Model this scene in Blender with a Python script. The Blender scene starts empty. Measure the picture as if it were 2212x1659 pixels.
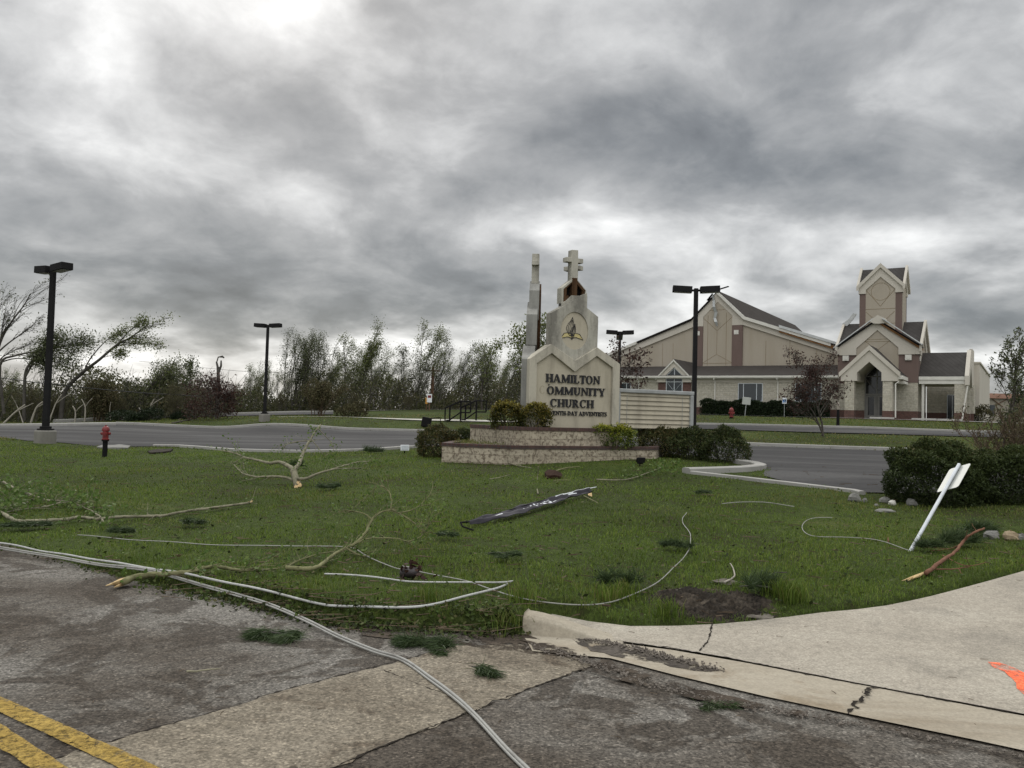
import bpy, math, random
import numpy as np
from mathutils import Matrix, Vector
D = bpy.data; SC = bpy.context.scene; COL = SC.collection
rad = math.radians
# ------------------------------------------------------------------ camera
F, CX, CY, EYE = 1789., 1106., 829.5, 1.6      # the photograph seen at 2212 x 1659
_t, _r = math.atan(67.5/F), .027
CF = np.array([0, math.cos(_t), math.sin(_t)]); _R0 = np.array([1., 0, 0]); _U0 = np.array([0, -math.sin(_t), math.cos(_t)])
CR = _R0*math.cos(_r)+_U0*math.sin(_r); CU = _U0*math.cos(_r)-_R0*math.sin(_r); CC = np.array([0, 0, EYE])
cam = D.cameras.new('camera'); co = D.objects.new('camera', cam); COL.objects.link(co); SC.camera = co
cam.sensor_width = 36; cam.lens = 36*F/2212; cam.clip_start = .05; cam.clip_end = 3000
co.matrix_world = Matrix(((CR[0], CU[0], -CF[0], 0), (CR[1], CU[1], -CF[1], 0), (CR[2], CU[2], -CF[2], EYE), (0, 0, 0, 1)))
def ray(x, y): return CF+CR*((x-CX)/F)+CU*((CY-y)/F)
def P(x, y, d): return CC+ray(x, y)*d
def pz(x, y, z=0.):
    r = ray(x, y); return CC+r*((z-EYE)/r[2])
# ------------------------------------------------------------------ light
SC.view_settings.view_transform = 'Standard'; SC.view_settings.look = 'None'; SC.view_settings.gamma = 1
SC.view_settings.use_curve_mapping = False; SC.view_settings.exposure = 0.42
SUN_EL, SUN_AZ = 34., -17.
sl = D.lights.new('sun', 'SUN'); so = D.objects.new('sun', sl); COL.objects.link(so)
sl.energy = .75; sl.angle = rad(24); sl.color = (1, .96, .9)
_sd = Vector((math.sin(rad(SUN_AZ))*math.cos(rad(SUN_EL)), math.cos(rad(SUN_AZ))*math.cos(rad(SUN_EL)), math.sin(rad(SUN_EL))))
so.rotation_euler = _sd.to_track_quat('Z', 'Y').to_euler(); so.location = (0, 0, 60)
class NT:
    def __init__(s, t): s.t = t; s.n = t.nodes; s.l = t.links
    def set(s, sock, v):
        if v is None: return
        if hasattr(v, 'links'): s.l.new(v, sock)
        else: sock.default_value = v
    def math(s, op, a, b=None, c=None, clamp=False):
        n = s.n.new('ShaderNodeMath'); n.operation = op; n.use_clamp = clamp
        for i, v in enumerate((a, b, c)): s.set(n.inputs[i], v)
        return n.outputs[0]
    def vmath(s, op, a, b=None):
        n = s.n.new('ShaderNodeVectorMath'); n.operation = op
        s.set(n.inputs[0], a); s.set(n.inputs[1], b)
        return n.outputs['Value'] if op in ('DOT_PRODUCT', 'LENGTH') else n.outputs[0]
    def xyz(s, v):
        n = s.n.new('ShaderNodeSeparateXYZ'); s.set(n.inputs[0], v); return n.outputs
    def comb(s, x, y, z=0.):
        n = s.n.new('ShaderNodeCombineXYZ'); s.set(n.inputs[0], x); s.set(n.inputs[1], y); s.set(n.inputs[2], z); return n.outputs[0]
    def noise(s, v, scale, detail=4., rough=.55, dist=0., out=0):
        n = s.n.new('ShaderNodeTexNoise'); s.set(n.inputs['Vector'], v); n.inputs['Scale'].default_value = scale
        n.inputs['Detail'].default_value = detail; n.inputs['Roughness'].default_value = rough; n.inputs['Distortion'].default_value = dist
        return n.outputs[out]
    def ramp(s, f, stops, interp='LINEAR'):
        n = s.n.new('ShaderNodeValToRGB'); s.set(n.inputs[0], f); e = n.color_ramp; e.interpolation = interp
        while len(e.elements) < len(stops): e.elements.new(.5)
        for el, (p, c) in zip(e.elements, stops):
            el.position = p; el.color = tuple(c)+(1,) if hasattr(c, '__len__') else (c, c, c, 1)
        return n.outputs[0]
    def mix(s, f, a, b, mode='MIX'):
        n = s.n.new('ShaderNodeMix'); n.data_type = 'RGBA'; n.blend_type = mode; n.clamp_factor = True
        s.set(n.inputs[0], f)
        for k, v in ((6, a), (7, b)):
            if not hasattr(v, 'links') and len(v) == 3: v = tuple(v)+(1,)
            s.set(n.inputs[k], v)
        return n.outputs[2]
    def obj(s): return s.n.new('ShaderNodeTexCoord').outputs['Object']
    def map(s, v, sc=(1, 1, 1), rot=(0, 0, 0), loc=(0, 0, 0)):
        n = s.n.new('ShaderNodeMapping'); s.set(n.inputs[0], v); n.inputs['Scale'].default_value = sc
        n.inputs['Rotation'].default_value = rot; n.inputs['Location'].default_value = loc; return n.outputs[0]
W = D.worlds.new('World'); SC.world = W; W.use_nodes = True; wt = NT(W.node_tree); wt.n.clear()
_sky = wt.n.new('ShaderNodeTexSky'); _sky.sky_type = 'NISHITA'; _sky.sun_disc = False
_sky.sun_elevation = rad(SUN_EL); _sky.sun_rotation = rad(SUN_AZ)
_dir = wt.n.new('ShaderNodeTexCoord').outputs['Generated']
_d = wt.xyz(_dir)
_zc = wt.math('MAXIMUM', _d[2], 0.)
_den = wt.math('ADD', _zc, .24)
_pl = wt.comb(wt.math('DIVIDE', _d[0], _den), wt.math('DIVIDE', _d[1], _den), 0.)
_wn = wt.noise(_pl, 1.6, 5, .55, 0., 1)
_wv = wt.vmath('SUBTRACT', _wn, (.5, .5, .5))
_w = wt.xyz(_wv)
_az = wt.math('ADD', wt.math('ARCTAN2', _d[0], _d[1]), wt.math('MULTIPLY', _w[0], .42))
_el = wt.math('ADD', wt.math('ARCSINE', _d[2]), wt.math('MULTIPLY', _w[1], .20))
# the big light and dark cloud masses: place in the sky (as seen), half sizes, strength
BLOBS = [(545, 0, 190, 55, .24), (520, 110, 360, 110, .20), (110, 130, 200, 60, .02), (130, 290, 220, 50, .12), (250, 400, 260, 50, -.08), (1450, 260, 420, 110, -.24), (1950, 330, 300, 60, -.06), (930, 130, 160, 130, -.10), (1950, 110, 500, 80, .06),
         (840, 555, 330, 70, -.24), (230, 555, 380, 50, -.10), (560, 640, 420, 40, -.20), (1230, 500, 260, 60, .16), (1700, 520, 380, 50, .16), (1560, 590, 120, 40, -.06),
         (2080, 640, 260, 40, -.20), (1420, 670, 170, 60, .22), (640, 742, 210, 30, .28), (60, 800, 330, 34, .30), (2020, 745, 330, 45, .22), (480, 790, 200, 40, .25), (1700, 640, 200, 70, .12), (1000, 760, 250, 40, .15),
         (1020, 660, 160, 40, -.10), (2150, 480, 200, 60, .14), (420, 330, 300, 60, .06), (1100, 820, 200, 40, .1), (330, 700, 200, 24, -.08)]
_sum = None
for (bx, by, sx, sy, amp) in BLOBS:
    r = ray(bx, by); r = r/np.linalg.norm(r)
    a0, e0 = math.atan2(r[0], r[1]), math.asin(r[2])
    da = wt.math('MULTIPLY', wt.math('SUBTRACT', _az, a0), F/sx); de = wt.math('MULTIPLY', wt.math('SUBTRACT', _el, e0), F/sy)
    q = wt.math('ADD', wt.math('MULTIPLY', da, da), wt.math('MULTIPLY', de, de))
    g = wt.math('MULTIPLY', wt.math('EXPONENT', wt.math('MULTIPLY', q, -.7)), amp)
    _sum = g if _sum is None else wt.math('ADD', _sum, g)
_n1 = wt.noise(wt.map(_pl, (1.2, 1.2, 1), (0, 0, rad(20))), 1.5, 4, .5, .2)
_den2 = wt.math('ADD', _zc, .36)
_pl2 = wt.comb(wt.math('DIVIDE', _d[0], _den2), wt.math('DIVIDE', _d[1], _den2), 0.)
_n2 = wt.noise(wt.map(_pl2, (1, 1.05, 1), (0, 0, rad(-15)), (3, 7, 0)), 3.4, 8, .56, .35)
_n3 = wt.noise(wt.map(_pl2, (1.05, 1, 1), (0, 0, rad(35)), (8, 2, 0)), 10., 7, .6, .4)
_b = wt.math('ADD', .525, wt.math('MULTIPLY', wt.math('SUBTRACT', _n1, .5), .55))
_b = wt.math('ADD', _b, wt.math('MULTIPLY', wt.math('SUBTRACT', _n2, .5), 1.0))
_b = wt.math('ADD', _b, wt.math('MULTIPLY', wt.math('SUBTRACT', _n3, .5), .30))
_b = wt.math('ADD', _b, _sum)
_cl = wt.ramp(_b, [(0., (.088, .093, .099)), (.25, (.168, .176, .185)), (.5, (.31, .314, .32)), (.75, (.55, .552, .556)), (1., (.88, .88, .88))])
_hi = wt.math('MULTIPLY_ADD', wt.math('SMOOTH_MIN', wt.math('MAXIMUM', wt.math('SUBTRACT', _d[2], .44), 0.), .35, .1), 6.0, 1.0)   # the thin bright cloud overhead, out of view and brightened to light the scene
_back = wt.math('MULTIPLY_ADD', wt.math('MAXIMUM', wt.math('MULTIPLY', _d[1], -1.), 0.), 1.1, 1.)      # unseen sky behind the viewer, brightened to fill the front faces
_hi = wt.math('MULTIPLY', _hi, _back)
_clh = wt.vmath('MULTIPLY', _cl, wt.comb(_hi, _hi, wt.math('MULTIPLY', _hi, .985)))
_sk = wt.vmath('MULTIPLY', _sky.outputs[0], (.1, .1, .1))
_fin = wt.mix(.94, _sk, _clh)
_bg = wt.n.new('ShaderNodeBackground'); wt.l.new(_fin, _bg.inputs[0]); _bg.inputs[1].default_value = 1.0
_wo = wt.n.new('ShaderNodeOutputWorld'); wt.l.new(_bg.outputs[0], _wo.inputs[0])
# ------------------------------------------------------------------ helpers
def tag(o, label=None, cat=None, group=None, kind=None):
    if label: o['label'] = label
    if cat: o['category'] = cat
    if group: o['group'] = group
    if kind: o['kind'] = kind
    return o
def empty(name, loc, label, cat, group=None, rz=0.):
    o = D.objects.new(name, None); COL.objects.link(o); o.location = tuple(loc); o.rotation_euler = (0, 0, rz); o.empty_display_size = .2
    return tag(o, label, cat, group)
def copy_tree(o, parent=None):
    c = o.copy(); COL.objects.link(c)
    if parent is not None: c.parent = parent
    for ch in [x for x in o.children]: copy_tree(ch, c)
    return c
class MB:
    """collects shapes, then links them as one mesh object"""
    def __init__(s): s.v = []; s.f = []; s.m = []; s.k = 0
    def add(s, vs, fs, mi=0):
        b = len(s.v); s.v += [tuple(map(float, p)) for p in vs]
        for f in fs: s.f.append(tuple(b+i for i in f)); s.m.append(mi)
        return s
    def box(s, x0, x1, y0, y1, z0, z1, mi=0, M=None):
        vs = [(x, y, z) for z in (z0, z1) for y in (y0, y1) for x in (x0, x1)]
        if M is not None: vs = [tuple(M @ Vector(p)) for p in vs]
        return s.add(vs, [(0, 2, 3, 1), (4, 5, 7, 6), (0, 1, 5, 4), (2, 6, 7, 3), (0, 4, 6, 2), (1, 3, 7, 5)], mi)
    def prism(s, poly, y0, y1, mi=0, ax='xz'):
        """polygon in (x,z) pushed along y; ax 'yz': polygon in (y,z) along x; 'xy': along z"""
        n = len(poly)
        if ax == 'xz': g = lambda p, t: (p[0], t, p[1])
        elif ax == 'yz': g = lambda p, t: (t, p[0], p[1])
        else: g = lambda p, t: (p[0], p[1], t)
        vs = [g(p, y0) for p in poly]+[g(p, y1) for p in poly]
        fs = [tuple(range(n)), tuple(range(2*n-1, n-1, -1))]+[(i, i+n, (i+1) % n+n, (i+1) % n) for i in range(n)]
        return s.add(vs, fs, mi)
    def ring(s, outer, inner, y0, y1, mi=0, ax='xz', closed=True):
        """a frame between two polylines with the same number of points"""
        n = len(outer)
        if ax == 'xz': g = lambda p, t: (p[0], t, p[1])
        elif ax == 'yz': g = lambda p, t: (t, p[0], p[1])
        else: g = lambda p, t: (p[0], p[1], t)
        vs = [g(p, y0) for p in outer]+[g(p, y0) for p in inner]+[g(p, y1) for p in outer]+[g(p, y1) for p in inner]
        fs = []
        for i in range(n if closed else n-1):
            j = (i+1) % n
            fs += [(i, j, n+j, n+i), (2*n+i, 3*n+i, 3*n+j, 2*n+j), (i, 2*n+i, 2*n+j, j), (n+i, n+j, 3*n+j, 3*n+i)]
        if not closed: fs += [(0, n, 3*n, 2*n), (n-1, 3*n-1, 4*n-1, 2*n-1)]
        return s.add(vs, fs, mi)
    def tube(s, pts, rs, n=6, mi=0, cap=True):
        pts = [np.asarray(p, float) for p in pts]; m = len(pts)
        if not hasattr(rs, '__len__'): rs = [rs]*m
        vs = []; prev = None
        for i in range(m):
            t = pts[min(i+1, m-1)]-pts[max(i-1, 0)]; L = np.linalg.norm(t); t = t/L if L > 1e-9 else np.array([0, 0, 1.])
            if prev is None:
                a = np.array([0, 0, 1.]) if abs(t[2]) < .9 else np.array([1., 0, 0]); e1 = np.cross(t, a)
            else: e1 = prev-t*(prev@t)
            e1 /= (np.linalg.norm(e1)+1e-12); e2 = np.cross(t, e1); prev = e1
            for k in range(n):
                c = 2*math.pi*k/n; vs.append(pts[i]+(e1*math.cos(c)+e2*math.sin(c))*rs[i])
        fs = [(i*n+k, i*n+(k+1) % n, (i+1)*n+(k+1) % n, (i+1)*n+k) for i in range(m-1) for k in range(n)]
        if cap: fs += [tuple(range(n-1, -1, -1)), tuple((m-1)*n+k for k in range(n))]
        return s.add(vs, fs, mi)
    def lathe(s, prof, n=16, c=(0, 0, 0), mi=0, M=None):
        vs = []
        for r, z in prof:
            for k in range(n):
                a = 2*math.pi*k/n; p = Vector((r*math.cos(a), r*math.sin(a), z))
                if M is not None: p = M @ p
                vs.append((p[0]+c[0], p[1]+c[1], p[2]+c[2]))
        m = len(prof)
        fs = [(i*n+k, i*n+(k+1) % n, (i+1)*n+(k+1) % n, (i+1)*n+k) for i in range(m-1) for k in range(n)]
        fs += [tuple(range(n-1, -1, -1)), tuple((m-1)*n+k for k in range(n))]
        return s.add(vs, fs, mi)
    def build(s, name, mats, parent=None, bevel=0., smooth=False, **kw):
        me = D.meshes.new(name); me.from_pydata(s.v, [], s.f); me.update()
        if not isinstance(mats, (list, tuple)): mats = [mats]
        for m in mats: me.materials.append(m)
        if len(mats) > 1: me.polygons.foreach_set('material_index', s.m)
        if smooth: me.polygons.foreach_set('use_smooth', [True]*len(me.polygons))
        o = D.objects.new(name, me); COL.objects.link(o)
        if parent is not None: o.parent = parent
        if bevel: b = o.modifiers.new('bevel', 'BEVEL'); b.width = bevel; b.segments = 2; b.limit_method = 'ANGLE'
        return tag(o, **kw)
def mesh_np(name, V, Q, mat, parent=None, var=None, smooth=False, **kw):
    V = np.asarray(V, np.float32); Q = np.asarray(Q, np.int32); k = Q.shape[1]
    me = D.meshes.new(name); me.vertices.add(len(V)); me.vertices.foreach_set('co', V.ravel())
    me.loops.add(Q.size); me.loops.foreach_set('vertex_index', Q.ravel())
    me.polygons.add(len(Q)); me.polygons.foreach_set('loop_start', np.arange(0, Q.size, k, dtype=np.int32))
    me.update(calc_edges=True); me.validate()
    me.materials.append(mat)
    if var is not None:
        a = me.attributes.new('var', 'FLOAT', 'POINT'); a.data.foreach_set('value', np.asarray(var, np.float32))
    if smooth: me.polygons.foreach_set('use_smooth', np.ones(len(Q), bool))
    o = D.objects.new(name, me); COL.objects.link(o)
    if parent is not None: o.parent = parent
    return tag(o, **kw)
def merge_np(items):
    """[(V, Q, var)] -> one"""
    Vs, Qs, vs = [], [], []; b = 0
    for V, Q, va in items:
        Vs.append(V); Qs.append(Q+b); vs.append(va); b += len(V)
    return np.concatenate(Vs), np.concatenate(Qs), np.concatenate(vs)
def unit(a): return a/(np.linalg.norm(a, axis=-1, keepdims=True)+1e-9)
def leaf_quads(pos, size, rng, aspect=.55, droop=0., flat=0.):
    """one kite-shaped leaf per position"""
    n = len(pos); ax = rng.normal(size=(n, 3)); ax[:, 2] = ax[:, 2]*(1-flat)-droop; ax = unit(ax)
    sd = unit(np.cross(ax, rng.normal(size=(n, 3)))); s = (size*rng.uniform(.6, 1.35, n))[:, None]
    V = np.stack([pos, pos+ax*s*.55+sd*s*aspect*.5, pos+ax*s, pos+ax*s*.55-sd*s*aspect*.5], 1).reshape(-1, 3)
    return V, np.arange(4*n).reshape(n, 4), np.repeat(rng.random(n), 4)
# ------------------------------------------------------------------ materials
def mat(name):
    m = D.materials.new(name); m.use_nodes = True; t = NT(m.node_tree); b = t.n['Principled BSDF']; return m, t, b
def bump(t, b, h, strength=.3, dist=.01):
    n = t.n.new('ShaderNodeBump'); n.inputs['Strength'].default_value = strength; n.inputs['Distance'].default_value = dist
    t.l.new(h, n.inputs['Height']); t.l.new(n.outputs[0], b.inputs['Normal'])
def simple(name, col, rough=.7, var=.25, scale=3., metal=0., bmp=0., streak=False):
    m, t, b = mat(name); c = t.obj()
    v = t.map(c, (1, 1, .18)) if streak else c
    n = t.noise(v, scale, 6, .6); n2 = t.noise(c, scale*9, 4, .6)
    f = t.math('ADD', t.math('MULTIPLY', n, .7), t.math('MULTIPLY', n2, .3))
    lo = tuple(x*(1-var) for x in col); hi = tuple(min(1, x*(1+var)) for x in col)
    t.l.new(t.ramp(f, [(.3, lo), (.7, hi)]), b.inputs['Base Color']); b.inputs['Roughness'].default_value = rough; b.inputs['Metallic'].default_value = metal
    if rough >= .8: b.inputs['Specular IOR Level'].default_value = .12
    if bmp: bump(t, b, n2, bmp, .01)
    return m
def stained(name, col, stain, amount=.45, scale=1.6, rough=.85, lo=.5, hi=.72, streak=.25, fine=14.):
    """painted or rendered wall with weathering stains running down"""
    m, t, b = mat(name); c = t.obj()
    n = t.noise(t.map(c, (1, 1, streak)), scale, 7, .62, .2); n2 = t.noise(c, fine, 5, .6)
    f = t.math('ADD', t.math('MULTIPLY', n, .8), t.math('MULTIPLY', n2, .2))
    base = t.mix(n2, tuple(x*.88 for x in col), tuple(min(1, x*1.08) for x in col))
    f2 = t.math('MULTIPLY', t.ramp(f, [(lo, 0.), (hi, 1.)]), amount)
    t.l.new(t.mix(f2, base, stain), b.inputs['Base Color']); b.inputs['Roughness'].default_value = rough; b.inputs['Specular IOR Level'].default_value = .2
    bump(t, b, n2, .12, .01); return m
def foliage(name, cols, rough=.6, trans=.25, sc=.6, dead=None):
    """leaf colour varies leaf by leaf and clump by clump"""
    m, t, b = mat(name); a = t.n.new('ShaderNodeAttribute'); a.attribute_name = 'var'
    n = t.noise(t.obj(), sc, 3, .6)
    f = t.math('ADD', t.math('MULTIPLY', a.outputs['Fac'], .6), t.math('MULTIPLY', n, .4))
    k = len(cols); col = t.ramp(f, [(.15+.7*i/(k-1), c) for i, c in enumerate(cols)])
    if dead:
        o_ = t.obj(); dn = t.math('ADD', t.math('MULTIPLY', t.noise(o_, dead[1], 5, .62, .5), .75), t.math('MULTIPLY', a.outputs['Fac'], .25))
        col = t.mix(t.math('MULTIPLY', t.ramp(dn, [(dead[2], 0.), (dead[2]+.10, 1.)]), dead[3]), col, dead[0])
        dn2 = t.noise(t.map(o_, (1, 1, 1), (0, 0, 0), (5, 3, 0)), dead[1]*2.3, 5, .6, .6); col = t.mix(t.math('MULTIPLY', t.ramp(dn2, [(.52, 0.), (.64, 1.)]), .5), col, dead[4])
    t.l.new(col, b.inputs['Base Color']); b.inputs['Roughness'].default_value = rough; b.inputs['Specular IOR Level'].default_value = .15
    if trans:
        tr = t.n.new('ShaderNodeBsdfTranslucent'); t.l.new(col, tr.inputs[0]); mx = t.n.new('ShaderNodeMixShader'); mx.inputs[0].default_value = trans
        t.l.new(b.outputs[0], mx.inputs[1]); t.l.new(tr.outputs[0], mx.inputs[2]); t.l.new(mx.outputs[0], t.n['Material Output'].inputs[0])
    return m
def brickmat(name, c1, c2, mortar, bw, bh, ms=.02, bmp=.5, off=.5, mott=None):
    m, t, b = mat(name); c = t.obj(); x = t.xyz(c)
    v = t.comb(t.math('ADD', x[0], x[1]), x[2])
    n = t.n.new('ShaderNodeTexBrick'); t.l.new(v, n.inputs['Vector']); n.inputs['Scale'].default_value = 1; n.offset = off
    n.inputs['Brick Width'].default_value = bw; n.inputs['Row Height'].default_value = bh; n.inputs['Mortar Size'].default_value = ms*bh
    n.inputs['Color1'].default_value = c1+(1,); n.inputs['Color2'].default_value = c2+(1,); n.inputs['Mortar'].default_value = mortar+(1,)
    nz = t.noise(c, 6, 6, .65); n2 = t.noise(c, 22, 5, .65)
    col = t.mix(1., n.outputs['Color'], t.ramp(nz, [(.3, .72), (.7, 1.18)]), 'MULTIPLY')
    if mott: col = t.mix(t.math('MULTIPLY', t.ramp(t.noise(c, mott[2], 6, .68), [(mott[3], 0.), (mott[3]+.09, 1.)]), mott[1]), col, mott[0])
    t.l.new(col, b.inputs['Base Color']); b.inputs['Roughness'].default_value = .9
    bump(t, b, t.math('ADD', t.math('MULTIPLY', n.outputs['Fac'], -1.), t.math('MULTIPLY', n2, .9)), bmp, .02); return m
M = {}
M['concrete'] = stained('weathered concrete', (.46, .44, .39), (.17, .155, .13), .55, 1.3, .9, .45, .7, .5, 20)
M['footing'] = stained('lamp footing concrete', (.22, .21, .185), (.10, .092, .08), .6, 2., .9, .45, .7, .6, 20)
M['kerb'] = stained('kerb concrete', (.34, .33, .305), (.2, .19, .17), .5, 1.5, .9, .48, .7, 1., 20)
M['sign_board'] = stained('sign cream render', (.46, .415, .32), (.22, .195, .15), .6, 2.2, .85, .47, .66, .2)
M['sign_frame'] = stained('sign pale render', (.48, .445, .36), (.16, .148, .125), .8, 2.4, .85, .47, .66, .22)
M['sign_grey'] = stained('sign weathered render', (.44, .42, .355), (.13, .122, .105), .8, 2.2, .85, .43, .62, .22)
M['letters'] = simple('black lettering', (.012, .012, .014), .5, .3, 4)
M['gold'] = simple('gold emblem fill', (.52, .44, .20), .6, .15, 4)
M['timber'] = simple('rotten timber', (.075, .042, .022), .9, .6, 7, 0, .4, True)
M['dark'] = simple('dark void', (.012, .010, .009), .9, .3)  # near-black; torn roof edge, and painted shade inside steeple and hedge
M['splitblock'] = brickmat('split face block', (.44, .385, .29), (.39, .335, .25), (.29, .245, .18), .81, .203, .05, .6, .5, ((.095, .068, .045), .75, 13., .49))
M['capbrick'] = brickmat('brick coping', (.10, .048, .038), (.06, .03, .026), (.06, .048, .042), .075, .4, .03, .5, 0.)
M['metal_grey'] = stained('galvanised frame', (.36, .37, .36), (.16, .16, .155), .6, 3, .55, .45, .7, .6)
M['pole'] = simple('bronze pole paint', (.016, .0155, .0155), .82, .3, 2)
M['lens'] = simple('lamp lens', (.22, .22, .2), .3, .15)
M['red'] = simple('hydrant red', (.17, .014, .013), .45, .35, 5)
M['blackpaint'] = simple('black paint', (.011, .0105, .011), .82, .3, 4)
M['white'] = simple('white metal', (.72, .74, .76), .45, .1, 3)
M['galv'] = simple('galvanised post', (.55, .58, .6), .4, .15, 6, .3)
M['signback'] = simple('aluminium sheet', (.42, .43, .40), .45, .12, 3, .2)
M['ch_cream'] = stained('church trim render', (.55, .51, .44), (.33, .295, .235), .4, .7, .85, .5, .75, .3, 6)
M['ch_tan'] = stained('church tan render', (.40, .353, .285), (.29, .245, .175), .55, .55, .85, .45, .72, .14, 6)
M['ch_brown'] = stained('church brown render', (.165, .118, .102), (.11, .08, .068), .5, .8, .85, .45, .7, .3, 6)
M['ch_stone'] = brickmat('church pale block', (.52, .485, .40), (.43, .40, .32), (.40, .37, .31), .62, .2, .06, .7, .5, ((.30, .25, .17), .5, 5, .56))
M['ch_brick'] = brickmat('church red brick', (.15, .07, .055), (.10, .052, .043), (.13, .10, .085), .22, .075, .1, .4)
M['trimwhite'] = simple('white trim', (.62, .60, .54), .6, .12, 1.5)
M['glass'] = simple('dark window glass', (.012, .02, .024), .08, .3, .6)
M['glass_door'] = simple('door glass', (.014, .015, .016), .08, .3, 1)
M['alu'] = simple('window frame', (.62, .66, .68), .4, .1)
M['doorframe'] = simple('door frame', (.20, .19, .175), .5, .1)
M['ply'] = simple('exposed sheathing', (.19, .10, .045), .9, .4, 2.5)
M['flash'] = simple('torn flashing', (.5, .51, .5), .4, .2, 2, .4)
def shingle():
    m, t, b = mat('shingle roof'); c = t.obj(); n = t.noise(c, .9, 6, .6); n2 = t.noise(t.map(c, (1, 1, 3)), 9, 5, .7)
    f = t.math('ADD', t.math('MULTIPLY', n, .45), t.math('MULTIPLY', n2, .55))
    t.l.new(t.ramp(f, [(.3, (.040, .035, .031)), (.7, (.074, .066, .060))]), b.inputs['Base Color']); b.inputs['Roughness'].default_value = 1.; b.inputs['Specular IOR Level'].default_value = .1; bump(t, b, n2, .5, .03); return m
M['shingle'] = shingle()
def seam():
    m, t, b = mat('standing seam roof'); c = t.obj(); x = t.xyz(c)
    fr = t.math('FRACT', t.math('MULTIPLY', t.math('ADD', x[0], x[1]), 2.4)); n = t.noise(c, 1.2, 5, .6)
    col = t.ramp(n, [(.3, (.034, .030, .027)), (.7, (.054, .049, .045))])
    t.l.new(t.mix(t.ramp(fr, [(.0, 1.), (.09, 1.), (.12, 0.)]), col, (.026, .023, .021)), b.inputs['Base Color']); b.inputs['Roughness'].default_value = .7; b.inputs['Specular IOR Level'].default_value = .2; return m
M['seam'] = seam()
def paving(name, cols, scale, rough=.9, spk=.35, stretch=(1, 1, 1), rot=0., patch=None, wet=None, fine=90., bm=.5, rg_=(.28, .44), agg=None):
    m, t, b = mat(name); c = t.obj(); v = t.map(c, stretch, (0, 0, rot))
    n = t.noise(v, scale, 8, .62, .4); n2 = t.noise(c, fine, 3, .7); n3 = t.noise(c, fine*.28, 4, .7)
    k = len(cols); col = t.ramp(n, [(rg_[0]+rg_[1]*i/(k-1), x) for i, x in enumerate(cols)])
    if patch: col = t.mix(t.math('MULTIPLY', t.ramp(t.noise(t.map(c, (1, 1, 1), (0, 0, rot), (4, 9, 0)), patch[1], 7, .66, .6), [(patch[2], 0.), (patch[2]+patch[3], 1.)]), patch[4]), col, patch[0])
    sp = t.math('ADD', t.math('MULTIPLY', n2, .6), t.math('MULTIPLY', n3, .4))
    col = t.mix(1., col, t.ramp(sp, [(.38, 1-spk), (.62, 1+spk)]), 'MULTIPLY')
    if agg:
        vo = t.n.new('ShaderNodeTexVoronoi'); t.l.new(c, vo.inputs['Vector']); vo.inputs['Scale'].default_value = agg[0]; g = t.xyz(vo.outputs['Color'])[0]
        col = t.mix(1., col, t.ramp(g, [(0., 1-agg[1]), (.5, 1.), (.85, 1.05), (1., 1+agg[1]*1.6)]), 'MULTIPLY')
    t.l.new(col, b.inputs['Base Color']); b.inputs['Specular IOR Level'].default_value = .15
    if wet: t.l.new(t.ramp(t.noise(v, wet[0], 5, .6), [(wet[1], wet[2]), (wet[1]+.15, rough)]), b.inputs['Roughness'])
    else: b.inputs['Roughness'].default_value = rough
    bump(t, b, sp, bm, .012); return m
M['asphalt'] = paving('worn asphalt', [(.080, .067, .053), (.108, .095, .079), (.145, .133, .115), (.18, .167, .147)], .42, .9, .5, (1, 1.2, 1), rad(-37), ((.05, .040, .030), 1.7, .50, .05, .75), None, 60., 1., (.39, .22), (78., .5))
M['lot'] = paving('parking lot asphalt', [(.028, .027, .027), (.038, .0365, .036), (.068, .066, .064)], .3, .95, .2, (.22, 1.0, 1), rad(-3), None, None, 12., .5, (.38, .22))  # stretched pale streaks put wear and wet reflections into the colour
M['lot'].node_tree.nodes['Principled BSDF'].inputs['Specular IOR Level'].default_value = .25
M['slab'] = paving('driveway concrete', [(.27, .243, .20), (.335, .30, .245), (.375, .34, .28)], .9, .9, .24, (1, 1, 1), 0., ((.17, .155, .13), 1.3, .55, .14, .55), None, 70., .4, (.36, .28), (90., .13))
M['gutter'] = paving('gutter concrete', [(.25, .21, .155), (.335, .295, .23), (.375, .335, .265)], 1.1, .9, .14, (.5, 3.5, 1), rad(-33), ((.19, .14, .085), 1.6, .57, .1, .55), None, 60., .25)
M['patch'] = paving('concrete strip', [(.12, .099, .073), (.18, .154, .116), (.25, .218, .168)], .75, .9, .4, (1, 1, 1), 0., ((.085, .065, .045), 2.6, .54, .1, .75), None, 45., .6, (.33, .32), (85., .36))
M['soil'] = paving('bare soil', [(.011, .009, .007), (.024, .019, .014), (.06, .049, .037)], 4.5, .95, .7, (1, 1, 1), 0., None, None, 30., .9)
M['crack'] = simple('crack filler dirt', (.022, .018, .014), .95, .4, 12)
M['rock'] = simple('pale rock', (.20, .195, .18), .9, .35, 5, 0, .5)
M['mudrock'] = simple('dirty rock', (.13, .115, .095), .9, .5, 5, 0, .6)
M['gravel'] = simple('gravel', (.15, .13, .11), .9, .6, 30)
M['tan'] = simple('tan stone', (.30, .235, .155), .9, .3, 6, 0, .5)
M['clod'] = simple('torn-up soil', (.035, .018, .012), 1., .6, 14, 0, 1.)
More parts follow.
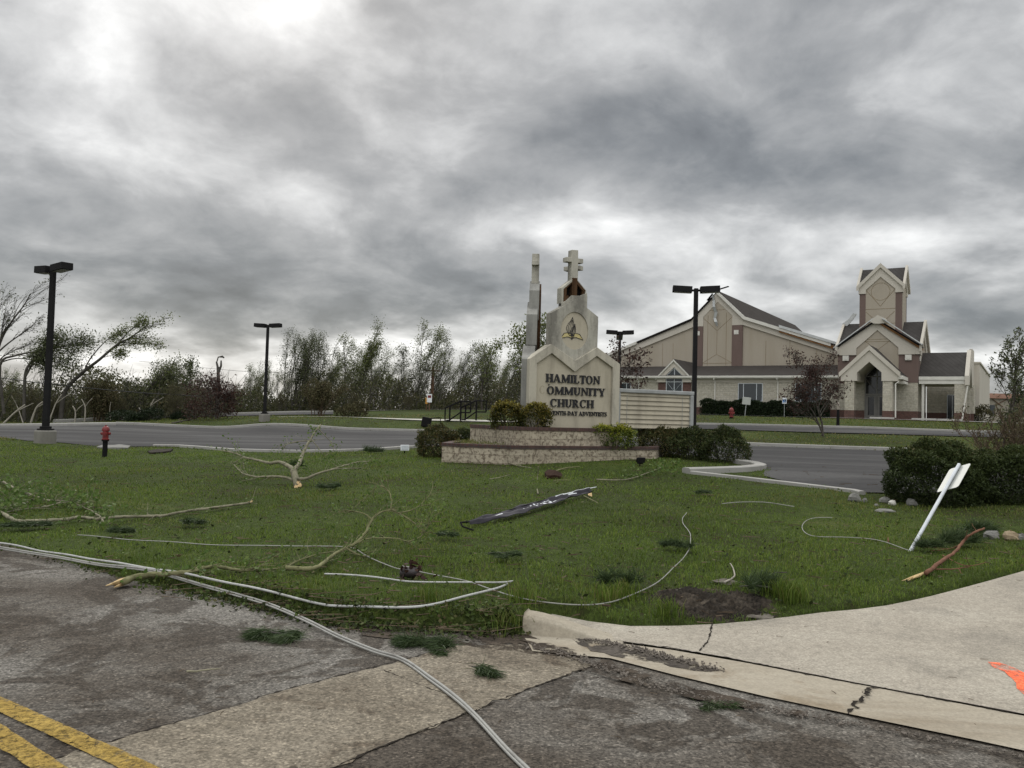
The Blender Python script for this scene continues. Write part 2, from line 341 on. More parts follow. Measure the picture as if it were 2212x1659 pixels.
def broken(name, cols, scale, thr, soft=.06, fine=45.):
    m = paving(name, cols, 3., .95, .4, (1, 1, 1), 0., None, None, fine, .9); t = NT(m.node_tree); b = t.n['Principled BSDF']; c = t.obj()
    n = t.math('ADD', t.math('MULTIPLY', t.noise(c, scale, 8, .68, .5), .75), t.math('MULTIPLY', t.noise(c, scale*9, 4, .7), .25))
    a = t.ramp(n, [(thr, 0.), (thr+soft, 1.)]); t.l.new(a, b.inputs['Alpha']); return m
M['yellow'] = broken('worn yellow paint', [(.22, .145, .04), (.31, .21, .055), (.36, .25, .07)], 26., .36, .16, 60.)
M['silt'] = broken('washed silt', [(.03, .023, .017), (.06, .047, .035), (.10, .08, .06)], 2.6, .47)
M['siltgravel'] = broken('gravelly silt', [(.03, .025, .02), (.07, .06, .05), (.15, .13, .11)], 3.4, .44)
M['orange'] = broken('marking paint', [(.95, .15, .065), (1., .19, .085), (1., .22, .10)], 9., .41, .14, 60.)
def lawnmat():
    m, t, b = mat('lawn soil and thatch'); c = t.obj(); n = t.noise(c, .28, 6, .62, .4); n2 = t.noise(c, 7, 6, .7); n3 = t.noise(c, 40, 3, .7)
    g = t.ramp(t.math('ADD', t.math('MULTIPLY', n, .55), t.math('MULTIPLY', n2, .45)), [(.36, (.038, .031, .016)), (.47, (.034, .045, .012)), (.56, (.046, .066, .014)), (.68, (.10, .095, .035))])
    t.l.new(t.mix(1., g, t.ramp(n3, [(.3, .55), (.7, 1.4)]), 'MULTIPLY'), b.inputs['Base Color']); b.inputs['Roughness'].default_value = 1.; b.inputs['Specular IOR Level'].default_value = .1
    bump(t, b, n2, .6, .05); return m
M['lawn'] = lawnmat()
M['grass'] = foliage('grass blades', [(.060, .090, .014), (.102, .158, .023), (.15, .21, .034), (.24, .24, .07)], .6, .35, .35, ((.17, .14, .06), .22, .53, .65, (.036, .062, .012)))
M['grass_far'] = foliage('bank grass', [(.06, .08, .014), (.10, .13, .022), (.16, .17, .045), (.21, .19, .085)], .6, .35, .18, ((.22, .18, .085), .16, .48, .7, (.07, .11, .02)))
M['yew'] = foliage('dark shrub leaves', [(.016, .023, .009), (.030, .043, .013), (.052, .07, .02), (.10, .08, .034)], .55, .15, 1.2)
M['yewbrown'] = foliage('bronzed shrub leaves', [(.022, .027, .010), (.042, .050, .015), (.075, .072, .024), (.15, .10, .045)], .55, .15, 1.1)
M['hedge'] = foliage('hedge leaves', [(.009, .014, .008), (.017, .027, .011), (.028, .042, .015)], .5, .1, 1.)
M['golden'] = foliage('golden shrub leaves', [(.020, .032, .006), (.05, .075, .010), (.17, .19, .022), (.36, .34, .045)], .45, .25, 1.6)
M['coppery'] = foliage('copper tipped leaves', [(.018, .026, .006), (.05, .055, .012), (.15, .115, .025), (.30, .27, .05)], .45, .25, 1.6)
M['purple'] = foliage('purple leaves', [(.024, .012, .011), (.052, .028, .023), (.09, .052, .038)], .6, .25, 1.)
M['spring'] = foliage('young green leaves', [(.07, .085, .03), (.125, .15, .05), (.20, .22, .09)], .55, .4, .6)
M['dullgreen'] = foliage('dull green leaves', [(.05, .06, .03), (.085, .10, .045), (.135, .15, .075)], .6, .4, .5)
M['brownbrush'] = foliage('brush leaves', [(.03, .028, .015), (.06, .056, .026), (.095, .09, .042), (.13, .10, .055)], .7, .25, .25)
M['brush'] = foliage('undergrowth leaves', [(.032, .034, .018), (.058, .062, .03), (.09, .097, .042), (.13, .11, .065)], .7, .35, .12)
M['branchleaf'] = foliage('torn leaves', [(.05, .085, .02), (.09, .15, .035), (.17, .22, .07)], .5, .35, 2)
M['litter'] = foliage('leaf litter', [(.018, .022, .008), (.035, .05, .014), (.07, .10, .025), (.10, .075, .04)], .7, .15, 3)
M['needles'] = foliage('pine needles', [(.028, .046, .018), (.05, .078, .030), (.085, .115, .048)], .5, .15, 2)
M['bark'] = simple('grey bark', (.075, .066, .056), .95, .45, 4, 0, .3)
M['bark_dark'] = simple('dark bark', (.085, .078, .068), .95, .4, 3, 0, .3)
M['bark_pale'] = simple('pale branch bark', (.21, .195, .135), .85, .6, 9, 0, .2)
M['bark_green'] = simple('green branch bark', (.17, .165, .085), .85, .4, 5, 0, .2)
M['bark_red'] = simple('reddish pine bark', (.17, .085, .055), .9, .4, 9, 0, .3)
M['bare'] = simple('stripped pale wood', (.34, .31, .26), .9, .3, 3)
M['wood'] = simple('fresh split wood', (.55, .40, .21), .8, .25, 12)
M['twig'] = simple('brown twigs', (.11, .082, .056), .95, .4, 6)
M['cable'] = stained('white cable sheath', (.44, .44, .42), (.20, .19, .17), .75, 9., .45, .5, .7, 1., 40)
M['cable_grey'] = stained('grey cable sheath', (.30, .295, .27), (.14, .13, .115), .75, 9., .5, .5, .7, 1., 40)
M['wire'] = simple('black wire', (.02, .02, .02), .6, .2)
M['splice'] = simple('dark splice case', (.035, .026, .027), .5, .4, 8)
M['banner'] = simple('charcoal banner cloth', (.020, .017, .024), .75, .35, 5)
M['bannerwhite'] = simple('white banner print', (.66, .67, .70), .7, .12, 6)
M['blue'] = simple('blue sign face', (.03, .16, .42), .5, .1)
M['telwood'] = simple('weathered pole timber', (.14, .085, .055), .9, .3, 2, 0, .3)
M['amber'] = simple('amber panel', (.55, .26, .03), .5, .2)
M['farwall'] = simple('far pale wall', (.30, .27, .22), .9, .25, .3)
M['farroof'] = simple('far torn roof', (.14, .075, .05), .9, .4, .6)
# ------------------------------------------------------------------ terrain
def lin(a, b, n): return [tuple(np.asarray(a)*(1-i/n)+np.asarray(b)*(i/n)) for i in range(n)]
GBACK = [pz(x, y) for x, y in ((1130, 1369), (1346, 1390), (1544, 1421), (1872, 1485), (2212, 1548), (2700, 1652))]      # back of gutter = driveway joint
_ga, _gb = GBACK[1][:2], GBACK[4][:2]; _gd = (_gb-_ga)/np.linalg.norm(_gb-_ga); _gn = np.array([-_gd[1], _gd[0]])
if _gn[1] < 0: _gn = -_gn
def drive_z(x, y):
    s = (x-_ga[0])*_gn[0]+(y-_ga[1])*_gn[1]
    return .014+.032*np.maximum(s, 0)
DEDGE = []
for x, y in ((1192, 1326), (1250, 1338), (1330, 1352), (1426, 1353), (1568, 1347), (1675, 1336), (1781, 1322), (1888, 1313), (1994, 1292), (2101, 1264), (2212, 1233), (2420, 1168)):
    z = .02
    for _ in range(6): q = pz(x, y, z); z = float(drive_z(q[0], q[1]))
    DEDGE.append(q)
REDGE = [(-40, 35.), (-5.61, 9.23), (-3.29, 7.47), (-2.0, 6.76), (-1.14, 6.25), (.1, 6.13)]
PAVED = [tuple(p) for p in REDGE]+[tuple(GBACK[0][:2])]+[tuple(p[:2]) for p in DEDGE]+[(14, 14), (30, 14), (30, -20), (-40, -20)]
PAVED = np.array(PAVED, float)
def sdist(X, Y, poly):
    """signed distance to polygon: positive outside"""
    d = np.full(X.shape, 1e9); ins = np.zeros(X.shape, bool); n = len(poly)
    for i in range(n):
        a, b = poly[i], poly[(i+1) % n]; e = b-a; L = e@e+1e-12
        t = np.clip(((X-a[0])*e[0]+(Y-a[1])*e[1])/L, 0, 1)
        d = np.minimum(d, np.hypot(X-a[0]-t*e[0], Y-a[1]-t*e[1]))
        c = ((a[1] > Y) != (b[1] > Y)) & (X < (b[0]-a[0])*(Y-a[1])/(b[1]-a[1]+1e-12)+a[0]); ins ^= c
    return np.where(ins, -d, d)
TP = [P(*q) for q in [(226, 987, 22), (97, 957, 28.5), (380, 966, 28), (640, 1051, 15.2), (955, 998, 20.8), (1110, 1004, 20.2), (1417, 991, 22), (1640, 1016, 19.8),
      (1840, 1065, 15.1), (2000, 1095, 13.9), (2200, 1093, 13.6), (1968, 1190, 10.5), (494, 926, 51), (916, 933, 52), (600, 978, 25.7), (916, 967, 29), (571, 909, 53),
      (750, 905, 56), (1000, 908, 58), (900, 886, 76), (1050, 886, 76), (628, 901, 62), (500, 898, 66), (714, 892, 72), (20, 921, 47), (250, 918, 48), (0, 913, 62), (150, 914, 62), (300, 908, 61), (180, 906, 68),
      (1610, 963, 38.5), (1790, 970, 37.3), (1970, 976, 36), (2212, 985, 34), (1780, 943, 45), (1506, 919, 52), (1865, 927, 50), (2150, 935, 49), (1580, 904, 60), (1506, 896, 68), (1826, 904, 68), (2090, 911, 70), (300, 1120, 11.3), (1500, 1120, 11.8)]]
for _q in [(0, 946, 31.5), (60, 953, 29.5), (200, 964, 28.5), (500, 975, 26.2), (790, 975, 26.8), (1480, 985, 25), (1655, 1013, 20.6), (1700, 1042, 17.1), (-300, 918, 48), (-300, 945, 33), (750, 929, 52), (1150, 940, 48), (1400, 953, 42),
           (2500, 994, 32), (1510, 928, 48.5), (2212, 948, 44.5), (2212, 936, 48), (640, 897, 65), (300, 899, 70), (640, 892, 71), (800, 903, 60), (1300, 912, 57)]: TP.append(P(*_q))
TP += [np.array(p, float) for p in [(-60, 90, 0.), (-30, 95, .4), (-10, 90, 1.9), (3, 88, 2.1), (20, 90, 2.05), (34, 100, 2.08), (60, 80, 2.1), (60, 120, 2.1), (-80, 160, .3), (0, 170, 2.1), (80, 170, 2.1),
      (-250, 350, .3), (0, 420, 1.6), (250, 350, 1.8), (-60, 40, .1), (60, 35, .6), (0, 700, 1.2), (10, 38, .5), (16, 75, 2.06), (24, 71, 2.05), (30, 80, 2.06)]]
TP = np.array(TP)
_dist = lambda A, B: np.sqrt(((A[:, None, :]-B[None, :, :])**2).sum(-1)+.6)
_n = len(TP); _A = np.zeros((_n+3, _n+3)); _A[:_n, :_n] = _dist(TP[:, :2], TP[:, :2])-np.eye(_n)*.02
_A[:_n, _n] = 1; _A[:_n, _n+1:] = TP[:, :2]; _A[_n, :_n] = 1; _A[_n+1:, :_n] = TP[:, :2].T
_wt = np.linalg.solve(_A, np.concatenate([TP[:, 2], [0, 0, 0]]))
def rbf(X, Y):
    s = X.shape; q = np.stack([X.ravel(), Y.ravel()], 1); o = np.empty(len(q))
    for i in range(0, len(q), 20000):
        p = q[i:i+20000]; o[i:i+20000] = _dist(p, TP[:, :2]) @ _wt[:_n]+_wt[_n]+p @ _wt[_n+1:]
    return o.reshape(s)
def smooth(t): t = np.clip(t, 0, 1); return t*t*(3-2*t)
def ground(X, Y):
    X = np.asarray(X, float); Y = np.asarray(Y, float); sh = X.shape
    X = np.atleast_1d(X).ravel(); Y = np.atleast_1d(Y).ravel()
    d = sdist(X, Y, PAVED); r = np.clip(rbf(X, Y), -.1, 2.4)
    lip = np.where(X < .2, .02+.10*smooth((X+5.5)/4.5), np.maximum(drive_z(X, Y), 0)+.015+.1*smooth((1.0-X)/.7))
    z = lip+(np.maximum(r, .05)-lip)*smooth(d/4.5)
    z = np.where(d > 0, -.07+(z+.07)*smooth(d/.10), -.07)
    dd = np.hypot((X-2.05)/.95, (Y-6.75)/.42)                       # worn hollow beside the drive
    z = z-.05*smooth(1.3-dd)*(d > .05)
    return z.reshape(sh)
def gz(x, y): return float(ground(np.array([x]), np.array([y]))[0])
def G(px, py, lift=0.):
    """where the line of sight through a place in the photograph meets the ground"""
    r = ray(px, py); ds = 3.5*np.exp(np.linspace(0, 3.6, 900)); pts = CC+r*ds[:, None]
    h = pts[:, 2]-np.maximum(ground(pts[:, 0], pts[:, 1]), 0)-lift; k = np.argmax(h < 0) if (h < 0).any() else len(ds)-1
    k = max(k, 1); t = h[k-1]/(h[k-1]-h[k]+1e-12); return pts[k-1]*(1-t)+pts[k]*t
def axis(parts):
    o = []
    for a, b, s in parts: o += list(np.arange(a, b-1e-6, s))
    o.append(parts[-1][1]); return np.array(o)
gx = axis([(-600, -120, 40), (-120, -40, 5), (-40, -9, 1), (-9, 9, .11), (9, 40, .8), (40, 120, 5), (120, 600, 40)])
gy = axis([(-40, 2, 6), (2, 4.4, .4), (4.4, 10, .09), (10, 24, .3), (24, 90, 1), (90, 200, 6), (200, 1000, 40)])
GX, GY = np.meshgrid(gx, gy); GZ = ground(GX, GY)
ny, nx = GX.shape; idx = np.arange(ny*nx).reshape(ny, nx)
mesh_np('ground', np.stack([GX, GY, GZ], -1).reshape(-1, 3), np.stack([idx[:-1, :-1], idx[:-1, 1:], idx[1:, 1:], idx[1:, :-1]], -1).reshape(-1, 4), M['lawn'], smooth=True, kind='structure')
# ---- paved sheets near the camera
def sheet(name, poly, z, m, jit=0., seed=0, thick=0., **kw):
    """a flat outline on the road; edges can be broken up a little"""
    rg = random.Random(seed); out = []
    n = len(poly)
    for i in range(n):
        a, b = np.array(poly[i][:2]), np.array(poly[(i+1) % n][:2]); L = np.linalg.norm(b-a); k = max(1, int(L/.07)) if jit else 1
        nn = np.array([-(b-a)[1], (b-a)[0]])/(L+1e-9)
        for j in range(k): out.append(tuple(a+(b-a)*j/k+nn*rg.gauss(0, jit)*(j > 0)))
    b = MB(); zz = (lambda p: z(p[0], p[1])) if callable(z) else (lambda p: z)
    b.add([(p[0], p[1], zz(p)) for p in out], [tuple(range(len(out)))])
    return b.build(name, m, **kw)
road = MB()
road.add([(-60, -30, 0), (40, -30, 0), (40, 4, 0), (2.9, 4.6, 0), (.85, 6.0, 0), (.2, 6.2, 0), (-1.1, 6.4, 0), (-2, 6.95, 0), (-3.3, 7.65, 0), (-5.6, 9.4, 0), (-40, 35.2, 0), (-60, 50, 0)], [tuple(range(12))])
road.build('road', M['asphalt'], kind='structure')
# driveway slab, a grid between the gutter joint and the lawn edge
def loft(name, A, B, n, zf, m, **kw):
    A = np.array([p[:2] for p in A]); B = np.array([p[:2] for p in B])
    def res(L, k):
        s = np.concatenate([[0], np.cumsum(np.hypot(*(np.diff(L, axis=0).T)))]); t = np.linspace(0, s[-1], k); return np.stack([np.interp(t, s, L[:, 0]), np.interp(t, s, L[:, 1])], 1)
    k = max(len(A), len(B))*6; a, b = res(A, k), res(B, k); t = np.linspace(0, 1, n)[:, None, None]
    g = a[None]*(1-t)+b[None]*t; z = zf(g[..., 0], g[..., 1]); V = np.concatenate([g, z[..., None]], -1).reshape(-1, 3); I = np.arange(n*k).reshape(n, k)
    return mesh_np(name, V, np.stack([I[:-1, :-1], I[:-1, 1:], I[1:, 1:], I[1:, :-1]], -1).reshape(-1, 4), m, smooth=True, **kw)
loft('driveway', [GBACK[0][:2]+np.array([.16, .08])]+[p[:2]+_gn*.01 for p in GBACK[1:]]+[(20, -4)], [p[:2]-np.array([0, .0]) for p in DEDGE]+[(14, 14.2), (26, 12)], 14, drive_z, M['slab'], kind='structure')
GOUT = [pz(x, y) for x, y in ((1150, 1410), (1312, 1424), (1565, 1490), (1830, 1546), (2212, 1625), (2700, 1735))]
def gut_z(x, y):
    s = -((x-_ga[0])*_gn[0]+(y-_ga[1])*_gn[1]); return .012-.010*np.sin(np.clip(s/.4, 0, 1)*math.pi)
loft('gutter', GOUT+[(19, -5)], [p[:2]-_gn*.012 for p in GBACK]+[(19.8, -4.2)], 6, gut_z, M['gutter'], kind='structure')
def strip(pts, w, z, seed=1, jit=.35):
    rg = random.Random(seed); o = []
    for i in range(len(pts)-1):
        a, b = np.array(pts[i][:2]), np.array(pts[i+1][:2]); k = max(2, int(np.linalg.norm(b-a)/.025)); o += [a+(b-a)*j/k for j in range(k)]
    o.append(np.array(pts[-1][:2])); b = MB(); V = []; Fq = []
    for i, p in enumerate(o):
        t = o[min(i+1, len(o)-1)]-o[max(i-1, 0)]; t /= np.linalg.norm(t)+1e-9; nn = np.array([-t[1], t[0]]); p = p+nn*rg.gauss(0, w*jit*.6)
        ww = w*.5*max(.25, 1+rg.gauss(0, jit)); zz = z(p[0], p[1]) if callable(z) else z
        V += [tuple(p+nn*ww)+(zz,), tuple(p-nn*ww)+(zz,)]
        if i: Fq.append((2*i-2, 2*i-1, 2*i+1, 2*i))
    b.add(V, Fq); return b
STRIPPOLY = [(-60, 1720), (129, 1638), (317, 1579), (446, 1544), (570, 1504), (660, 1480), (863, 1428), (985, 1396), (1120, 1392), (1215, 1412), (1285, 1438), (1148, 1487), (1052, 1524), (1002, 1544), (813, 1619), (720, 1659), (560, 1745)]
sheet('concrete_strip', [pz(*p) for p in STRIPPOLY], .004, M['patch'], .012, 3, kind='structure')
for k, L in enumerate([[(40, 1666), (129, 1638), (317, 1579), (446, 1544), (570, 1504), (660, 1480), (863, 1428), (960, 1402)], [(700, 1668), (813, 1619), (1002, 1544), (1052, 1524), (1148, 1487), (1290, 1437)],
                       [(60, 1537), (150, 1532), (250, 1520)], [(830, 1450), (900, 1478), (960, 1500)]]):
    strip([pz(*p) for p in L], .008 if k < 2 else .005, .0055, k, .9).build('road_crack', M['crack'], kind='structure')
for k, L in enumerate([[(1346, 1391), (1450, 1405), (1544, 1421), (1872, 1486), (2212, 1549), (2500, 1610)], [(1887, 1488), (1872, 1497), (1862, 1515), (1845, 1530), (1830, 1548)]]):
    strip([pz(*p) for p in L], .012 if k == 0 else .019, lambda x, y: max(float(gut_z(x, y)), float(drive_z(x, y)))+.003, 10+k, .8).build('drive_joint', M['crack'], kind='structure')
strip([pz(*p) for p in ((1540, 1346), (1535, 1375), (1528, 1395), (1510, 1412))], .01, lambda x, y: drive_z(x, y)+.004, 16, .5).build('drive_crack', M['crack'], kind='structure')
for k, (a, b) in enumerate((((0, 1525), (288, 1657)), ((0, 1593), (96, 1657)))):
    A, B = pz(*a)[:2], pz(*b)[:2]; d = (B-A)/np.linalg.norm(B-A); n = np.array([-d[1], d[0]])*.055
    A = A-d*6; B = B+d*3
    sheet('yellow_line', [A-n, B-n, B+n, A+n], .0105, M['yellow'], .0025, 20+k, kind='structure')
# dirt washed along the gutter and road edge
def dirt(name, poly, z, m, seed, jit=.02): return sheet(name, [pz(*p) for p in poly], z, m, jit, seed, kind='structure')
dirt('silt', [(1240, 1370), (1330, 1392), (1430, 1412), (1520, 1440), (1568, 1451), (1500, 1452), (1400, 1432), (1320, 1420), (1250, 1395)], lambda x, y: float(gut_z(x, y))+.003, M['siltgravel'], 31)
dirt('silt', [(1120, 1385), (1230, 1402), (1330, 1440), (1480, 1485), (1640, 1525), (1820, 1556), (1800, 1566), (1560, 1530), (1420, 1497), (1320, 1468), (1240, 1450), (1290, 1432), (1180, 1412)], lambda x, y: float(gut_z(x, y))+.0025, M['silt'], 32)
dirt('silt', [(640, 1335), (760, 1345), (900, 1350), (1130, 1368), (1200, 1395), (1240, 1420), (1130, 1412), (1000, 1395), (880, 1385), (760, 1370)], .0065, M['silt'], 33)
sheet('spray_mark', [p for p in [pz(x, y, .05) for x, y in ((2134, 1429), (2160, 1431), (2190, 1441), (2212, 1451), (2250, 1480), (2270, 1530), (2245, 1535), (2212, 1492), (2195, 1470), (2170, 1448), (2145, 1439))]], lambda x, y: drive_z(x, y)+.005, M['orange'], .008, 5, kind='structure')
# kerb end: a wedge that sinks to the gutter
kb = MB(); k0 = GBACK[0][:2]; k1 = GBACK[1][:2]; d = (k1-k0)/np.linalg.norm(k1-k0); n = np.array([-d[1], d[0]])
prof = []
for i in range(13):
    t = i/12; h = .012+.128*(1-smooth(np.array(t*1.02)))*1.0
    p = k0+(k1-k0)*t
    for (o, zz) in ((-.03, -.02), (-.005, h*.82), (.03, h), (.15, h), (.20, h*.85), (.22, -.02)): q = p+n*o; prof.append((q[0], q[1], zz))
kb.add(prof, [(i*6+j, i*6+j+1, (i+1)*6+j+1, (i+1)*6+j) for i in range(12) for j in range(5)]+[(0, 1, 2, 3, 4, 5)])
kb.build('kerb', M['gutter'], bevel=.012, kind='structure')
# ---- parking lot and drives farther off
def gl(off): return lambda X, Y: np.maximum(rbf(X, Y), 0)+off
LOT_NEAR = [P(*q)[:2] for q in ((-300, 945, 33), (0, 946, 31.5), (60, 953, 29.5), (200, 964, 28.5), (380, 967, 28), (500, 975, 26.2), (643, 979, 25.7), (790, 975, 26.8), (916, 967, 29), (1060, 965, 30.5), (1300, 975, 28.5), (1480, 985, 25), (1600, 998, 22), (1655, 1013, 20.6), (1648, 1030, 18.3), (1700, 1042, 17.1), (1840, 1066, 15.1), (2000, 1075, 15.2), (2300, 1080, 15.4))]
LOT_FAR = [P(*q)[:2] for q in ((-300, 918, 48), (0, 920, 47.5), (250, 918, 48.5), (494, 924, 51), (750, 929, 52), (916, 932, 52), (1150, 940, 48), (1400, 953, 42), (1610, 963, 38.5), (1790, 970, 37.3), (1970, 976, 36), (2212, 985, 34), (2500, 994, 32))]
loft('parking_lot', LOT_NEAR, LOT_FAR, 16, gl(.02), M['lot'], kind='structure')
def kerb(pts, w=.16, h=.15, m='kerb', name='kerb', inset=0., top=.0):
    """a cast kerb that follows the ground"""
    o = []
    for i in range(len(pts)-1):
        a, b = np.array(pts[i]), np.array(pts[i+1]); k = max(1, int(np.linalg.norm(b-a)/.8)); o += [a+(b-a)*j/k for j in range(k)]
    o.append(np.array(pts[-1])); V = []; b = MB(); Fs = []
    for i, p in enumerate(o):
        t = o[min(i+1, len(o)-1)]-o[max(i-1, 0)]; t /= np.linalg.norm(t)+1e-9; nn = np.array([-t[1], t[0]])
        z = float(np.maximum(rbf(p[:1], p[1:]), 0)[0])
        for (s, zz) in ((0, -.1), (0, h*.85), (.03, h), (w-.02, h), (w, h*.85), (w, -.1)): q = p+nn*(s+inset); V.append((q[0], q[1], z+zz))
        if i: Fs += [((i-1)*6+j, (i-1)*6+j+1, i*6+j+1, i*6+j) for j in range(5)]
    Fs += [tuple(range(6)), tuple(range(len(V)-1, len(V)-7, -1))]
    return b.add(V, Fs).build(name, M[m], kind='structure')
kerb(LOT_FAR[2:], .18, .17)
kerb(LOT_FAR[:3], .18, .14)
kerb([P(*q)[:2] for q in ((330, 966, 28.3), (380, 967, 28), (500, 975, 26.2), (643, 979, 25.7), (790, 975, 26.8), (916, 967, 29))], .15, .09)
kerb([P(*q)[:2] for q in ((1600, 997, 22), (1640, 1005, 21.3), (1656, 1013, 20.6), (1650, 1021, 19.9), (1620, 1028, 19.2), (1560, 1032, 18.7), (1490, 1034, 18.3))][::-1], .28, .13)
kerb([P(*q)[:2] for q in ((1490, 1036, 18.3), (1600, 1043, 17.4), (1700, 1053, 16.4), (1840, 1067, 15.1), (1855, 1070, 14.9))], .14, .07)
# right hand drive before the church, walk, and the left hand drives
D1 = [P(*q)[:2] for q in ((1330, 920, 50), (1510, 928, 48.5), (1865, 938, 46.5), (2212, 948, 44.5), (2500, 956, 43))]; D2 = [P(*q)[:2] for q in ((1330, 913, 53.5), (1506, 919, 52), (1865, 927, 50), (2212, 936, 48), (2500, 944, 46))]
loft('church_drive', D1, D2, 6, gl(.05), M['lot'], kind='structure'); kerb(D2, .2, .17)
loft('sidewalk', [P(*q)[:2] for q in ((1330, 892, 69), (1506, 896.5, 68), (1826, 905, 67), (2090, 912, 67), (2400, 920, 66))], [P(*q)[:2] for q in ((1330, 890, 71.5), (1506, 894.6, 70.5), (1826, 903, 69.5), (2090, 910.5, 69.5), (2400, 918, 69))], 4, gl(.07), M['kerb'], kind='structure')
E1 = [P(*q)[:2] for q in ((600, 902, 59.5), (800, 905, 58), (1000, 909, 57), (1300, 914, 56))]; E2 = [P(*q)[:2] for q in ((600, 901, 60.6), (800, 903.6, 59.1), (1000, 907.6, 58.1), (1300, 912.6, 57.1))]
loft('path', E1, E2, 4, gl(.06), M['concrete'], kind='structure')
loft('side_drive', [P(*q)[:2] for q in ((300, 905, 64), (500, 900, 64), (640, 897, 65), (720, 896, 66))], [P(*q)[:2] for q in ((300, 899, 70), (500, 895, 69), (640, 892, 71), (720, 890, 73))], 4, gl(.05), M['lot'], kind='structure')
kerb([P(*q)[:2] for q in ((300, 899, 70), (500, 895, 69.5), (640, 892, 71), (720, 890, 73.5))], .2, .17)
loft('back_road', [P(*q)[:2] for q in ((740, 887, 76), (900, 885.5, 77), (1060, 885, 77), (1300, 886, 77))], [P(*q)[:2] for q in ((740, 886.5, 77.2), (900, 885, 78.2), (1060, 884.5, 78.2), (1300, 885.5, 78.2))], 3, gl(.06), M['concrete'], kind='structure')
kerb([P(*q)[:2] for q in ((120, 912, 61), (180, 910, 62.5), (240, 908, 64))], .5, .3)
kerb([P(*q)[:2] for q in ((0, 924, 46), (90, 924, 46), (160, 921.5, 46.5), (250, 921, 47.5))], .25, .16)
# ------------------------------------------------------------------ monument sign
SA = rad(27); SO = P(877.8+1100*.3307, 493.7+1305*.3307, 21.8)
su = np.array([math.cos(SA), math.sin(SA), 0]); sn = np.array([-math.sin(SA), math.cos(SA), 0])
cen = SO+sn*.95; SZ = SO[2]
sign = empty('monument_sign', (cen[0], cen[1], SZ), 'three-sided cream church sign with three storm-damaged crosses on top', 'sign', rz=SA)
HW = 1.395
FR_OUT = [(-HW, -.1), (-HW, 1.765), (-.775, 2.18), (-.03, 1.79), (.65, 2.18), (HW, 1.765), (HW, -.1)]
FR_IN = [(-1.175, -.1), (-1.175, 1.655), (-.745, 1.94), (-.035, 1.49), (.645, 1.945), (1.165, 1.655), (1.165, -.1)]
def arc(cx, cz, rx, rz, a0, a1, n): return [(cx+rx*math.cos(rad(a0+(a1-a0)*i/n)), cz+rz*math.sin(rad(a0+(a1-a0)*i/n))) for i in range(n+1)]
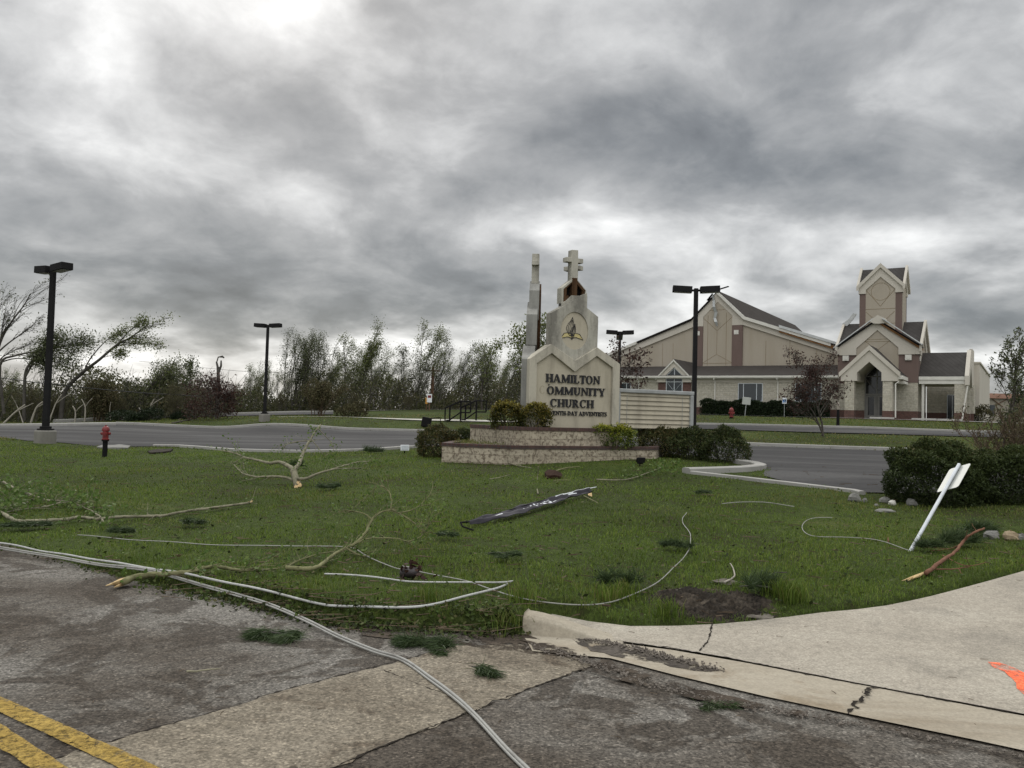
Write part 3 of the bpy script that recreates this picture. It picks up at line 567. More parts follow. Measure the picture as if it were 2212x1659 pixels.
# --- serif capitals, unit height
def L_stem(x, w, z0=0., z1=1.): return [(x, z0), (x+w, z0), (x+w, z1), (x, z1)]
def serif(x0, x1, z, h=.075): return [(x0, z), (x1, z), (x1, z+h), (x0, z+h)]
TK, TN = .225, .10
def bowl(cx, cz, rx, rz, a0, a1, wx, wz, n=14): return ('ring', arc(cx, cz, rx, rz, a0, a1, n), arc(cx, cz, rx-wx, rz-wz, a0, a1, n))
def glyph(ch):
    S = lambda x, w=TK: [L_stem(x, w), serif(x-.07, x+w+.07, 0), serif(x-.07, x+w+.07, .925)]
    if ch == 'H': return S(.07)+S(.59)+[[(.2, .47), (.65, .47), (.65, .54), (.2, .54)]], .85
    if ch == 'I': return S(.07), .33
    if ch == 'L': return S(.07)+[[(.2, 0), (.62, 0), (.66, .27), (.6, .27), (.55, .07), (.2, .07)]], .66
    if ch == 'T': return [L_stem(.27, TK), serif(.18, .55, 0), [(.02, .93), (.71, .93), (.71, 1), (.02, 1)], [(0, .72), (.055, .72), (.09, .95), (.02, .95)], [(.73, .72), (.675, .72), (.64, .95), (.71, .95)]], .73
    if ch == 'E': return S(.07)+[[(.2, 0), (.62, 0), (.66, .27), (.6, .27), (.55, .07), (.2, .07)], [(.2, .93), (.58, .93), (.58, .75), (.63, .75), (.63, 1), (.2, 1)], [(.2, .47), (.45, .47), (.45, .36), (.5, .36), (.5, .66), (.45, .66), (.45, .54), (.2, .54)]], .68
    if ch == 'A': return [[(.33, 1), (.47, 1), (.83, .03), (.62, .03), (.36, .78), (.13, .03), (.055, .03)], serif(-.02, .22, 0), serif(.54, .9, 0), [(.18, .28), (.62, .28), (.6, .35), (.2, .35)]], .88
    if ch == 'V': return [[(.0, .96), (.21, .96), (.47, .22), (.70, .96), (.77, .96), (.46, 0), (.36, 0)], serif(-.06, .3, .94), serif(.6, .87, .94)], .82
    if ch == 'Y': return [L_stem(.31, TK, 0, .46), serif(.2, .6, 0), [(.03, .96), (.24, .96), (.44, .55), (.62, .96), (.7, .96), (.49, .43), (.31, .43)], serif(-.03, .32, .94), serif(.54, .79, .94)], .77
    if ch == 'N': return [L_stem(.1, TN), L_stem(.68, TN), [(.04, 1), (.24, 1), (.755, .1), (.755, 0), (.68, 0), (.12, .93)], serif(0, .27, 0), serif(.58, .85, .94)], .85
    if ch == 'M': return [L_stem(.09, TN), L_stem(.77, TK), [(.05, 1), (.25, 1), (.53, .3), (.79, 1), (.88, 1), (.88, .93), (.51, 0), (.45, 0), (.12, .88)], serif(0, .26, 0), serif(.7, 1.03, 0), serif(.83, 1.03, .94)], 1.04
    if ch == 'U': return [L_stem(.07, TK, .3, 1), serif(0, .33, .94), L_stem(.6, TN, .3, 1), serif(.51, .77, .94), bowl(.3725, .32, .3025, .335, 180, 360, .16, .1)], .78
    if ch == 'O': return [bowl(.4, .5, .4, .515, 0, 360, .19, .065, 28)], .82
    if ch == 'C': return [bowl(.4, .5, .4, .515, 48, 318, .19, .065, 22), [(.63, .67), (.69, .67), (.69, 1), (.635, .98), (.61, .86)], [(.60, .15), (.68, .22), (.66, .14), (.60, .08)]], .76
    if ch == 'R': return S(.07)+[bowl(.3, .735, .34, .265, -90, 90, .18, .065, 12), [(.2, .935), (.31, .935), (.31, 1), (.2, 1)], [(.2, .47), (.31, .47), (.31, .535), (.2, .535)], [(.28, .5), (.47, .5), (.72, .06), (.82, .06), (.82, 0), (.6, 0)]], .84
    if ch == 'D': return S(.07)+[bowl(.33, .5, .44, .5, -90, 90, .19, .065, 16), [(.2, .935), (.34, .935), (.34, 1), (.2, 1)], [(.2, 0), (.34, 0), (.34, .065), (.2, .065)]], .82
    if ch == 'S': return [bowl(.29, .735, .25, .28, 40, 250, .13, .075, 14), bowl(.31, .265, .27, .28, -140, 75, .14, .075, 14), [(.14, .62), (.2, .5), (.48, .36), (.52, .42), (.44, .52), (.2, .68)], [(.48, .72), (.53, .72), (.53, 1), (.48, .97)], [(.04, .0), (.09, .03), (.09, .3), (.04, .3)]], .6
    if ch == '-': return [[(.04, .3), (.36, .3), (.36, .42), (.04, .42)]], .4
    return [], .34
def write(parent, text, x0, x1, z, h, y, mats, name='letter', skip='', depth=.035):
    tot = sum(glyph(c)[1]+.06 for c in text)-.06; sx = (x1-x0)/tot; x = x0
    for i, c in enumerate(text):
        gs, w = glyph(c)
        if gs:
            b = MB()
            for j, g in enumerate(gs):
                dy = y-.0011*j
                if g[0] == 'ring':
                    o = [(x+p[0]*sx, z+p[1]*h) for p in g[1]]; q = [(x+p[0]*sx, z+p[1]*h) for p in g[2]]
                    full = math.hypot(o[0][0]-o[-1][0], o[0][1]-o[-1][1]) < 1e-4
                    if full: o, q = o[:-1], q[:-1]
                    b.ring(o, q, dy-depth, y-.002, closed=full)
                else: b.prism([(x+p[0]*sx, z+p[1]*h) for p in g], dy-depth, y-.002)
            b.build(name, mats, parent)
        x += (w+.06)*sx
def cross_mesh(c, zb, y0, y1):
    b = MB(); b.prism([(c-.1, zb), (c+.1, zb), (c+.1, 4.42), (c+.26, 4.42), (c+.26, 4.54), (c+.1, 4.54), (c+.095, 4.76), (c-.1, 4.75), (c-.1, 4.54), (c-.26, 4.54), (c-.26, 4.42), (c-.1, 4.42)], y0, y1)
    return b
TH = .33
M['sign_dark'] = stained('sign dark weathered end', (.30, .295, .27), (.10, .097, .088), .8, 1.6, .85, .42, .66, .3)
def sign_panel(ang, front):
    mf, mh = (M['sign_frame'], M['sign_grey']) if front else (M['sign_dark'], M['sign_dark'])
    pe = empty('sign_panel', (0, 0, 0), None, None); pe.parent = sign; pe.rotation_euler = (0, 0, ang); y = -.95
    if front: tag(pe, 'side facing the road with black church name')
    b = MB(); b.ring(FR_OUT, FR_IN, y, y+TH, closed=False); b.build('frame', mf, pe, bevel=.012)
    b = MB(); b.prism([(p[0]*1.01, p[1]) for p in FR_IN], y+.075, y+TH-.05); b.build('board', M['sign_board'], pe)
    y2 = y+.07
    hexo = [(-.03, 1.70), (-.735, 2.19), (-.745, 3.005), (-.02, 3.43), (.695, 3.005), (.685, 2.19)]
    c0, z0, r1, r2 = -.03, 2.58, .425, .50
    circ = lambda rx, rz, n=36: [(c0+rx*math.cos(2*math.pi*i/n), z0+rz*math.sin(2*math.pi*i/n)) for i in range(n)]
    # six sided head with a round recess: outline sampled at the same angles as the circle
    cc = circ(r1, r2)
    def hit(a):
        best = None
        for i in range(6):
            p, q = np.array(hexo[i]), np.array(hexo[(i+1) % 6]); e = q-p; dd = np.array([math.cos(a), math.sin(a)]); m = np.array([[dd[0], -e[0]], [dd[1], -e[1]]])
            if abs(np.linalg.det(m)) < 1e-9: continue
            t, s = np.linalg.solve(m, p-np.array([c0, z0]))
            if t > 0 and -1e-6 <= s <= 1+1e-6 and (best is None or t < best): best = t
        return (c0+best*math.cos(a), z0+best*math.sin(a))
    angs = sorted([2*math.pi*i/48 for i in range(48)]+[math.atan2(p[1]-z0, p[0]-c0) % (2*math.pi) for p in hexo])
    b = MB(); b.ring([hit(a) for a in angs], [(c0+r1*math.cos(a), z0+r2*math.sin(a)) for a in angs], y2, y2+TH-.04); b.build('head', mh, pe)
    b = MB(); b.prism([(c0+r1*1.02*math.cos(a), z0+r2*1.02*math.sin(a)) for a in angs], y2+.03, y2+TH-.08); b.build('roundel', M['sign_board'], pe)
    y3 = y2+.05
    if front:
        # skin torn off the steeple, timber bared
        b = MB(); b.prism([(-.415, 2.9), (-.415, 3.30), (-.30, 3.36), (-.20, 3.44), (-.12, 3.52), (.06, 3.53), (.16, 3.54), (.24, 3.585), (.365, 3.625), (.365, 2.9)], y3, y3+.06)
        b.prism([(-.415, 3.29), (-.355, 3.31), (-.355, 3.67), (-.04, 3.94), (-.03, 4.01), (-.415, 3.70)], y3+.03, y3+TH-.06)
        b.prism([(.325, 3.6), (.365, 3.62), (.365, 3.70), (.06, 3.98), (.05, 3.95), (.325, 3.69)], y3+.05, y3+TH-.06)
        b.build('steeple', M['sign_grey'], pe, bevel=.006)
        t = MB(); t.box(-.095, .055, y3+.02, y3+.16, 3.4, 4.0); t.box(-.06, -.03, y3+.012, y3+.05, 3.45, 3.97)
        t.box(-.345, -.265, y3+.03, y3+.12, 3.3, 3.68); t.box(.24, .32, y3+.05, y3+.14, 3.5, 3.68)
        for sgn in (-1, 1):
            mm = Matrix.Translation((-.02+sgn*.185, y3+.08, 3.80)) @ Matrix.Rotation(sgn*rad(42), 4, 'Y'); t.box(-.2, .2, -.04, .05, -.035, .035, 0, mm)
        mm = Matrix.Translation((-.26, y3+.07, 3.43)) @ Matrix.Rotation(rad(-48), 4, 'Y'); t.box(-.1, .1, -.03, .04, -.03, .03, 0, mm)
        t.build('timber_frame', M['timber'], pe)
        b = MB(); b.prism([(-.35, 3.25), (.32, 3.25), (.32, 3.68), (-.02, 3.97), (-.35, 3.68)], y3+.18, y3+TH-.08); b.build('hollow_shade', M['dark'], pe)  # near-black solid painted as the shade inside the torn steeple
    else:
        b = MB(); b.prism([(-.415, 2.9), (-.415, 3.70), (-.02, 4.01), (.365, 3.70), (.365, 2.9)], y3, y3+TH-.06); b.build('steeple', mh, pe, bevel=.006)
        b = MB(); b.prism([(-.42, 1.75), (.2, 1.75), (.16, 3.75), (-.12, 3.95), (-.38, 3.7)], y+TH-.06, y+TH+.10); b.build('inner_dark_slab', M['timber'], pe)  # dark slab added to darken the panel's inner side
    y4 = y3+.04
    b = cross_mesh(-.02, 3.93, y4, y4+.2); b.build('cross', M['sign_grey'], pe, bevel=.008)
    return pe
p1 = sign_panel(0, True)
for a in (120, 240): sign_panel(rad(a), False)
# dark slabs on the inner sides, seen between the faces
yb = -.95+.075
write(p1, 'HAMILTON', -.88, .79, 1.19, .215, yb, M['letters'])
write(p1, 'OMMUNITY', -.835, .955, .875, .205, yb, M['letters'])
write(p1, 'CHURCH', -.725, .605, .55, .208, yb, M['letters'])
write(p1, 'SEVENTH-DAY ADVENTISTS', -.897, 1.035, .335, .112, yb, M['letters'], depth=.025)
# ghost of the lost C and its fixings
gh = MB(); g = bowl(.4, .5, .4, .515, 48, 318, .19, .065, 22); gh.ring([(-1.05+p[0]*.215, .88+p[1]*.205) for p in g[1]], [(-1.05+p[0]*.215, .88+p[1]*.205) for p in g[2]], yb-.003, yb+.001, closed=False)
gh.build('letter_stain', simple('stain of lost letter', (.36, .32, .24), .9, .2, 12), p1, label='pale stain left by a missing letter C')
gh = MB(); gh.box(-.79, -.765, yb-.02, yb-.001, 1.10, 1.14); gh.build('letter_stub', M['letters'], p1)
# emblem: open book with two flames
ye = -.95+.07+.03
def flame(x, z, s, fl=1):
    L = [(0, 0), (-.10, .10), (-.155, .22), (-.15, .34), (-.085, .46), (.02, .56), (.085, .70)]; R_ = [(.04, .0), (.05, .10), (.10, .20), (.135, .32), (.14, .44), (.12, .56), (.085, .70)]
    return [(x+p[0]*s, z+p[1]*s) for p in L]+[(x+p[0]*s, z+p[1]*s) for p in R_[::-1][1:]], [(x+p[0]*s, z+p[1]*s) for p in L], [(x+p[0]*s, z+p[1]*s) for p in R_]
ob = MB(); og = MB(); cx = -.10
for (fx, fz, fs) in ((cx-.055, 2.435, .72), (cx+.035, 2.40, .52)):
    po, Ls, Rs = flame(fx, fz, fs)
    Lr = np.array([np.interp(np.linspace(0, 1, 9), np.linspace(0, 1, len(Ls)), [p[c] for p in Ls]) for c in (0, 1)]).T; Rr = np.array([np.interp(np.linspace(0, 1, 9), np.linspace(0, 1, len(Rs)), [p[c] for p in Rs]) for c in (0, 1)]).T
    for k in range(5):
        t = k/4; q_ = Lr*(1-t)+Rr*t
        if 0 < k < 4: q_ = q_[1:-1]
        ob.tube([(p[0], ye-.009, p[1]) for p in q_], .0075 if k in (0, 4) else .0055, 5)
for sg in (-1, 1):
    pg = [(cx, 2.375), (cx+sg*.12, 2.41), (cx+sg*.35, 2.355), (cx+sg*.235, 2.50), (cx+sg*.1, 2.52), (cx, 2.47)]
    og.prism(pg if sg > 0 else pg[::-1], ye-.005, ye-.001)
    ob.tube([(p[0], ye-.008, p[1]) for p in pg[:4]], .011, 5); ob.tube([(p[0], ye-.008, p[1]) for p in pg[3:]], .0085, 5)
ob.box(cx-.017, cx+.017, ye-.014, ye-.002, 2.34, 2.51); ob.box(cx-.055, cx+.055, ye-.0155, ye-.003, 2.44, 2.465)
og.build('emblem_fill', M['gold'], p1); ob.build('emblem', M['letters'], p1)
# changeable letter board beside the sign
def SP(w, n, z=0.): q = SO+su*w+sn*n; return (q[0], q[1], SZ+z)
lb = empty('letter_board', SP(1.42, .15, 0), 'louvred cream message board in a grey metal frame, right of the church sign', 'message board', rz=SA)
LW, LH = 2.62, 1.07
b = MB(); b.box(.04, LW-.04, .05, .34, .02, LH-.06); b.build('panel', M['sign_board'], lb)
for k in range(8):
    b = MB(); z = .04+k*.127; b.prism([(.012, z), (.05, z+.115), (.05, z)], .10, LW-.1, ax='yz'); b.build('louvre', M['sign_board'], lb)
for x in (.33, LW-.38): MB().tube([(x, .005, .05), (x+.004, .005, LH-.12)], .006, 5).build('hanging_wire', M['metal_grey'], lb)
b = MB(); b.box(-.03, LW+.03, -.03, .36, LH-.062, LH+.045); b.build('top_rail', M['metal_grey'], lb, bevel=.02)
for x in (-.015, LW-.105): MB().box(x, x+.12, -.03, .355, -.6, LH-.064).build('post', M['metal_grey'], lb, bevel=.02)
# ---- planter walls
CAPZ = .862
pts = [P(987, 950, 23.4), P(955, 957, 20.8), P(1110, 960, 20.2), P(1417, 967, 22.0), P(1440, 962, 25.0)]; pts = [p[:2] for p in pts]
def offset(pl, o):
    out = []
    for i, p in enumerate(pl):
        ns = []
        for a, b in ((i-1, i), (i, i+1)):
            if 0 <= a and b < len(pl): e = pl[b]-pl[a]; e = e/np.linalg.norm(e); ns.append(np.array([-e[1], e[0]]))
        n = sum(ns); n = n/np.linalg.norm(n); n = n/max(.5, n @ ns[0]); out.append(p+n*o)
    return out
def wall(pl, t, z0, z1, m, name, parent=None, proud=0.):
    b = MB(); b.ring([tuple(p) for p in offset(pl, -proud)], [tuple(p) for p in offset(pl, t+proud)], z0, z1, ax='xy', closed=False); return b.build(name, m, parent)
pw = empty('planter_wall', (pts[2][0], pts[2][1], .3), 'lower and longer of the two mossy block walls with brick coping before the sign', 'planter wall')
def rel(o, e): o.parent = e; o.matrix_parent_inverse = Matrix.Translation(e.location).inverted(); return o
rel(wall(pts, .2, .1, CAPZ-.085, M['splitblock'], 'block_wall'), pw); rel(wall(pts, .2, CAPZ-.085, CAPZ, M['capbrick'], 'brick_coping', None, .018), pw)
PLP = [tuple(p) for p in pts]; ip = offset(pts, .19); soil = MB(); soil.add([(p[0], p[1], CAPZ-.06) for p in ip], [tuple(range(len(ip)))]); rel(soil.build('soil_bed', M['lawn']), pw)
uz = SZ+.02; up = [np.array(SP(w, n)[:2]) for w, n in ((-2.02, 2.2), (-2.02, -.55), (1.02, -.55), (1.02, .4))]
uw = empty('planter_wall', (up[1][0], up[1][1], CAPZ-.06), 'short upper block wall with brick coping right under the church name', 'planter wall')
rel(wall(up, .2, CAPZ-.055, uz-.085, M['splitblock'], 'block_wall'), uw); rel(wall(up, .2, uz-.085, uz, M['capbrick'], 'brick_coping', None, .018), uw)
ip = offset(up, .19); soil = MB(); soil.add([(p[0], p[1], uz-.05) for p in ip], [tuple(range(len(ip)))]); rel(soil.build('soil_bed', M['soil']), uw)
# ------------------------------------------------------------------ church
CA = rad(-32); CO = P(1860, 905, 75)
ch = empty('church', CO, 'large cream and tan church with steep dark roofs and a square gabled tower', 'church', rz=CA)
def part(b, name, m, parent=ch, **kw): return b.build(name, m, parent, **kw)
# low wing along the front
LX0, LX1 = -29.5, -1.9
part(MB().box(LX0, LX1, 0, 4.9, -.6, .8), 'brick_base', M['ch_brick'])
part(MB().box(LX0, LX1, .03, 4.9, .8, 3.32), 'block_wall', M['ch_stone'])
part(MB().box(LX0, LX1, .0, 4.9, 3.32, 3.66), 'frieze', M['ch_cream'])
b = MB(); b.box(LX0-.3, LX1, -.45, .3, 3.66, 3.78); b.box(LX0-.3, LX1, -.56, -.44, 3.74, 3.93); part(b, 'gutter', M['trimwhite'])
part(MB().add([(LX0-.3, -.5, 3.93), (LX1, -.5, 3.93), (LX1, 5., 5.26), (LX0-.3, 5., 5.26), (LX0-.3, -.5, 3.85), (LX1, -.5, 3.85)], [(0, 1, 2, 3), (4, 5, 1, 0), (0, 3, 4)]), 'lean_to_roof', M['shingle'])
for x in (-13.56, -21.71, -7.43, -26.2): part(MB().box(x-.05, x+.05, -.09, .03, .1, 3.7).box(x-.06, x+.06, -.5, .02, 3.55, 3.66), 'downspout', M['trimwhite'])
part(MB().tube([(-19.4, 2.3, 4.4), (-19.4, 2.3, 4.95)], .05, 6), 'vent_pipe', M['trimwhite'])
def window(x0, x1, z0, z1, bars, y=0.):
    f = MB(); fw = .055
    f.ring([(x0, z0), (x1, z0), (x1, z1), (x0, z1)], [(x0+fw, z0+fw), (x1-fw, z0+fw), (x1-fw, z1-fw), (x0+fw, z1-fw)], y-.035, y+.06)
    for x in bars: f.box(x-.03, x+.03, y-.032, y+.05, z0+fw, z1-fw)
    w = part(f, 'window', M['alu']); MB().box(x0+.02, x1-.02, y-.012, y+.04, z0+.02, z1-.02).build('pane', M['glass'], w); return w
window(-11.25, -8.87, 1.47, 3.22, (-10.72, -9.45)); window(-5.83, -3.45, 1.47, 3.22, (-5.3, -4.05)); window(-24.6, -22.6, 1.47, 3.22, (-24, -23.1))
# dormer with pointed window
dx = -17.78
part(MB().box(dx-1.75, dx+1.75, -.10, .6, -.5, 3.28), 'dormer_pier', M['ch_brick'])
b = MB(); wv_ = [(dx-.9, 3.28), (dx-.9, 4.0), (dx, 4.82), (dx+.9, 4.0), (dx+.9, 3.28)]
b.ring([(dx-1.85, 3.28), (dx-1.85, 3.72), (dx, 5.52), (dx+1.85, 3.72), (dx+1.85, 3.28)], wv_, -.28, .4, closed=False); part(b, 'dormer_gable', M['ch_cream'])
b = MB(); b.ring([(dx-1.98, 3.66), (dx-.02, 5.62), (dx+1.98, 3.66)], [(dx-1.98, 3.5), (dx-.02, 5.42), (dx+1.98, 3.5)], -.42, -.27, closed=False); part(b, 'dormer_trim', M['trimwhite'])
b = MB(); b.add([(dx-1.98, -.42, 3.68), (dx, -.42, 5.66), (dx, 5., 5.66), (dx-1.98, 5., 3.68), (dx+1.98, -.42, 3.68), (dx+1.98, 5., 3.68)], [(0, 1, 2, 3), (1, 4, 5, 2)]); part(b, 'dormer_roof', M['shingle'])
f = MB(); fo = [(dx-.88, 1.4), (dx-.88, 3.98), (dx, 4.78), (dx+.88, 3.98), (dx+.88, 1.4)]; fi = [(dx-.82, 1.46), (dx-.82, 3.95), (dx, 4.70), (dx+.82, 3.95), (dx+.82, 1.46)]
f.ring(fo, fi, -.16, -.02); f.box(dx-.03, dx+.03, -.15, -.03, 2.35, 4.72); f.box(dx-.82, dx+.82, -.148, -.032, 3.3, 3.36); f.box(dx-.82, dx+.82, -.149, -.033, 3.76, 3.82)
f.tube([(dx-.82, -.09, 3.3), (dx, -.09, 2.35), (dx+.82, -.09, 3.3)], .035, 4)
w = part(f, 'window', M['alu']); MB().prism(fo, -.11, -.05).build('pane', M['glass'], w)
# main hall
GAX = -15.1; gy_ = 5.0
GO = [(-29.5, 5.0), (-29.5, 5.95), (-17.95, 10.28), (GAX, 13.12), (-12.22, 10.30), (-1.2, 6.45), (-1.2, 5.0)]
GI = [(-28.6, 5.0), (-28.6, 5.55), (-17.6, 9.5), (GAX, 12.10), (-12.4, 9.5), (-1.3, 5.55), (-1.3, 5.0)]
LHALL = 34.
part(MB().prism(GO, gy_+.12, gy_+LHALL), 'hall_wall', M['ch_tan'])
b = MB(); b.ring([(x-(.0), z) for x, z in GO], [(-28.6, 5.0), (-28.6, 5.55), (-17.56, 9.52), (GAX, 12.10), (-12.38, 9.52), (-1.25, 5.6), (-1.25, 5.0)], gy_-.05, gy_+.125, closed=False); part(b, 'gable_trim', M['ch_cream'])
# the tall centre bay
b = MB(); b.prism([(-16.6, 5.15), (-16.6, 10.52), (GAX+.03, 12.07), (-13.5, 10.55), (-13.5, 5.15)], gy_-.02, gy_+.11); part(b, 'centre_bay', M['ch_tan'])
b = MB(); b.ring([(-17.6, 9.52), (-17.95, 10.25), (GAX, 13.0), (-12.25, 10.25), (-12.38, 9.52)], [(-16.61, 9.52), (-16.61, 10.52), (GAX+.03, 12.07), (-13.49, 10.55), (-13.49, 9.52)], gy_-.06, gy_+.1, closed=False); part(b, 'centre_trim', M['ch_cream'])
for x0, x1 in ((-17.6, -16.62), (-13.48, -12.38)):
    p = part(MB().box(x0, x1, gy_-.07, gy_+.1, 5.15, 9.5), 'pilaster', M['ch_brown']); c = (x0+x1)/2-.1
    MB().box(c-.24, c+.24, gy_-.1, gy_-.06, 8.55, 9.0).prism([(c-.14, 8.63), (c+.14, 8.63), (c, 8.9)], gy_-.12, gy_-.095).build('plaque', M['trimwhite'], p)
b = MB()
for (a, c) in (((-16.6, 10.4), (-15.1, 9.0)), ((-13.5, 10.4), (-15.1, 9.0)), ((-16.6, 5.6), (-15.1, 6.5)), ((-13.5, 5.6), (-15.1, 6.5)), ((-16.1, 5.3), (-16.1, 10.7)), ((-14.1, 5.3), (-14.1, 10.9)), ((-15.1, 6.5), (-15.1, 9.0)), ((-16.6, 5.55), (-13.5, 5.55)), ((-15.9, 11.2), (-14.3, 11.2))):
    b.tube([(a[0], gy_-.02, a[1]), (c[0], gy_-.02, c[1])], .022, 4)
part(b, 'score_lines', simple('score line', (.25, .20, .13), .9))
_jm = simple('wall joint', (.26, .21, .14), .9)
for x in (-24.5, -21.2, -20.0, -10.0, -7.6, -5.0): part(MB().tube([(x, gy_+.115, 5.25), (x, gy_+.115, 6.9 if abs(x+15) > 8 else 7.8)], .02, 4), 'wall_joint', _jm)
# hall roof: steep crown, shallow flanks
def roofq(pts2, y0, y1, th=.14):
    b = MB(); n = len(pts2); b.ring([(p[0], p[1]+th) for p in pts2], [(p[0], p[1]+.01) for p in pts2], y0, y1, closed=False); return b
ye_ = gy_-.35
part(roofq([(-29.9, 5.82), (-17.98, 10.26), (GAX, 13.12), (-12.18, 10.28), (-.9, 6.32)], ye_+.3, gy_+LHALL+.3), 'hall_roof', M['shingle'])
b = MB(); b.ring([(GAX-.02, 13.22), (-12.16, 10.38), (-3.6, 7.39)], [(GAX-.02, 12.9), (-12.24, 10.06), (-3.6, 7.07)], ye_, gy_-.055, closed=False)
part(b, 'rake_trim', M['trimwhite'])
b = MB(); b.ring([(-29.9, 5.92), (-24.2, 8.03)], [(-29.9, 5.62), (-24.2, 7.73)], ye_, gy_-.055, closed=False); part(b, 'rake_trim', M['trimwhite'])
b = MB(); b.ring([(-24.1, 8.02), (-17.98, 10.3), (-15.5, 12.78)], [(-24.1, 7.85), (-17.96, 10.13), (-15.45, 12.6)], ye_+.12, gy_-.056, closed=False); part(b, 'bare_rake', M['dark'], label='torn edge on the left of the hall roof')
b = MB(); b.ring([(-8.6, 8.95), (-3.2, 7.08)], [(-8.6, 8.62), (-3.2, 6.75)], ye_+.06, gy_-.06, closed=False); part(b, 'sheathing', M['ply'], label='orange boards bared at the roof edge')
b = MB(); b.ring([(-8.6, 9.35), (-3.0, 7.46)], [(-8.55, 9.06), (-3.0, 7.2)], ye_-.1, ye_+.7, closed=False); part(b, 'loose_flashing', M['flash'])
# strip of flashing hanging down the gable
b = MB(); hs = [(-15.55, 12.85, .14), (-15.45, 12.2, .26), (-15.35, 11.5, .3), (-15.15, 10.9, .36), (-15.3, 10.3, .3), (-15.1, 9.9, .34), (-15.0, 9.45, .2)]
V = []; Fs = []
for i, (x, z, w_) in enumerate(hs):
    yy = gy_-.3+.12*math.sin(i*2.1); V += [(x-w_/2, yy, z), (x+w_/2, yy-.1, z), (x+w_/2, yy-.06, z), (x-w_/2, yy+.04, z)]
    if i: o = 4*i; Fs += [(o-4, o-3, o+1, o), (o-3, o-2, o+2, o+1), (o-2, o-1, o+3, o+2), (o-1, o-4, o, o+3)]
part(b.add(V, Fs), 'hanging_flashing', M['flash'])
b = MB()
for (x, z, a, l) in ((-15.4, 13.3, -6, .8), (-14.4, 13.5, 14, 1.0), (-15.9, 12.6, 50, .9)): b.box(-l/2, l/2, -.2, .2, -.03, .03, 0, Matrix.Translation((x, gy_-.1, z)) @ Matrix.Rotation(rad(-a), 4, 'Y'))
part(b, 'torn_ridge_cap', M['blackpaint'])
# entry block with crossing gables
BX0, BX1, BY0, BY1 = -2.05, 4.65, 0., 6.7; bc = (BX0+BX1)/2; by = (BY0+BY1)/2
part(MB().box(BX0, BX1, BY0, BY1, -.5, .78), 'brick_base', M['ch_brick'])
part(MB().box(BX0+.03, BX1-.03, BY0+.03, BY1, .78, 3.3), 'block_wall', M['ch_stone'])
part(MB().box(BX0, BX1, BY0, BY1, 3.3, 6.25), 'entry_wall', M['ch_brown'])
SL = .80
def gable4(c, w, zs, za, zin, win, y, mtrim, mtan, axis_='x', zbot=None, thick=.3):
    """gable face: pale band with a tan pointed panel; faces -y (axis x) or +x (axis y)"""
    h = w/2; ax = 'xz' if axis_ == 'x' else 'yz'; s = 1 if axis_ == 'x' else -1
    y0, y1 = (y, y+thick) if axis_ == 'x' else (y-thick, y)
    b = MB(); b.ring([(c-h, zs-.55), (c-h, zs), (c, za), (c+h, zs), (c+h, zs-.55)], [(c-win, zs-.55), (c-win, zin), (c, zin+win*.92), (c+win, zin), (c+win, zs-.55)], y0, y1, ax=ax, closed=False)
    t = MB(); t.prism([(c-win-.01, zbot), (c-win-.01, zin), (c, zin+win*.92), (c+win+.01, zin), (c+win+.01, zbot)], *((y+.1, y1) if axis_ == 'x' else (y0, y-.1)), ax=ax)
    return b, t
for (c, y, a) in ((bc, BY0-.12, 'x'), (by, BX1+.12, 'y')):
    g1, g2 = gable4(c, 7.1, 6.35, 8.95, 6.42, 1.75, y, None, None, a, 3.6)
    part(g1, 'gable_trim', M['ch_cream']); part(g2, 'gable_panel', M['ch_tan'])
# far gables of the block, left and back
for (c, y, a) in ((by, BX0+.2, 'y'),):
    g1, g2 = gable4(c, 7.1, 6.35, 8.95, 6.42, 1.75, y, None, None, a, 3.6); part(g1, 'gable_trim', M['ch_cream']); part(g2, 'gable_panel', M['ch_tan'])
for x in (-1.35, 3.85): part(MB().box(x-.26, x+.26, -.17, .02, 5.28, 5.76).prism([(x-.15, 5.37), (x+.15, 5.37), (x, 5.65)], -.2, -.165), 'plaque', M['trimwhite'])
part(MB().box(BX1-.02, BX1+.06, .9, 1.4, 5.28, 5.76), 'plaque', M['trimwhite'])
def roof_cross(c0, c1, h, ze, zr, ov, m, name):
    b = MB(); g = .3; k = (zr-ze)/h; zi = ze+k*g
    b.ring([(c1-h+g, zi+.1), (c1, zr+.1), (c1+h-g, zi+.1)], [(c1-h+g, zi), (c1, zr), (c1+h-g, zi)], c0-h-ov, c0+h+ov, ax='yz', closed=False)
    b.ring([(c0-h+g, zi+.11), (c0, zr+.11), (c0+h-g, zi+.11)], [(c0-h+g, zi), (c0, zr), (c0+h-g, zi)], c1-h-ov, c1+h+ov, closed=False)
    part(b, name, m)
roof_cross(bc, by, 3.55, 6.35, 8.95, -.02, M['seam'], 'entry_roof')
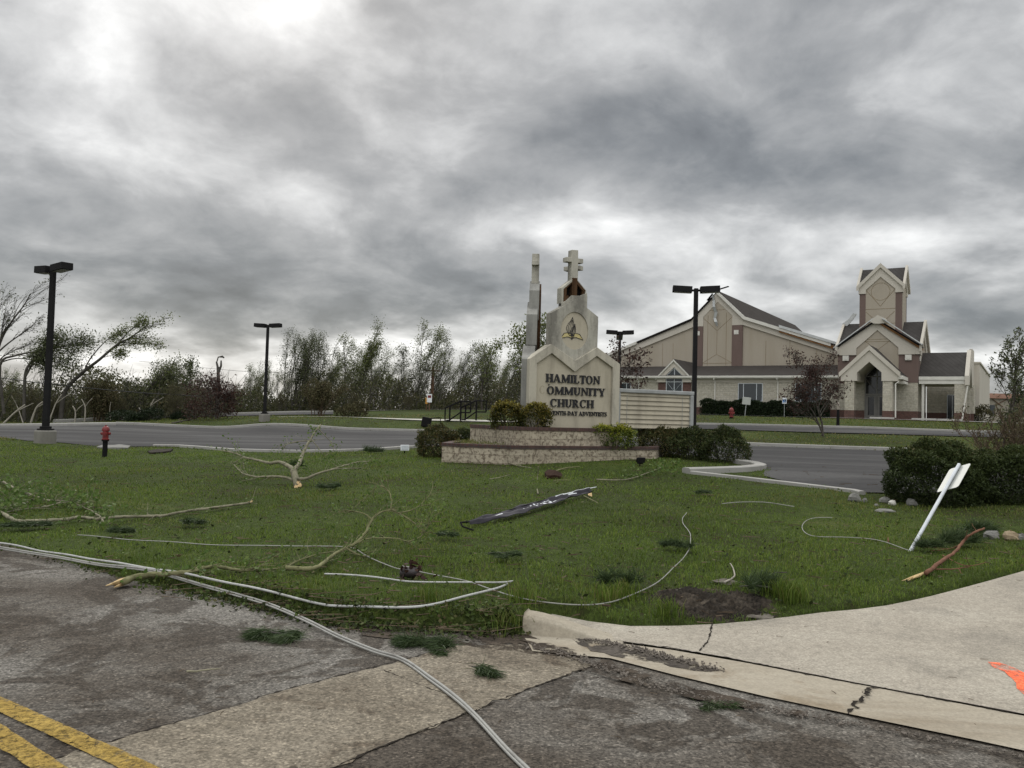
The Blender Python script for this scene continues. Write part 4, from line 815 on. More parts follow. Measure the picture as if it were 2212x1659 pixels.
# white edge trims on the block gables (left and right gable ends stand proud)
def rakes(c, h, ze, zr, y0, y1, ax, m, th=.26, up=.2, name='rake_trim', half=None):
    b = MB(); L = [(c-h-.15, ze), (c, zr), (c+h+.15, ze)]
    if half == 'l': L = L[:2]
    if half == 'r': L = L[1:]
    b.ring([(p[0], p[1]+up) for p in L], [(p[0], p[1]+up-th) for p in L], y0, y1, ax=ax, closed=False); part(b, name, m)
rakes(by, 3.6, 6.3, 8.95, BX1+.1, BX1+.32, 'yz', M['ch_cream'], .5, .25); rakes(by, 3.6, 6.3, 8.95, BX0-.2, BX0+.02, 'yz', M['ch_cream'], .5, .25)
rakes(bc, 3.6, 6.3, 8.9, BY0-.35, BY0-.11, 'xz', M['blackpaint'], .16, .14, 'bare_rake')
rakes(bc, 3.6, 6.3, 8.9, BY0-.30, BY0-.10, 'xz', M['ply'], .2, -.02, 'sheathing', 'r')
b = MB(); b.ring([(bc+.5, 9.05), (bc+3.75, 6.62)], [(bc+.45, 8.98), (bc+3.7, 6.55)], BY0-.75, BY0+.1, closed=False); b.ring([(bc-3.7, 6.5), (bc-.3, 9.12)], [(bc-3.66, 6.42), (bc-.26, 9.04)], BY0-.42, BY0-.05, closed=False)
part(b, 'loose_flashing', M['flash'])
b = MB(); b.prism([(bc-.55, 8.78), (bc-.25, 9.1), (bc+.05, 9.35), (bc+.75, 8.98), (bc+.95, 8.62), (bc+.1, 8.55), (bc-.3, 8.6)], BY0-.5, BY0-.36); part(b, 'peeled_cap', M['ch_cream'])
b = MB(); b.prism([(BX0-.25, 8.7), (BX0+.15, 8.75), (BX0+.75, 9.45), (BX0+1.05, 9.95), (BX0+.75, 10.05), (BX0+.35, 9.5), (BX0-.2, 9.1)], by-.25, by-.1); part(b, 'torn_flashing', M['flash'])
# tower
TX0, TX1, TY0, TY1 = bc-1.78, bc+1.78, by-1.78, by+1.78; TE = 11.95; TA = 14.0
part(MB().box(TX0+.08, TX1-.08, TY0+.08, TY1-.08, 6.5, TE), 'tower_core', M['ch_tan'])
for sx in (0, 1):
    for sy in (0, 1):
        x0 = TX0 if sx == 0 else TX1-.52; y0 = TY0 if sy == 0 else TY1-.52
        part(MB().box(x0, x0+.52, y0, y0+.52, 6.6, 11.62), 'tower_pier', M['ch_brown'])
for (c, y, a) in ((bc, TY0-.1, 'x'), (by, TX1+.1, 'y')):
    g1, g2 = gable4(c, 3.72, 12.15, 14.15, 11.95, 1.25, y, None, None, a, 6.6, .34); part(g1, 'gable_trim', M['ch_cream']); part(g2, 'gable_panel', M['ch_tan'])
g1, g2 = gable4(by, 3.72, 12.15, 14.15, 11.95, 1.25, TX0+.24, None, None, 'y', 6.6, .34); part(g1, 'gable_trim', M['ch_cream']); part(g2, 'gable_panel', M['ch_tan'])
roof_cross(bc, by, 1.86, 12.12, 14.05, .0, M['seam'], 'tower_roof')
rakes(bc, 1.9, 12.1, 14.15, TY0-.26, TY0-.09, 'xz', M['ch_cream'], .4, .2); rakes(by, 1.9, 12.1, 14.15, TX1+.09, TX1+.3, 'yz', M['ch_cream'], .4, .2); rakes(by, 1.9, 12.1, 14.15, TX0-.26, TX0-.05, 'yz', M['ch_cream'], .4, .2)
b = MB(); yy = TY0
for (a, c) in (((bc-1.2, 11.9), (bc, 10.4)), ((bc+1.2, 11.9), (bc, 10.4)), ((bc-1.2, 9.9), (bc, 8.7)), ((bc+1.2, 9.9), (bc, 8.7)), ((bc-1.25, 10.15), (bc+1.25, 10.15)), ((bc-1.25, 8.8), (bc+1.25, 8.8))): b.tube([(a[0], yy, a[1]), (c[0], yy, c[1])], .022, 4)
b.tube([(p[0], yy, p[1]) for p in arc(bc, 11.75, .8, .8, 0, 360, 24)], .02, 4)
part(b, 'score_lines', D.materials['score line']); b = MB(); b.tube([(bc-1.7, BY0-.02, 7.0), (bc+1.7, BY0-.02, 7.0)], .02, 4); b.tube([(bc-1.2, BY0-.02, 7.2), (bc, BY0-.02, 6.2), (bc+1.2, BY0-.02, 7.2)], .02, 4); b.tube([(bc-.9, BY0-.02, 7.2), (bc+.9, BY0-.02, 7.2)], .02, 4)
part(b, 'score_lines', D.materials['score line'])
# porch
PX, PY = 1.25, -4.0
po = [(PX-2.3, 3.25), (PX-2.3, 3.85), (PX, 6.2), (PX+2.3, 3.85), (PX+2.3, 3.25), (PX+.98, 3.25), (PX+.98, 3.98), (PX, 4.9), (PX-.98, 3.98), (PX-.98, 3.25)]
part(MB().ring(po[:5], [po[9], po[8], po[7], po[6], po[5]], PY, PY+.9, closed=False), 'porch_gable', M['ch_cream'])
part(MB().ring(po[:5], [po[9], po[8], po[7], po[6], po[5]], PY+.901, -.05, closed=False), 'porch_soffit', M['ch_cream'])
rakes(PX, 2.3, 3.85, 6.2, PY-.14, PY+.01, 'xz', M['ch_cream'], .42, .12, 'porch_trim')
b = MB(); b.ring([(PX-2.55, 3.75), (PX, 6.38), (PX+2.55, 3.75)], [(PX-2.55, 3.62), (PX, 6.22), (PX+2.55, 3.62)], PY+.02, .3, closed=False); part(b, 'porch_roof', M['seam'])
b = MB(); b.box(PX+2.3, PX+2.62, PY-.05, -.2, 3.42, 3.72); b.box(PX+2.1, PX+2.62, PY+1.1, -.2, 3.08, 3.3); part(b, 'porch_gutter', M['trimwhite'])
for x in (-.92+.2, 2.32): part(MB().box(x-.02, x+.78, PY+.05, PY+.85, -.3, .72), 'pier_base', M['ch_brick']); part(MB().box(x, x+.76, PY+.07, PY+.83, .72, 3.25), 'porch_pier', M['ch_stone'])
part(MB().tube([(3.35, PY-.02, .15), (3.33, PY-.02, 3.0), (3.6, PY-.02, 3.2)], .06, 6), 'downspout', M['trimwhite'])
f = MB(); dl, dr = PX-.95, PX+1.1
f.ring([(dl, .0), (dl, 3.9), (PX+.07, 5.0), (dr, 3.9), (dr, 0.)], [(dl+.1, .1), (dl+.1, 3.85), (PX+.07, 4.85), (dr-.1, 3.85), (dr-.1, .1)], -.12, .02)
f.box(dl+.1, dr-.1, -.11, .01, 2.15, 2.3); f.box(PX+.02, PX+.12, -.115, .012, .1, 4.8)
f.box(dl+.1, dr-.1, -.10, .0, 3.8, 3.88); f.tube([(dl+.1, -.05, 3.6), (PX+.07, -.05, 2.4), (dr-.1, -.05, 3.6)], .04, 4)
d_ = part(f, 'door', M['doorframe']); MB().box(dl+.05, dr-.05, -.06, -.03, .05, 3.9).prism([(dl+.05, 3.9), (dr-.05, 3.9), (PX+.07, 4.9)], -.06, -.03).build('pane', M['glass_door'], d_)
for x0, x1 in ((dl+.12, PX), (PX+.14, dr-.12)): MB().ring([(x0, .12), (x1, .12), (x1, 2.12), (x0, 2.12)], [(x0+.16, .35), (x1-.16, .35), (x1-.16, 2.0), (x0+.16, 2.0)], -.125, -.065).build('door_leaf', M['doorframe'], d_)
# canopy wing on the right
cw0, cw1 = 4.66, 8.25
b = MB(); b.add([(cw0, .15, 3.86), (cw1, .15, 3.86), (cw1, 3.0, 6.15), (cw0, 3.0, 6.15), (cw1, 5.9, 3.86), (cw0, 5.9, 3.86)], [(0, 1, 2, 3), (3, 2, 4, 5)]); part(b, 'canopy_roof', M['seam'])
b = MB(); b.box(cw0+.02, cw1, .05, .3, 3.55, 3.84); b.box(cw0+.02, cw1-.05, .12, .4, 3.2, 3.54); part(b, 'canopy_fascia', M['trimwhite'])
b = MB(); b.ring([(-.05, 3.1), (-.05, 3.9), (3.0, 6.35), (6.05, 3.9), (6.05, 3.1)], [(.9, 3.1), (1.6, 3.75), (3.0, 4.9), (4.4, 3.75), (5.1, 3.1)], cw1-.02, cw1+.3, ax='yz', closed=False); part(b, 'canopy_gable', M['ch_cream'])
part(MB().box(cw0, cw1, .35, 5.7, 3.2, 3.3), 'canopy_ceiling', M['ch_cream'])
for (x, y) in ((7.45, .15), (7.45, 5.0)): part(MB().box(x-.02, x+.92, y-.02, y+.82, -.4, .72), 'pier_base', M['ch_brick']); part(MB().box(x, x+.9, y, y+.8, .72, 3.2), 'canopy_pier', M['ch_stone'])
part(MB().box(4.7, 8.6, 6.7, 6.9, -.4, .78), 'brick_base', M['ch_brick']); part(MB().box(4.7, 8.6, 6.72, 9.2, .78, 3.4), 'block_wall', M['ch_stone'])
window(6.4, 7.3, .15, 2.5, (6.85,), 6.7)
part(MB().box(4.9, 5.1, .3, .42, 0., 3.2), 'downspout', M['trimwhite']); part(MB().tube([(8.05, -.15, .02), (8.25, -.1, 1.6), (8.45, .0, 3.0)], .07, 6), 'downspout', M['trimwhite'], label='white downspout knocked loose and leaning')
part(MB().box(4.7, 8.2, 9.2, 9.6, 3.4, 6.6).box(4.7, 8.2, 6.9, 9.2, 6.2, 6.35), 'rear_roof', M['seam']); part(MB().box(8.2, 8.45, 6.8, 9.7, 3.4, 6.75), 'rear_gable', M['ch_cream'])
part(MB().box(5.0, 8.9, 9.7, 34., -.4, 5.6).box(4.9, 9.0, 9.6, 34.2, 5.6, 5.75), 'side_wing', M['ch_cream'])
# wheel stops before the porch
for (x, y) in ((1905, 906.5), (1996, 909), (2052, 911)):
    q = P(x, y, 69.3); w_ = empty('wheel_stop', (q[0], q[1], float(rbf(q[:1], q[1:2])[0])+.07), {1905: 'concrete wheel stop lying before the church porch doors', 1996: 'concrete wheel stop before the canopy wing, the middle one of three', 2052: 'concrete wheel stop nearest the leaning downspout'}[x], 'wheel stop', 'wheel stops by the church', CA)
    MB().prism([(-.1, 0), (.1, 0), (.06, .13), (-.06, .13)], -.95, .95, ax='yz').build('block', M['kerb'], w_, bevel=.02)
# ------------------------------------------------------------------ small things with pixels for places
def smooth_path(pts, k=5):
    p = [np.asarray(q, float) for q in pts]
    if len(p) < 3: return p
    o = []
    for i in range(len(p)-1):
        a, b, c, d = p[max(i-1, 0)], p[i], p[i+1], p[min(i+2, len(p)-1)]
        for j in range(k):
            t = j/k; o.append(.5*((2*b)+(c-a)*t+(2*a-5*b+4*c-d)*t*t+(3*b-a-3*c+d)*t**3))
    o.append(p[-1]); return o
def spots(pts, lift=0.): return [P(*q) if len(q) == 3 else G(q[0], q[1], lift(q[0]) if callable(lift) else lift) for q in pts]
RIDE = lambda x: .014+.036*float(smooth(np.array((740-x)/90.)))
def relpts(pts, o): return [np.asarray(p)-np.asarray(o) for p in pts]
def tangent_frame(a):
    a = a/np.linalg.norm(a); s = np.cross(a, [0, 0, 1.]); s /= np.linalg.norm(s)+1e-9; return a, s, np.cross(s, a)
# ---- lamp posts
def lamp_post(base, top, rz, spread, label, lean=(0, 0), third=False):
    """square pole on a concrete footing with two shoe-box heads"""
    e = empty('lamp_post', base, label, 'lamp post', 'twin-head lamp posts round the parking lot'); h = top
    MB().lathe([(.345, -.5), (.345, .42), (.32, .46)], 20).build('footing', M['footing'], e)
    lx, ly = lean
    b = MB(); b.box(-.2, .2, -.2, .2, .461, .52).box(-.14, .14, -.14, .14, .521, .60); b.build('base_shoe', M['pole'], e, bevel=.015)
    b = MB(); q = lambda s, x, y, z: [(x-s, y-s, z), (x+s, y-s, z), (x+s, y+s, z), (x-s, y+s, z)]
    b.add(q(.088, 0, 0, .601)+q(.075, lx, ly, h-.05), [(0, 1, 5, 4), (1, 2, 6, 5), (2, 3, 7, 6), (3, 0, 4, 7), (4, 5, 6, 7), (3, 2, 1, 0)]); b.build('pole', M['pole'], e)
    for k, a in enumerate([0, math.pi]+([math.pi/2] if third else [])):
        Mx = Matrix.Translation((lx, ly, h-.13)) @ Matrix.Rotation(rz+a, 4, 'Z'); Mh = Mx @ Matrix.Translation((.16, 0, 0)) @ Matrix.Rotation(rad(-3 if k < 2 else 25), 4, 'Y')
        MB().box(.07, .2, -.035, .035, -.04, .04, 0, Mx).build('arm', M['pole'], e)
        hd = MB().box(.0, spread, -.2, .2, -.1, .14, 0, Mh).build('lamp_head', M['pole'], e, bevel=.012); MB().box(.06, spread-.06, -.15, .15, -.112, -.101, 0, Mh).build('lens', M['lens'], hd)
    return e
def lamp_at(bx, by_, d, ty, *a, **k):
    b = P(bx, by_, d); b[2] = gz(b[0], b[1])-.02; hgt = P(bx, ty, d)[2]-b[2]; return lamp_post(b, hgt, *a, **k)
lamp_at(97, 958, 28.5, 572, rad(-35), .80, 'tall bronze lamp post with two box heads, nearest the road at the far left')
lamp_at(571, 911, 53, 699, rad(-12), .74, 'bronze twin-head lamp post on the grass bank before the bare trees')
lamp_at(1497, 985, 32.7, 618, rad(-8), .76, 'bronze twin-head lamp post rising behind the message board in front of the church')
lamp_at(1335, 915, 53, 714, rad(-5), .72, 'distant lamp post with a third upturned head, just right of the church sign', third=True)
# ---- hydrants
def hydrant(base, s, label, barrel=0., v=1.):
    e = empty('fire_hydrant', base, label, 'fire hydrant'); z0 = barrel
    if barrel: MB().lathe([(.105*s, -.2), (.105*s, barrel-.05), (.15*s, barrel-.045), (.15*s, barrel-.003)], 14).build('barrel', M['blackpaint'], e)
    else: MB().lathe([(.17*s, -.1), (.17*s, .05), (.13*s, .06), (.13*s, .12)], 14).build('barrel', M['blackpaint'], e)
    z0 = barrel if barrel else .1
    t = s*v
    MB().lathe([(.16*s, z0), (.16*s, z0+.05*t), (.125*s, z0+.06*t), (.12*s, z0+.42*t), (.16*s, z0+.43*t), (.16*s, z0+.48*t)], 16).build('body', M['red'], e)
    MB().lathe([(.165*s, z0+.481*t), (.15*s, z0+.56*t), (.10*s, z0+.63*t), (.045*s, z0+.66*t), (.04*s, z0+.72*t)], 16).build('bonnet', M['red'], e)
    for a, r, l in ((0, .06, .2), (180, .06, .2), (-80, .085, .21)):
        Mx = Matrix.Rotation(rad(a), 4, 'Z') @ Matrix.Translation((0, 0, z0+.30*t)) @ Matrix.Rotation(rad(90), 4, 'Y')
        MB().lathe([(r*t, .10*s), (r*t, l*s-.05*s), (r*1.25*t, l*s-.045*s), (r*1.25*t, l*s), (.02*t, l*s+.001), (.02*t, l*s+.03*s)], 10, M=Mx).build('nozzle_cap', M['red'], e)
    return e
q = P(226, 987, 22); hydrant((q[0], q[1], gz(q[0], q[1])-.01), .60, 'red hydrant head on a tall exposed black barrel near the left lamp post', .47, .9)
q = P(1580, 904, 60); hydrant((q[0], q[1], gz(q[0], q[1])), 1.02, 'small red fire hydrant on the grass strip before the church hedge')
# ---- signs
q = P(1609, 897.5, 67.3); q[2] = gz(q[0], q[1])
e = empty('sign_post', q, 'blank white sign on a leaning thin post before the church hedge', 'sign'); e.rotation_euler = (0, rad(5), rad(-10))
MB().tube([(0, 0, -.1), (0, 0, 1.45)], .03, 6).build('post', M['metal_grey'], e); MB().box(-.33, .33, -.05, -.036, .95, 1.55).build('plate', M['signback'], e, bevel=.01)
q = P(1694, 899, 67.6); q[2] = gz(q[0], q[1])
e = empty('parking_sign', q, 'small blue and white accessible parking sign standing against the hedge', 'sign'); e.rotation_euler = (0, 0, rad(-18))
MB().tube([(0, 0, -.1), (0, 0, 1.5)], .02, 6).build('post', M['metal_grey'], e); MB().box(-.17, .17, -.045, -.031, 1.12, 1.6).build('plate', M['white'], e)
b = MB(); b.box(-.13, .13, -.05, -.0455, 1.2, 1.46); b.build('blue_panel', M['blue'], e)
b = MB(); b.lathe([(.022, -.004), (.022, .004)], 8, (0, -.053, 1.43), 0, Matrix.Rotation(rad(90), 4, 'X')); b.tube([(0, -.054, 1.40), (.005, -.054, 1.33), (.055, -.054, 1.325), (.075, -.054, 1.25)], .011, 5); b.tube([(p[0], -.054, p[1]) for p in arc(.0, 1.285, .06, .06, 110, 350, 10)], .01, 5); b.build('wheelchair_symbol', M['white'], e)
q = P(1810, 915, 52.4); q[2] = gz(q[0], q[1]); e = empty('marker_post', q, 'short black post with a pale tattered top on the grass before the porch', 'post')
MB().lathe([(.16, -.05), (.1, .1), (.085, 1.05)], 10).build('post', M['blackpaint'], e); MB().lathe([(.09, 1.051), (.1, 1.3), (.05, 1.55)], 8).build('torn_wrap', M['bare'], e)
# knocked-over traffic sign seen from behind
a = G(1967, 1190); top = P(2072, 1003, 10.35); ax_ = top-a; L = np.linalg.norm(ax_); tz, ts, tu = tangent_frame(ax_)
e = empty('traffic_sign', a, 'knocked-over traffic sign leaning to the right, seen from its bare metal back', 'sign')
Mx = Matrix(((ts[0], tu[0], tz[0], 0), (ts[1], tu[1], tz[1], 0), (ts[2], tu[2], tz[2], 0), (0, 0, 0, 1)))
b = MB(); up_ = [(-.03, -.02), (-.012, -.02), (-.008, .012), (.008, .012), (.012, -.02), (.03, -.02), (.026, -.026), (.008, -.024), (.004, .0), (-.004, .0), (-.008, -.024), (-.026, -.026)]
b.lathe([(.021, -.15), (.021, L)], 10); b.v = [tuple(Mx @ Vector(p)) for p in b.v]; b.build('post', M['galv'], e)
_vd = (CC-top)/np.linalg.norm(CC-top); _al = math.degrees(math.atan2(-(ts @ _vd), (tu @ _vd)))
Mp = Mx @ Matrix.Rotation(rad(_al+180+56), 4, 'Z') @ Matrix.Translation((0, -.004, L-.235))
b = MB(); r_, w2, h2 = .035, .155, .23; ol = []
for cx_, cz_, a0 in ((w2-r_, h2-r_, 0), (-w2+r_, h2-r_, 90), (-w2+r_, -h2+r_, 180), (w2-r_, -h2+r_, 270)): ol += arc(cx_, cz_, r_, r_, a0, a0+90, 4)
b.prism(ol, .028, .032); b.v = [tuple(Mp @ Vector(p)) for p in b.v]; b.build('plate', M['signback'], e)
b = MB()
for z in (-.14, .14): b.lathe([(.012, -.01), (.012, .01)], 8, M=Matrix.Translation((0, .027, z)) @ Matrix.Rotation(rad(90), 4, 'X'))
b.v = [tuple(Mp @ Vector(p)) for p in b.v]; b.build('bolts', M['pole'], e)
# ---- handrails
def rail(px, py, d, label):
    q = P(px, py, d); q[2] = gz(q[0], q[1]); e = empty('handrail', q, label, 'handrail', 'black handrails of the lot steps', rad(8))
    up, lo = [(0, 0, .55), (0, 0, .95), (1.05, 0, 1.45), (1.75, 0, 1.45), (1.75, 0, .7)], [(0, 0, .1), (.35, 0, .1), (1.05, 0, .68), (1.75, 0, .68)]
    MB().tube(up, .062, 6).build('top_rail', M['blackpaint'], e); MB().tube([(0, 0, .55), (0, 0, .12), (.3, 0, .12), (1.05, 0, .68), (1.75, 0, .69)], .055, 6).build('lower_rail', M['blackpaint'], e)
    for x, h in ((.32, 1.1), (1.07, 1.45)): MB().tube([(x, 0, -.3), (x, 0, h)], .062, 6).build('post', M['blackpaint'], e)
rail(961, 911, 57, 'left one of the two black pipe handrails at the lot steps'); rail(995, 911.5, 57.4, 'right one of the two black pipe handrails at the lot steps')
# ---- flood lamps and loose bits
def flood(px, py, s, rz, tilt, m, label, lens='lens'):
    q = G(px, py); e = empty('flood_light', q, label, 'flood light', None, rz)
    Mx = Matrix.Translation((0, 0, .16*s)) @ Matrix.Rotation(tilt, 4, 'X')
    b = MB(); b.prism([(-.13*s, -.09*s), (.13*s, -.09*s), (.13*s, .09*s), (-.13*s, .09*s)], -.05*s, .02*s); b.prism([(-.1*s, -.06*s), (.1*s, -.06*s), (.1*s, .06*s), (-.1*s, .06*s)], .021*s, .09*s)
    b.v = [tuple(Mx @ Vector(p)) for p in b.v]; b.build('housing', m, e, bevel=.008)
    MB().box(-.105*s, .105*s, -.056*s, -.051*s, -.066*s, .066*s, 0, Mx).build('glass', M[lens], e)
    MB().tube([(0, .03*s, -.05), (0, .03*s, .09*s)], .02*s, 6).build('stem', M['pole'], e)
flood(874, 979, 1.0, rad(15), rad(-8), M['white'], 'white flood lamp lying on the lawn left of the planter', 'galv')
flood(985, 998, .62, rad(5), rad(0), M['pole'], 'small dark well lamp against the left end of the planter wall', 'white')
flood(1384, 1007, .85, rad(40), rad(12), M['blackpaint'], 'tipped black flood lamp on the grass at the right end of the planter wall', 'pole')
q = G(921, 922); e = empty('loudspeaker_box', q, 'black broken box thrown onto the grass bank left of the handrails', 'box'); e['category'] = 'debris'; e.name = 'black_box'
MB().box(-.35, .25, -.25, .25, 0, .62, 0, Matrix.Rotation(rad(9), 4, 'Y')).build('case', M['blackpaint'], e, bevel=.02); MB().box(.27, .95, -.03, .03, .5, .56, 0, Matrix.Rotation(rad(-6), 4, 'Y')).box(.88, .93, -.03, .03, .0, .58).build('bracket', M['blackpaint'], e)
# torn white sheet behind the hydrant, storm drain, dirt clod
def slab_mesh(name, poly, th, m, lift, seed, **kw):
    rg = random.Random(seed); pt = [G(x, y) for x, y in poly]; c = sum(pt)/len(pt); e = empty(name, c, **kw); b = MB(); n = len(pt)
    vs = [tuple(p-c+np.array([0, 0, lift+rg.uniform(0, th)])) for p in pt]+[tuple(p-c+np.array([0, 0, -.03])) for p in pt]+[(0, 0, lift+th*1.2)]
    b.add(vs, [(i, (i+1) % n, 2*n) for i in range(n)]+[((i+1) % n, i, n+i, n+(i+1) % n) for i in range(n)]); return b.build('sheet', m, e)
slab_mesh('plastic_sheet', [(208, 967), (222, 962), (240, 965), (258, 961), (282, 964), (276, 970), (250, 971), (225, 971)], .05, M['rock'], .02, 4, label='crumpled white sheet on the grass behind the tall hydrant', cat='debris')
slab_mesh('drain_cover', [(318, 977), (338, 973), (374, 972), (368, 977), (345, 980), (324, 981)], .02, M['soil'], .03, 5, label='dark muddy storm drain opening at the lot edge right of the tall hydrant', cat='storm drain')
slab_mesh('soil_clod', [(1176, 1030), (1185, 1024), (1200, 1023), (1213, 1027), (1216, 1033), (1198, 1036), (1182, 1035)], .09, M['clod'], .03, 6, label='reddish clod of torn-up soil on the lawn in front of the planter', cat='soil clod')
# ---- rocks
def rock(px, py, w, h, m, label, seed, group=None, sink=.25):
    rg = np.random.default_rng(seed); q = G(px, py); b = MB(); n1, n2 = 8, 5; V = []
    ph_ = rg.uniform(0, 6, 6)
    for i in range(n2+1):
        for k in range(n1):
            th_, al = math.pi*i/n2, 2*math.pi*k/n1; v_ = np.array([math.sin(th_)*math.cos(al)*w/2, math.sin(th_)*math.sin(al)*w*.38, math.cos(th_)*h*.6]); f_ = 1+.2*math.sin(3*al+ph_[0])*math.sin(2*th_+ph_[1])+rg.normal(0, .09); V.append(v_*f_*.8+np.array([0, 0, h*.8*(.6-sink)]))
    b.add(V, [(i*n1+k, i*n1+(k+1) % n1, (i+1)*n1+(k+1) % n1, (i+1)*n1+k) for i in range(n2) for k in range(n1)])
    o = b.build('rock', m, None, label=label, cat='rock', group=group); o.location = tuple(q); return o
RG = 'pale rocks at the end of the entrance drive'
for i, (x, y, w, h, t) in enumerate(((1846, 1083, .27, .18, 'upright pale rock at the left end of the row by the lot kerb'), (1868, 1085, .13, .10, 'small grey rock just right of the upright pale one'), (1910, 1086, .22, .13, 'grey rock lying behind the bright white stone'), (1928, 1091, .17, .11, 'brightest white stone of the row by the lot kerb'),
                                     (1912, 1106, .40, .07, 'long flat pale stone in front of the white one'), (1970, 1092, .26, .15, 'pale rock nearest the big clipped bushes'), (1893, 1094, .1, .06, 'tiny pale stone between the upright rock and the flat stone'))): rock(x, y, w, h, M['trimwhite'] if i == 3 else M['rock'], t, 40+i, RG)
for i, (x, y, w, h, m, t) in enumerate(((2142, 1164, .24, .13, 'rock', 'pale rock in the grass right of the fallen pine bough'), (2182, 1167, .26, .15, 'tan', 'tan wedge-shaped stone at the right edge of the lawn'), (2206, 1166, .2, .1, 'rock', 'pale rock half out of view at the right edge of the lawn'),
                                        (1478, 1283, .36, .05, 'mudrock', 'flat grey stone at the upper left of the bare dirt'), (1561, 1322, .2, .06, 'mudrock', 'rounded muddy stone in the middle of the bare dirt'), (1566, 1260, .3, .05, 'mudrock', 'muddy stone above the bare dirt by the drive'), (1640, 1335, .34, .04, 'mudrock', 'flat muddy stone where the bare dirt meets the drive'))): rock(x, y, w, h, M[m], t, 60+i)
# bare dirt mound beside the drive
rgm = np.random.default_rng(5); c0_ = G(1540, 1310); mx_, my_ = np.meshgrid(np.linspace(-1, 1, 80), np.linspace(-1, 1, 60)); wx_ = c0_[0]+mx_*.60; wy_ = c0_[1]+my_*.52
rr = np.hypot(mx_, my_); hz_ = np.maximum(ground(wx_, wy_), -.02); lum = sum(np.sin(wx_*a+b_)*np.sin(wy_*c_+b_*2)*s_ for a, b_, c_, s_ in ((7, 1, 9, .025), (17, 2, 13, .014), (31, 3, 27, .009), (53, 4, 47, .007)))
mz_ = hz_+(.012+.05*(1-smooth(rr*1.0))+1.25*lum+rgm.normal(0, .009, rr.shape))*np.clip((1.05-rr)*3, 0, 1)-.05*smooth((rr-.86)*6)
I_ = np.arange(mx_.size).reshape(mx_.shape); mesh_np('bare_dirt', np.stack([wx_, wy_, mz_], -1).reshape(-1, 3), np.stack([I_[:-1, :-1], I_[:-1, 1:], I_[1:, 1:], I_[1:, :-1]], -1).reshape(-1, 4), M['soil'], kind='structure')
# ---- cables
def cable(name, pts, r, m, label, lift=None, group=None, k=6, zfun=None):
    p = smooth_path(spots(pts, r if lift is None else lift), k); rk = random.Random(len(label)); w1, w2 = rk.uniform(3, 5), rk.uniform(0, 6); sl_ = np.concatenate([[0], np.cumsum([np.linalg.norm(p[i+1]-p[i]) for i in range(len(p)-1)])]); p = [q+np.array([.004*math.sin(a_*w1+w2), .006*math.sin(a_*w1*.8+w2*2), .004*math.sin(a_*w1*1.3)]) for q, a_ in zip(p, sl_)]; o = p[0].copy(); b = MB(); b.tube(relpts(p, o), r, 8); ob = b.build(name, M[m], None, smooth=True, label=label, cat='cable', group=group); ob.location = tuple(o); return ob
CG = 'downed cables across road and lawn'
cable('cable', [(-120, 1156), (0, 1173), (104, 1192), (208, 1209), (312, 1225), (417, 1243), (521, 1264), (625, 1288), (694, 1304.5), (733, 1310), (844, 1312), (919, 1307), (993, 1292), (1068, 1272), (1121, 1250, 7.75)], .0100, 'cable', 'thick white cable sweeping along the lawn edge, its end tip in the air', lambda x: .036+.014*float(smooth(np.array((740-x)/90.))), CG)
lowc = [(-120, 1168), (0, 1181.6), (104, 1199), (208, 1216), (312, 1230), (382, 1246), (451, 1265), (521, 1286), (590, 1308), (660, 1337), (733, 1374), (807, 1403), (873, 1423), (932, 1465), (982, 1504.6), (1031.6, 1549), (1097, 1616), (1150, 1668), (1215, 1745)]
cable('cable', lowc, .0100, 'cable_grey', 'upper, thicker grey cable of the twinned pair crossing the road to the bottom edge', RIDE, CG)
cable('cable', [(x-1.5-.003*max(0, y-1200), y+3.2+.007*max(0, y-1200)) for x, y in lowc], .0068, 'cable_grey', 'thinner pale cable lying tight against the lower side of the thick grey road cable', RIDE, CG)
cable('cable', [(167, 1155.6), (246.5, 1162.5), (347, 1169.5), (451, 1176), (555.5, 1179), (694, 1179), (746, 1182), (768, 1187), (788.5, 1198), (826, 1217), (859, 1228.6), (889, 1231), (956, 1244.6), (1012, 1257.6), (1049, 1269), (1105, 1285.5), (1142, 1295), (1179, 1302), (1235, 1307), (1291, 1305), (1346.5, 1292), (1402, 1269), (1439.5, 1241), (1469, 1213), (1484.6, 1192.6), (1491.7, 1175), (1491.7, 1157), (1484.6, 1143), (1475.7, 1130.5), (1475.7, 1118), (1483, 1107)],
      .0052, 'cable_grey', 'long thin white wire looping over the whole lawn past the splice case', .036, CG)
cable('cable', [(700, 1240), (755, 1243), (818, 1248), (872, 1254), (907.5, 1256), (974.5, 1258), (1049, 1259), (1086, 1258), (1108, 1255)], .0078, 'cable', 'short white cable leaving the splice case toward the raised cable tip', .036, CG)
cable('cable', [(1797, 1118), (1763, 1119), (1742, 1125), (1732, 1137.6), (1738.5, 1150), (1763, 1158), (1816.6, 1160), (1870, 1164), (1916, 1172), (1964, 1189)], .0052, 'cable_grey', 'thin white wire in a hook shape ending at the foot of the knocked-over sign', .036, CG)
cable('cable', [(1559, 1088), (1603.6, 1085), (1657, 1085), (1715.4, 1094)], .006, 'cable_grey', 'short bowed wire on the grass right of the banner', .08, CG)
a = G(884, 1252); e = empty('splice_case', a, 'dark cable splice case lying in the grass where the thin wires meet', 'splice case', None, rad(-25))
MB().lathe([(.02, -.09), (.04, -.08), (.045, 0), (.04, .08), (.02, .09)], 12, (0, 0, .06), 0, Matrix.Rotation(rad(78), 4, 'Y')).build('case', M['splice'], e, smooth=True)
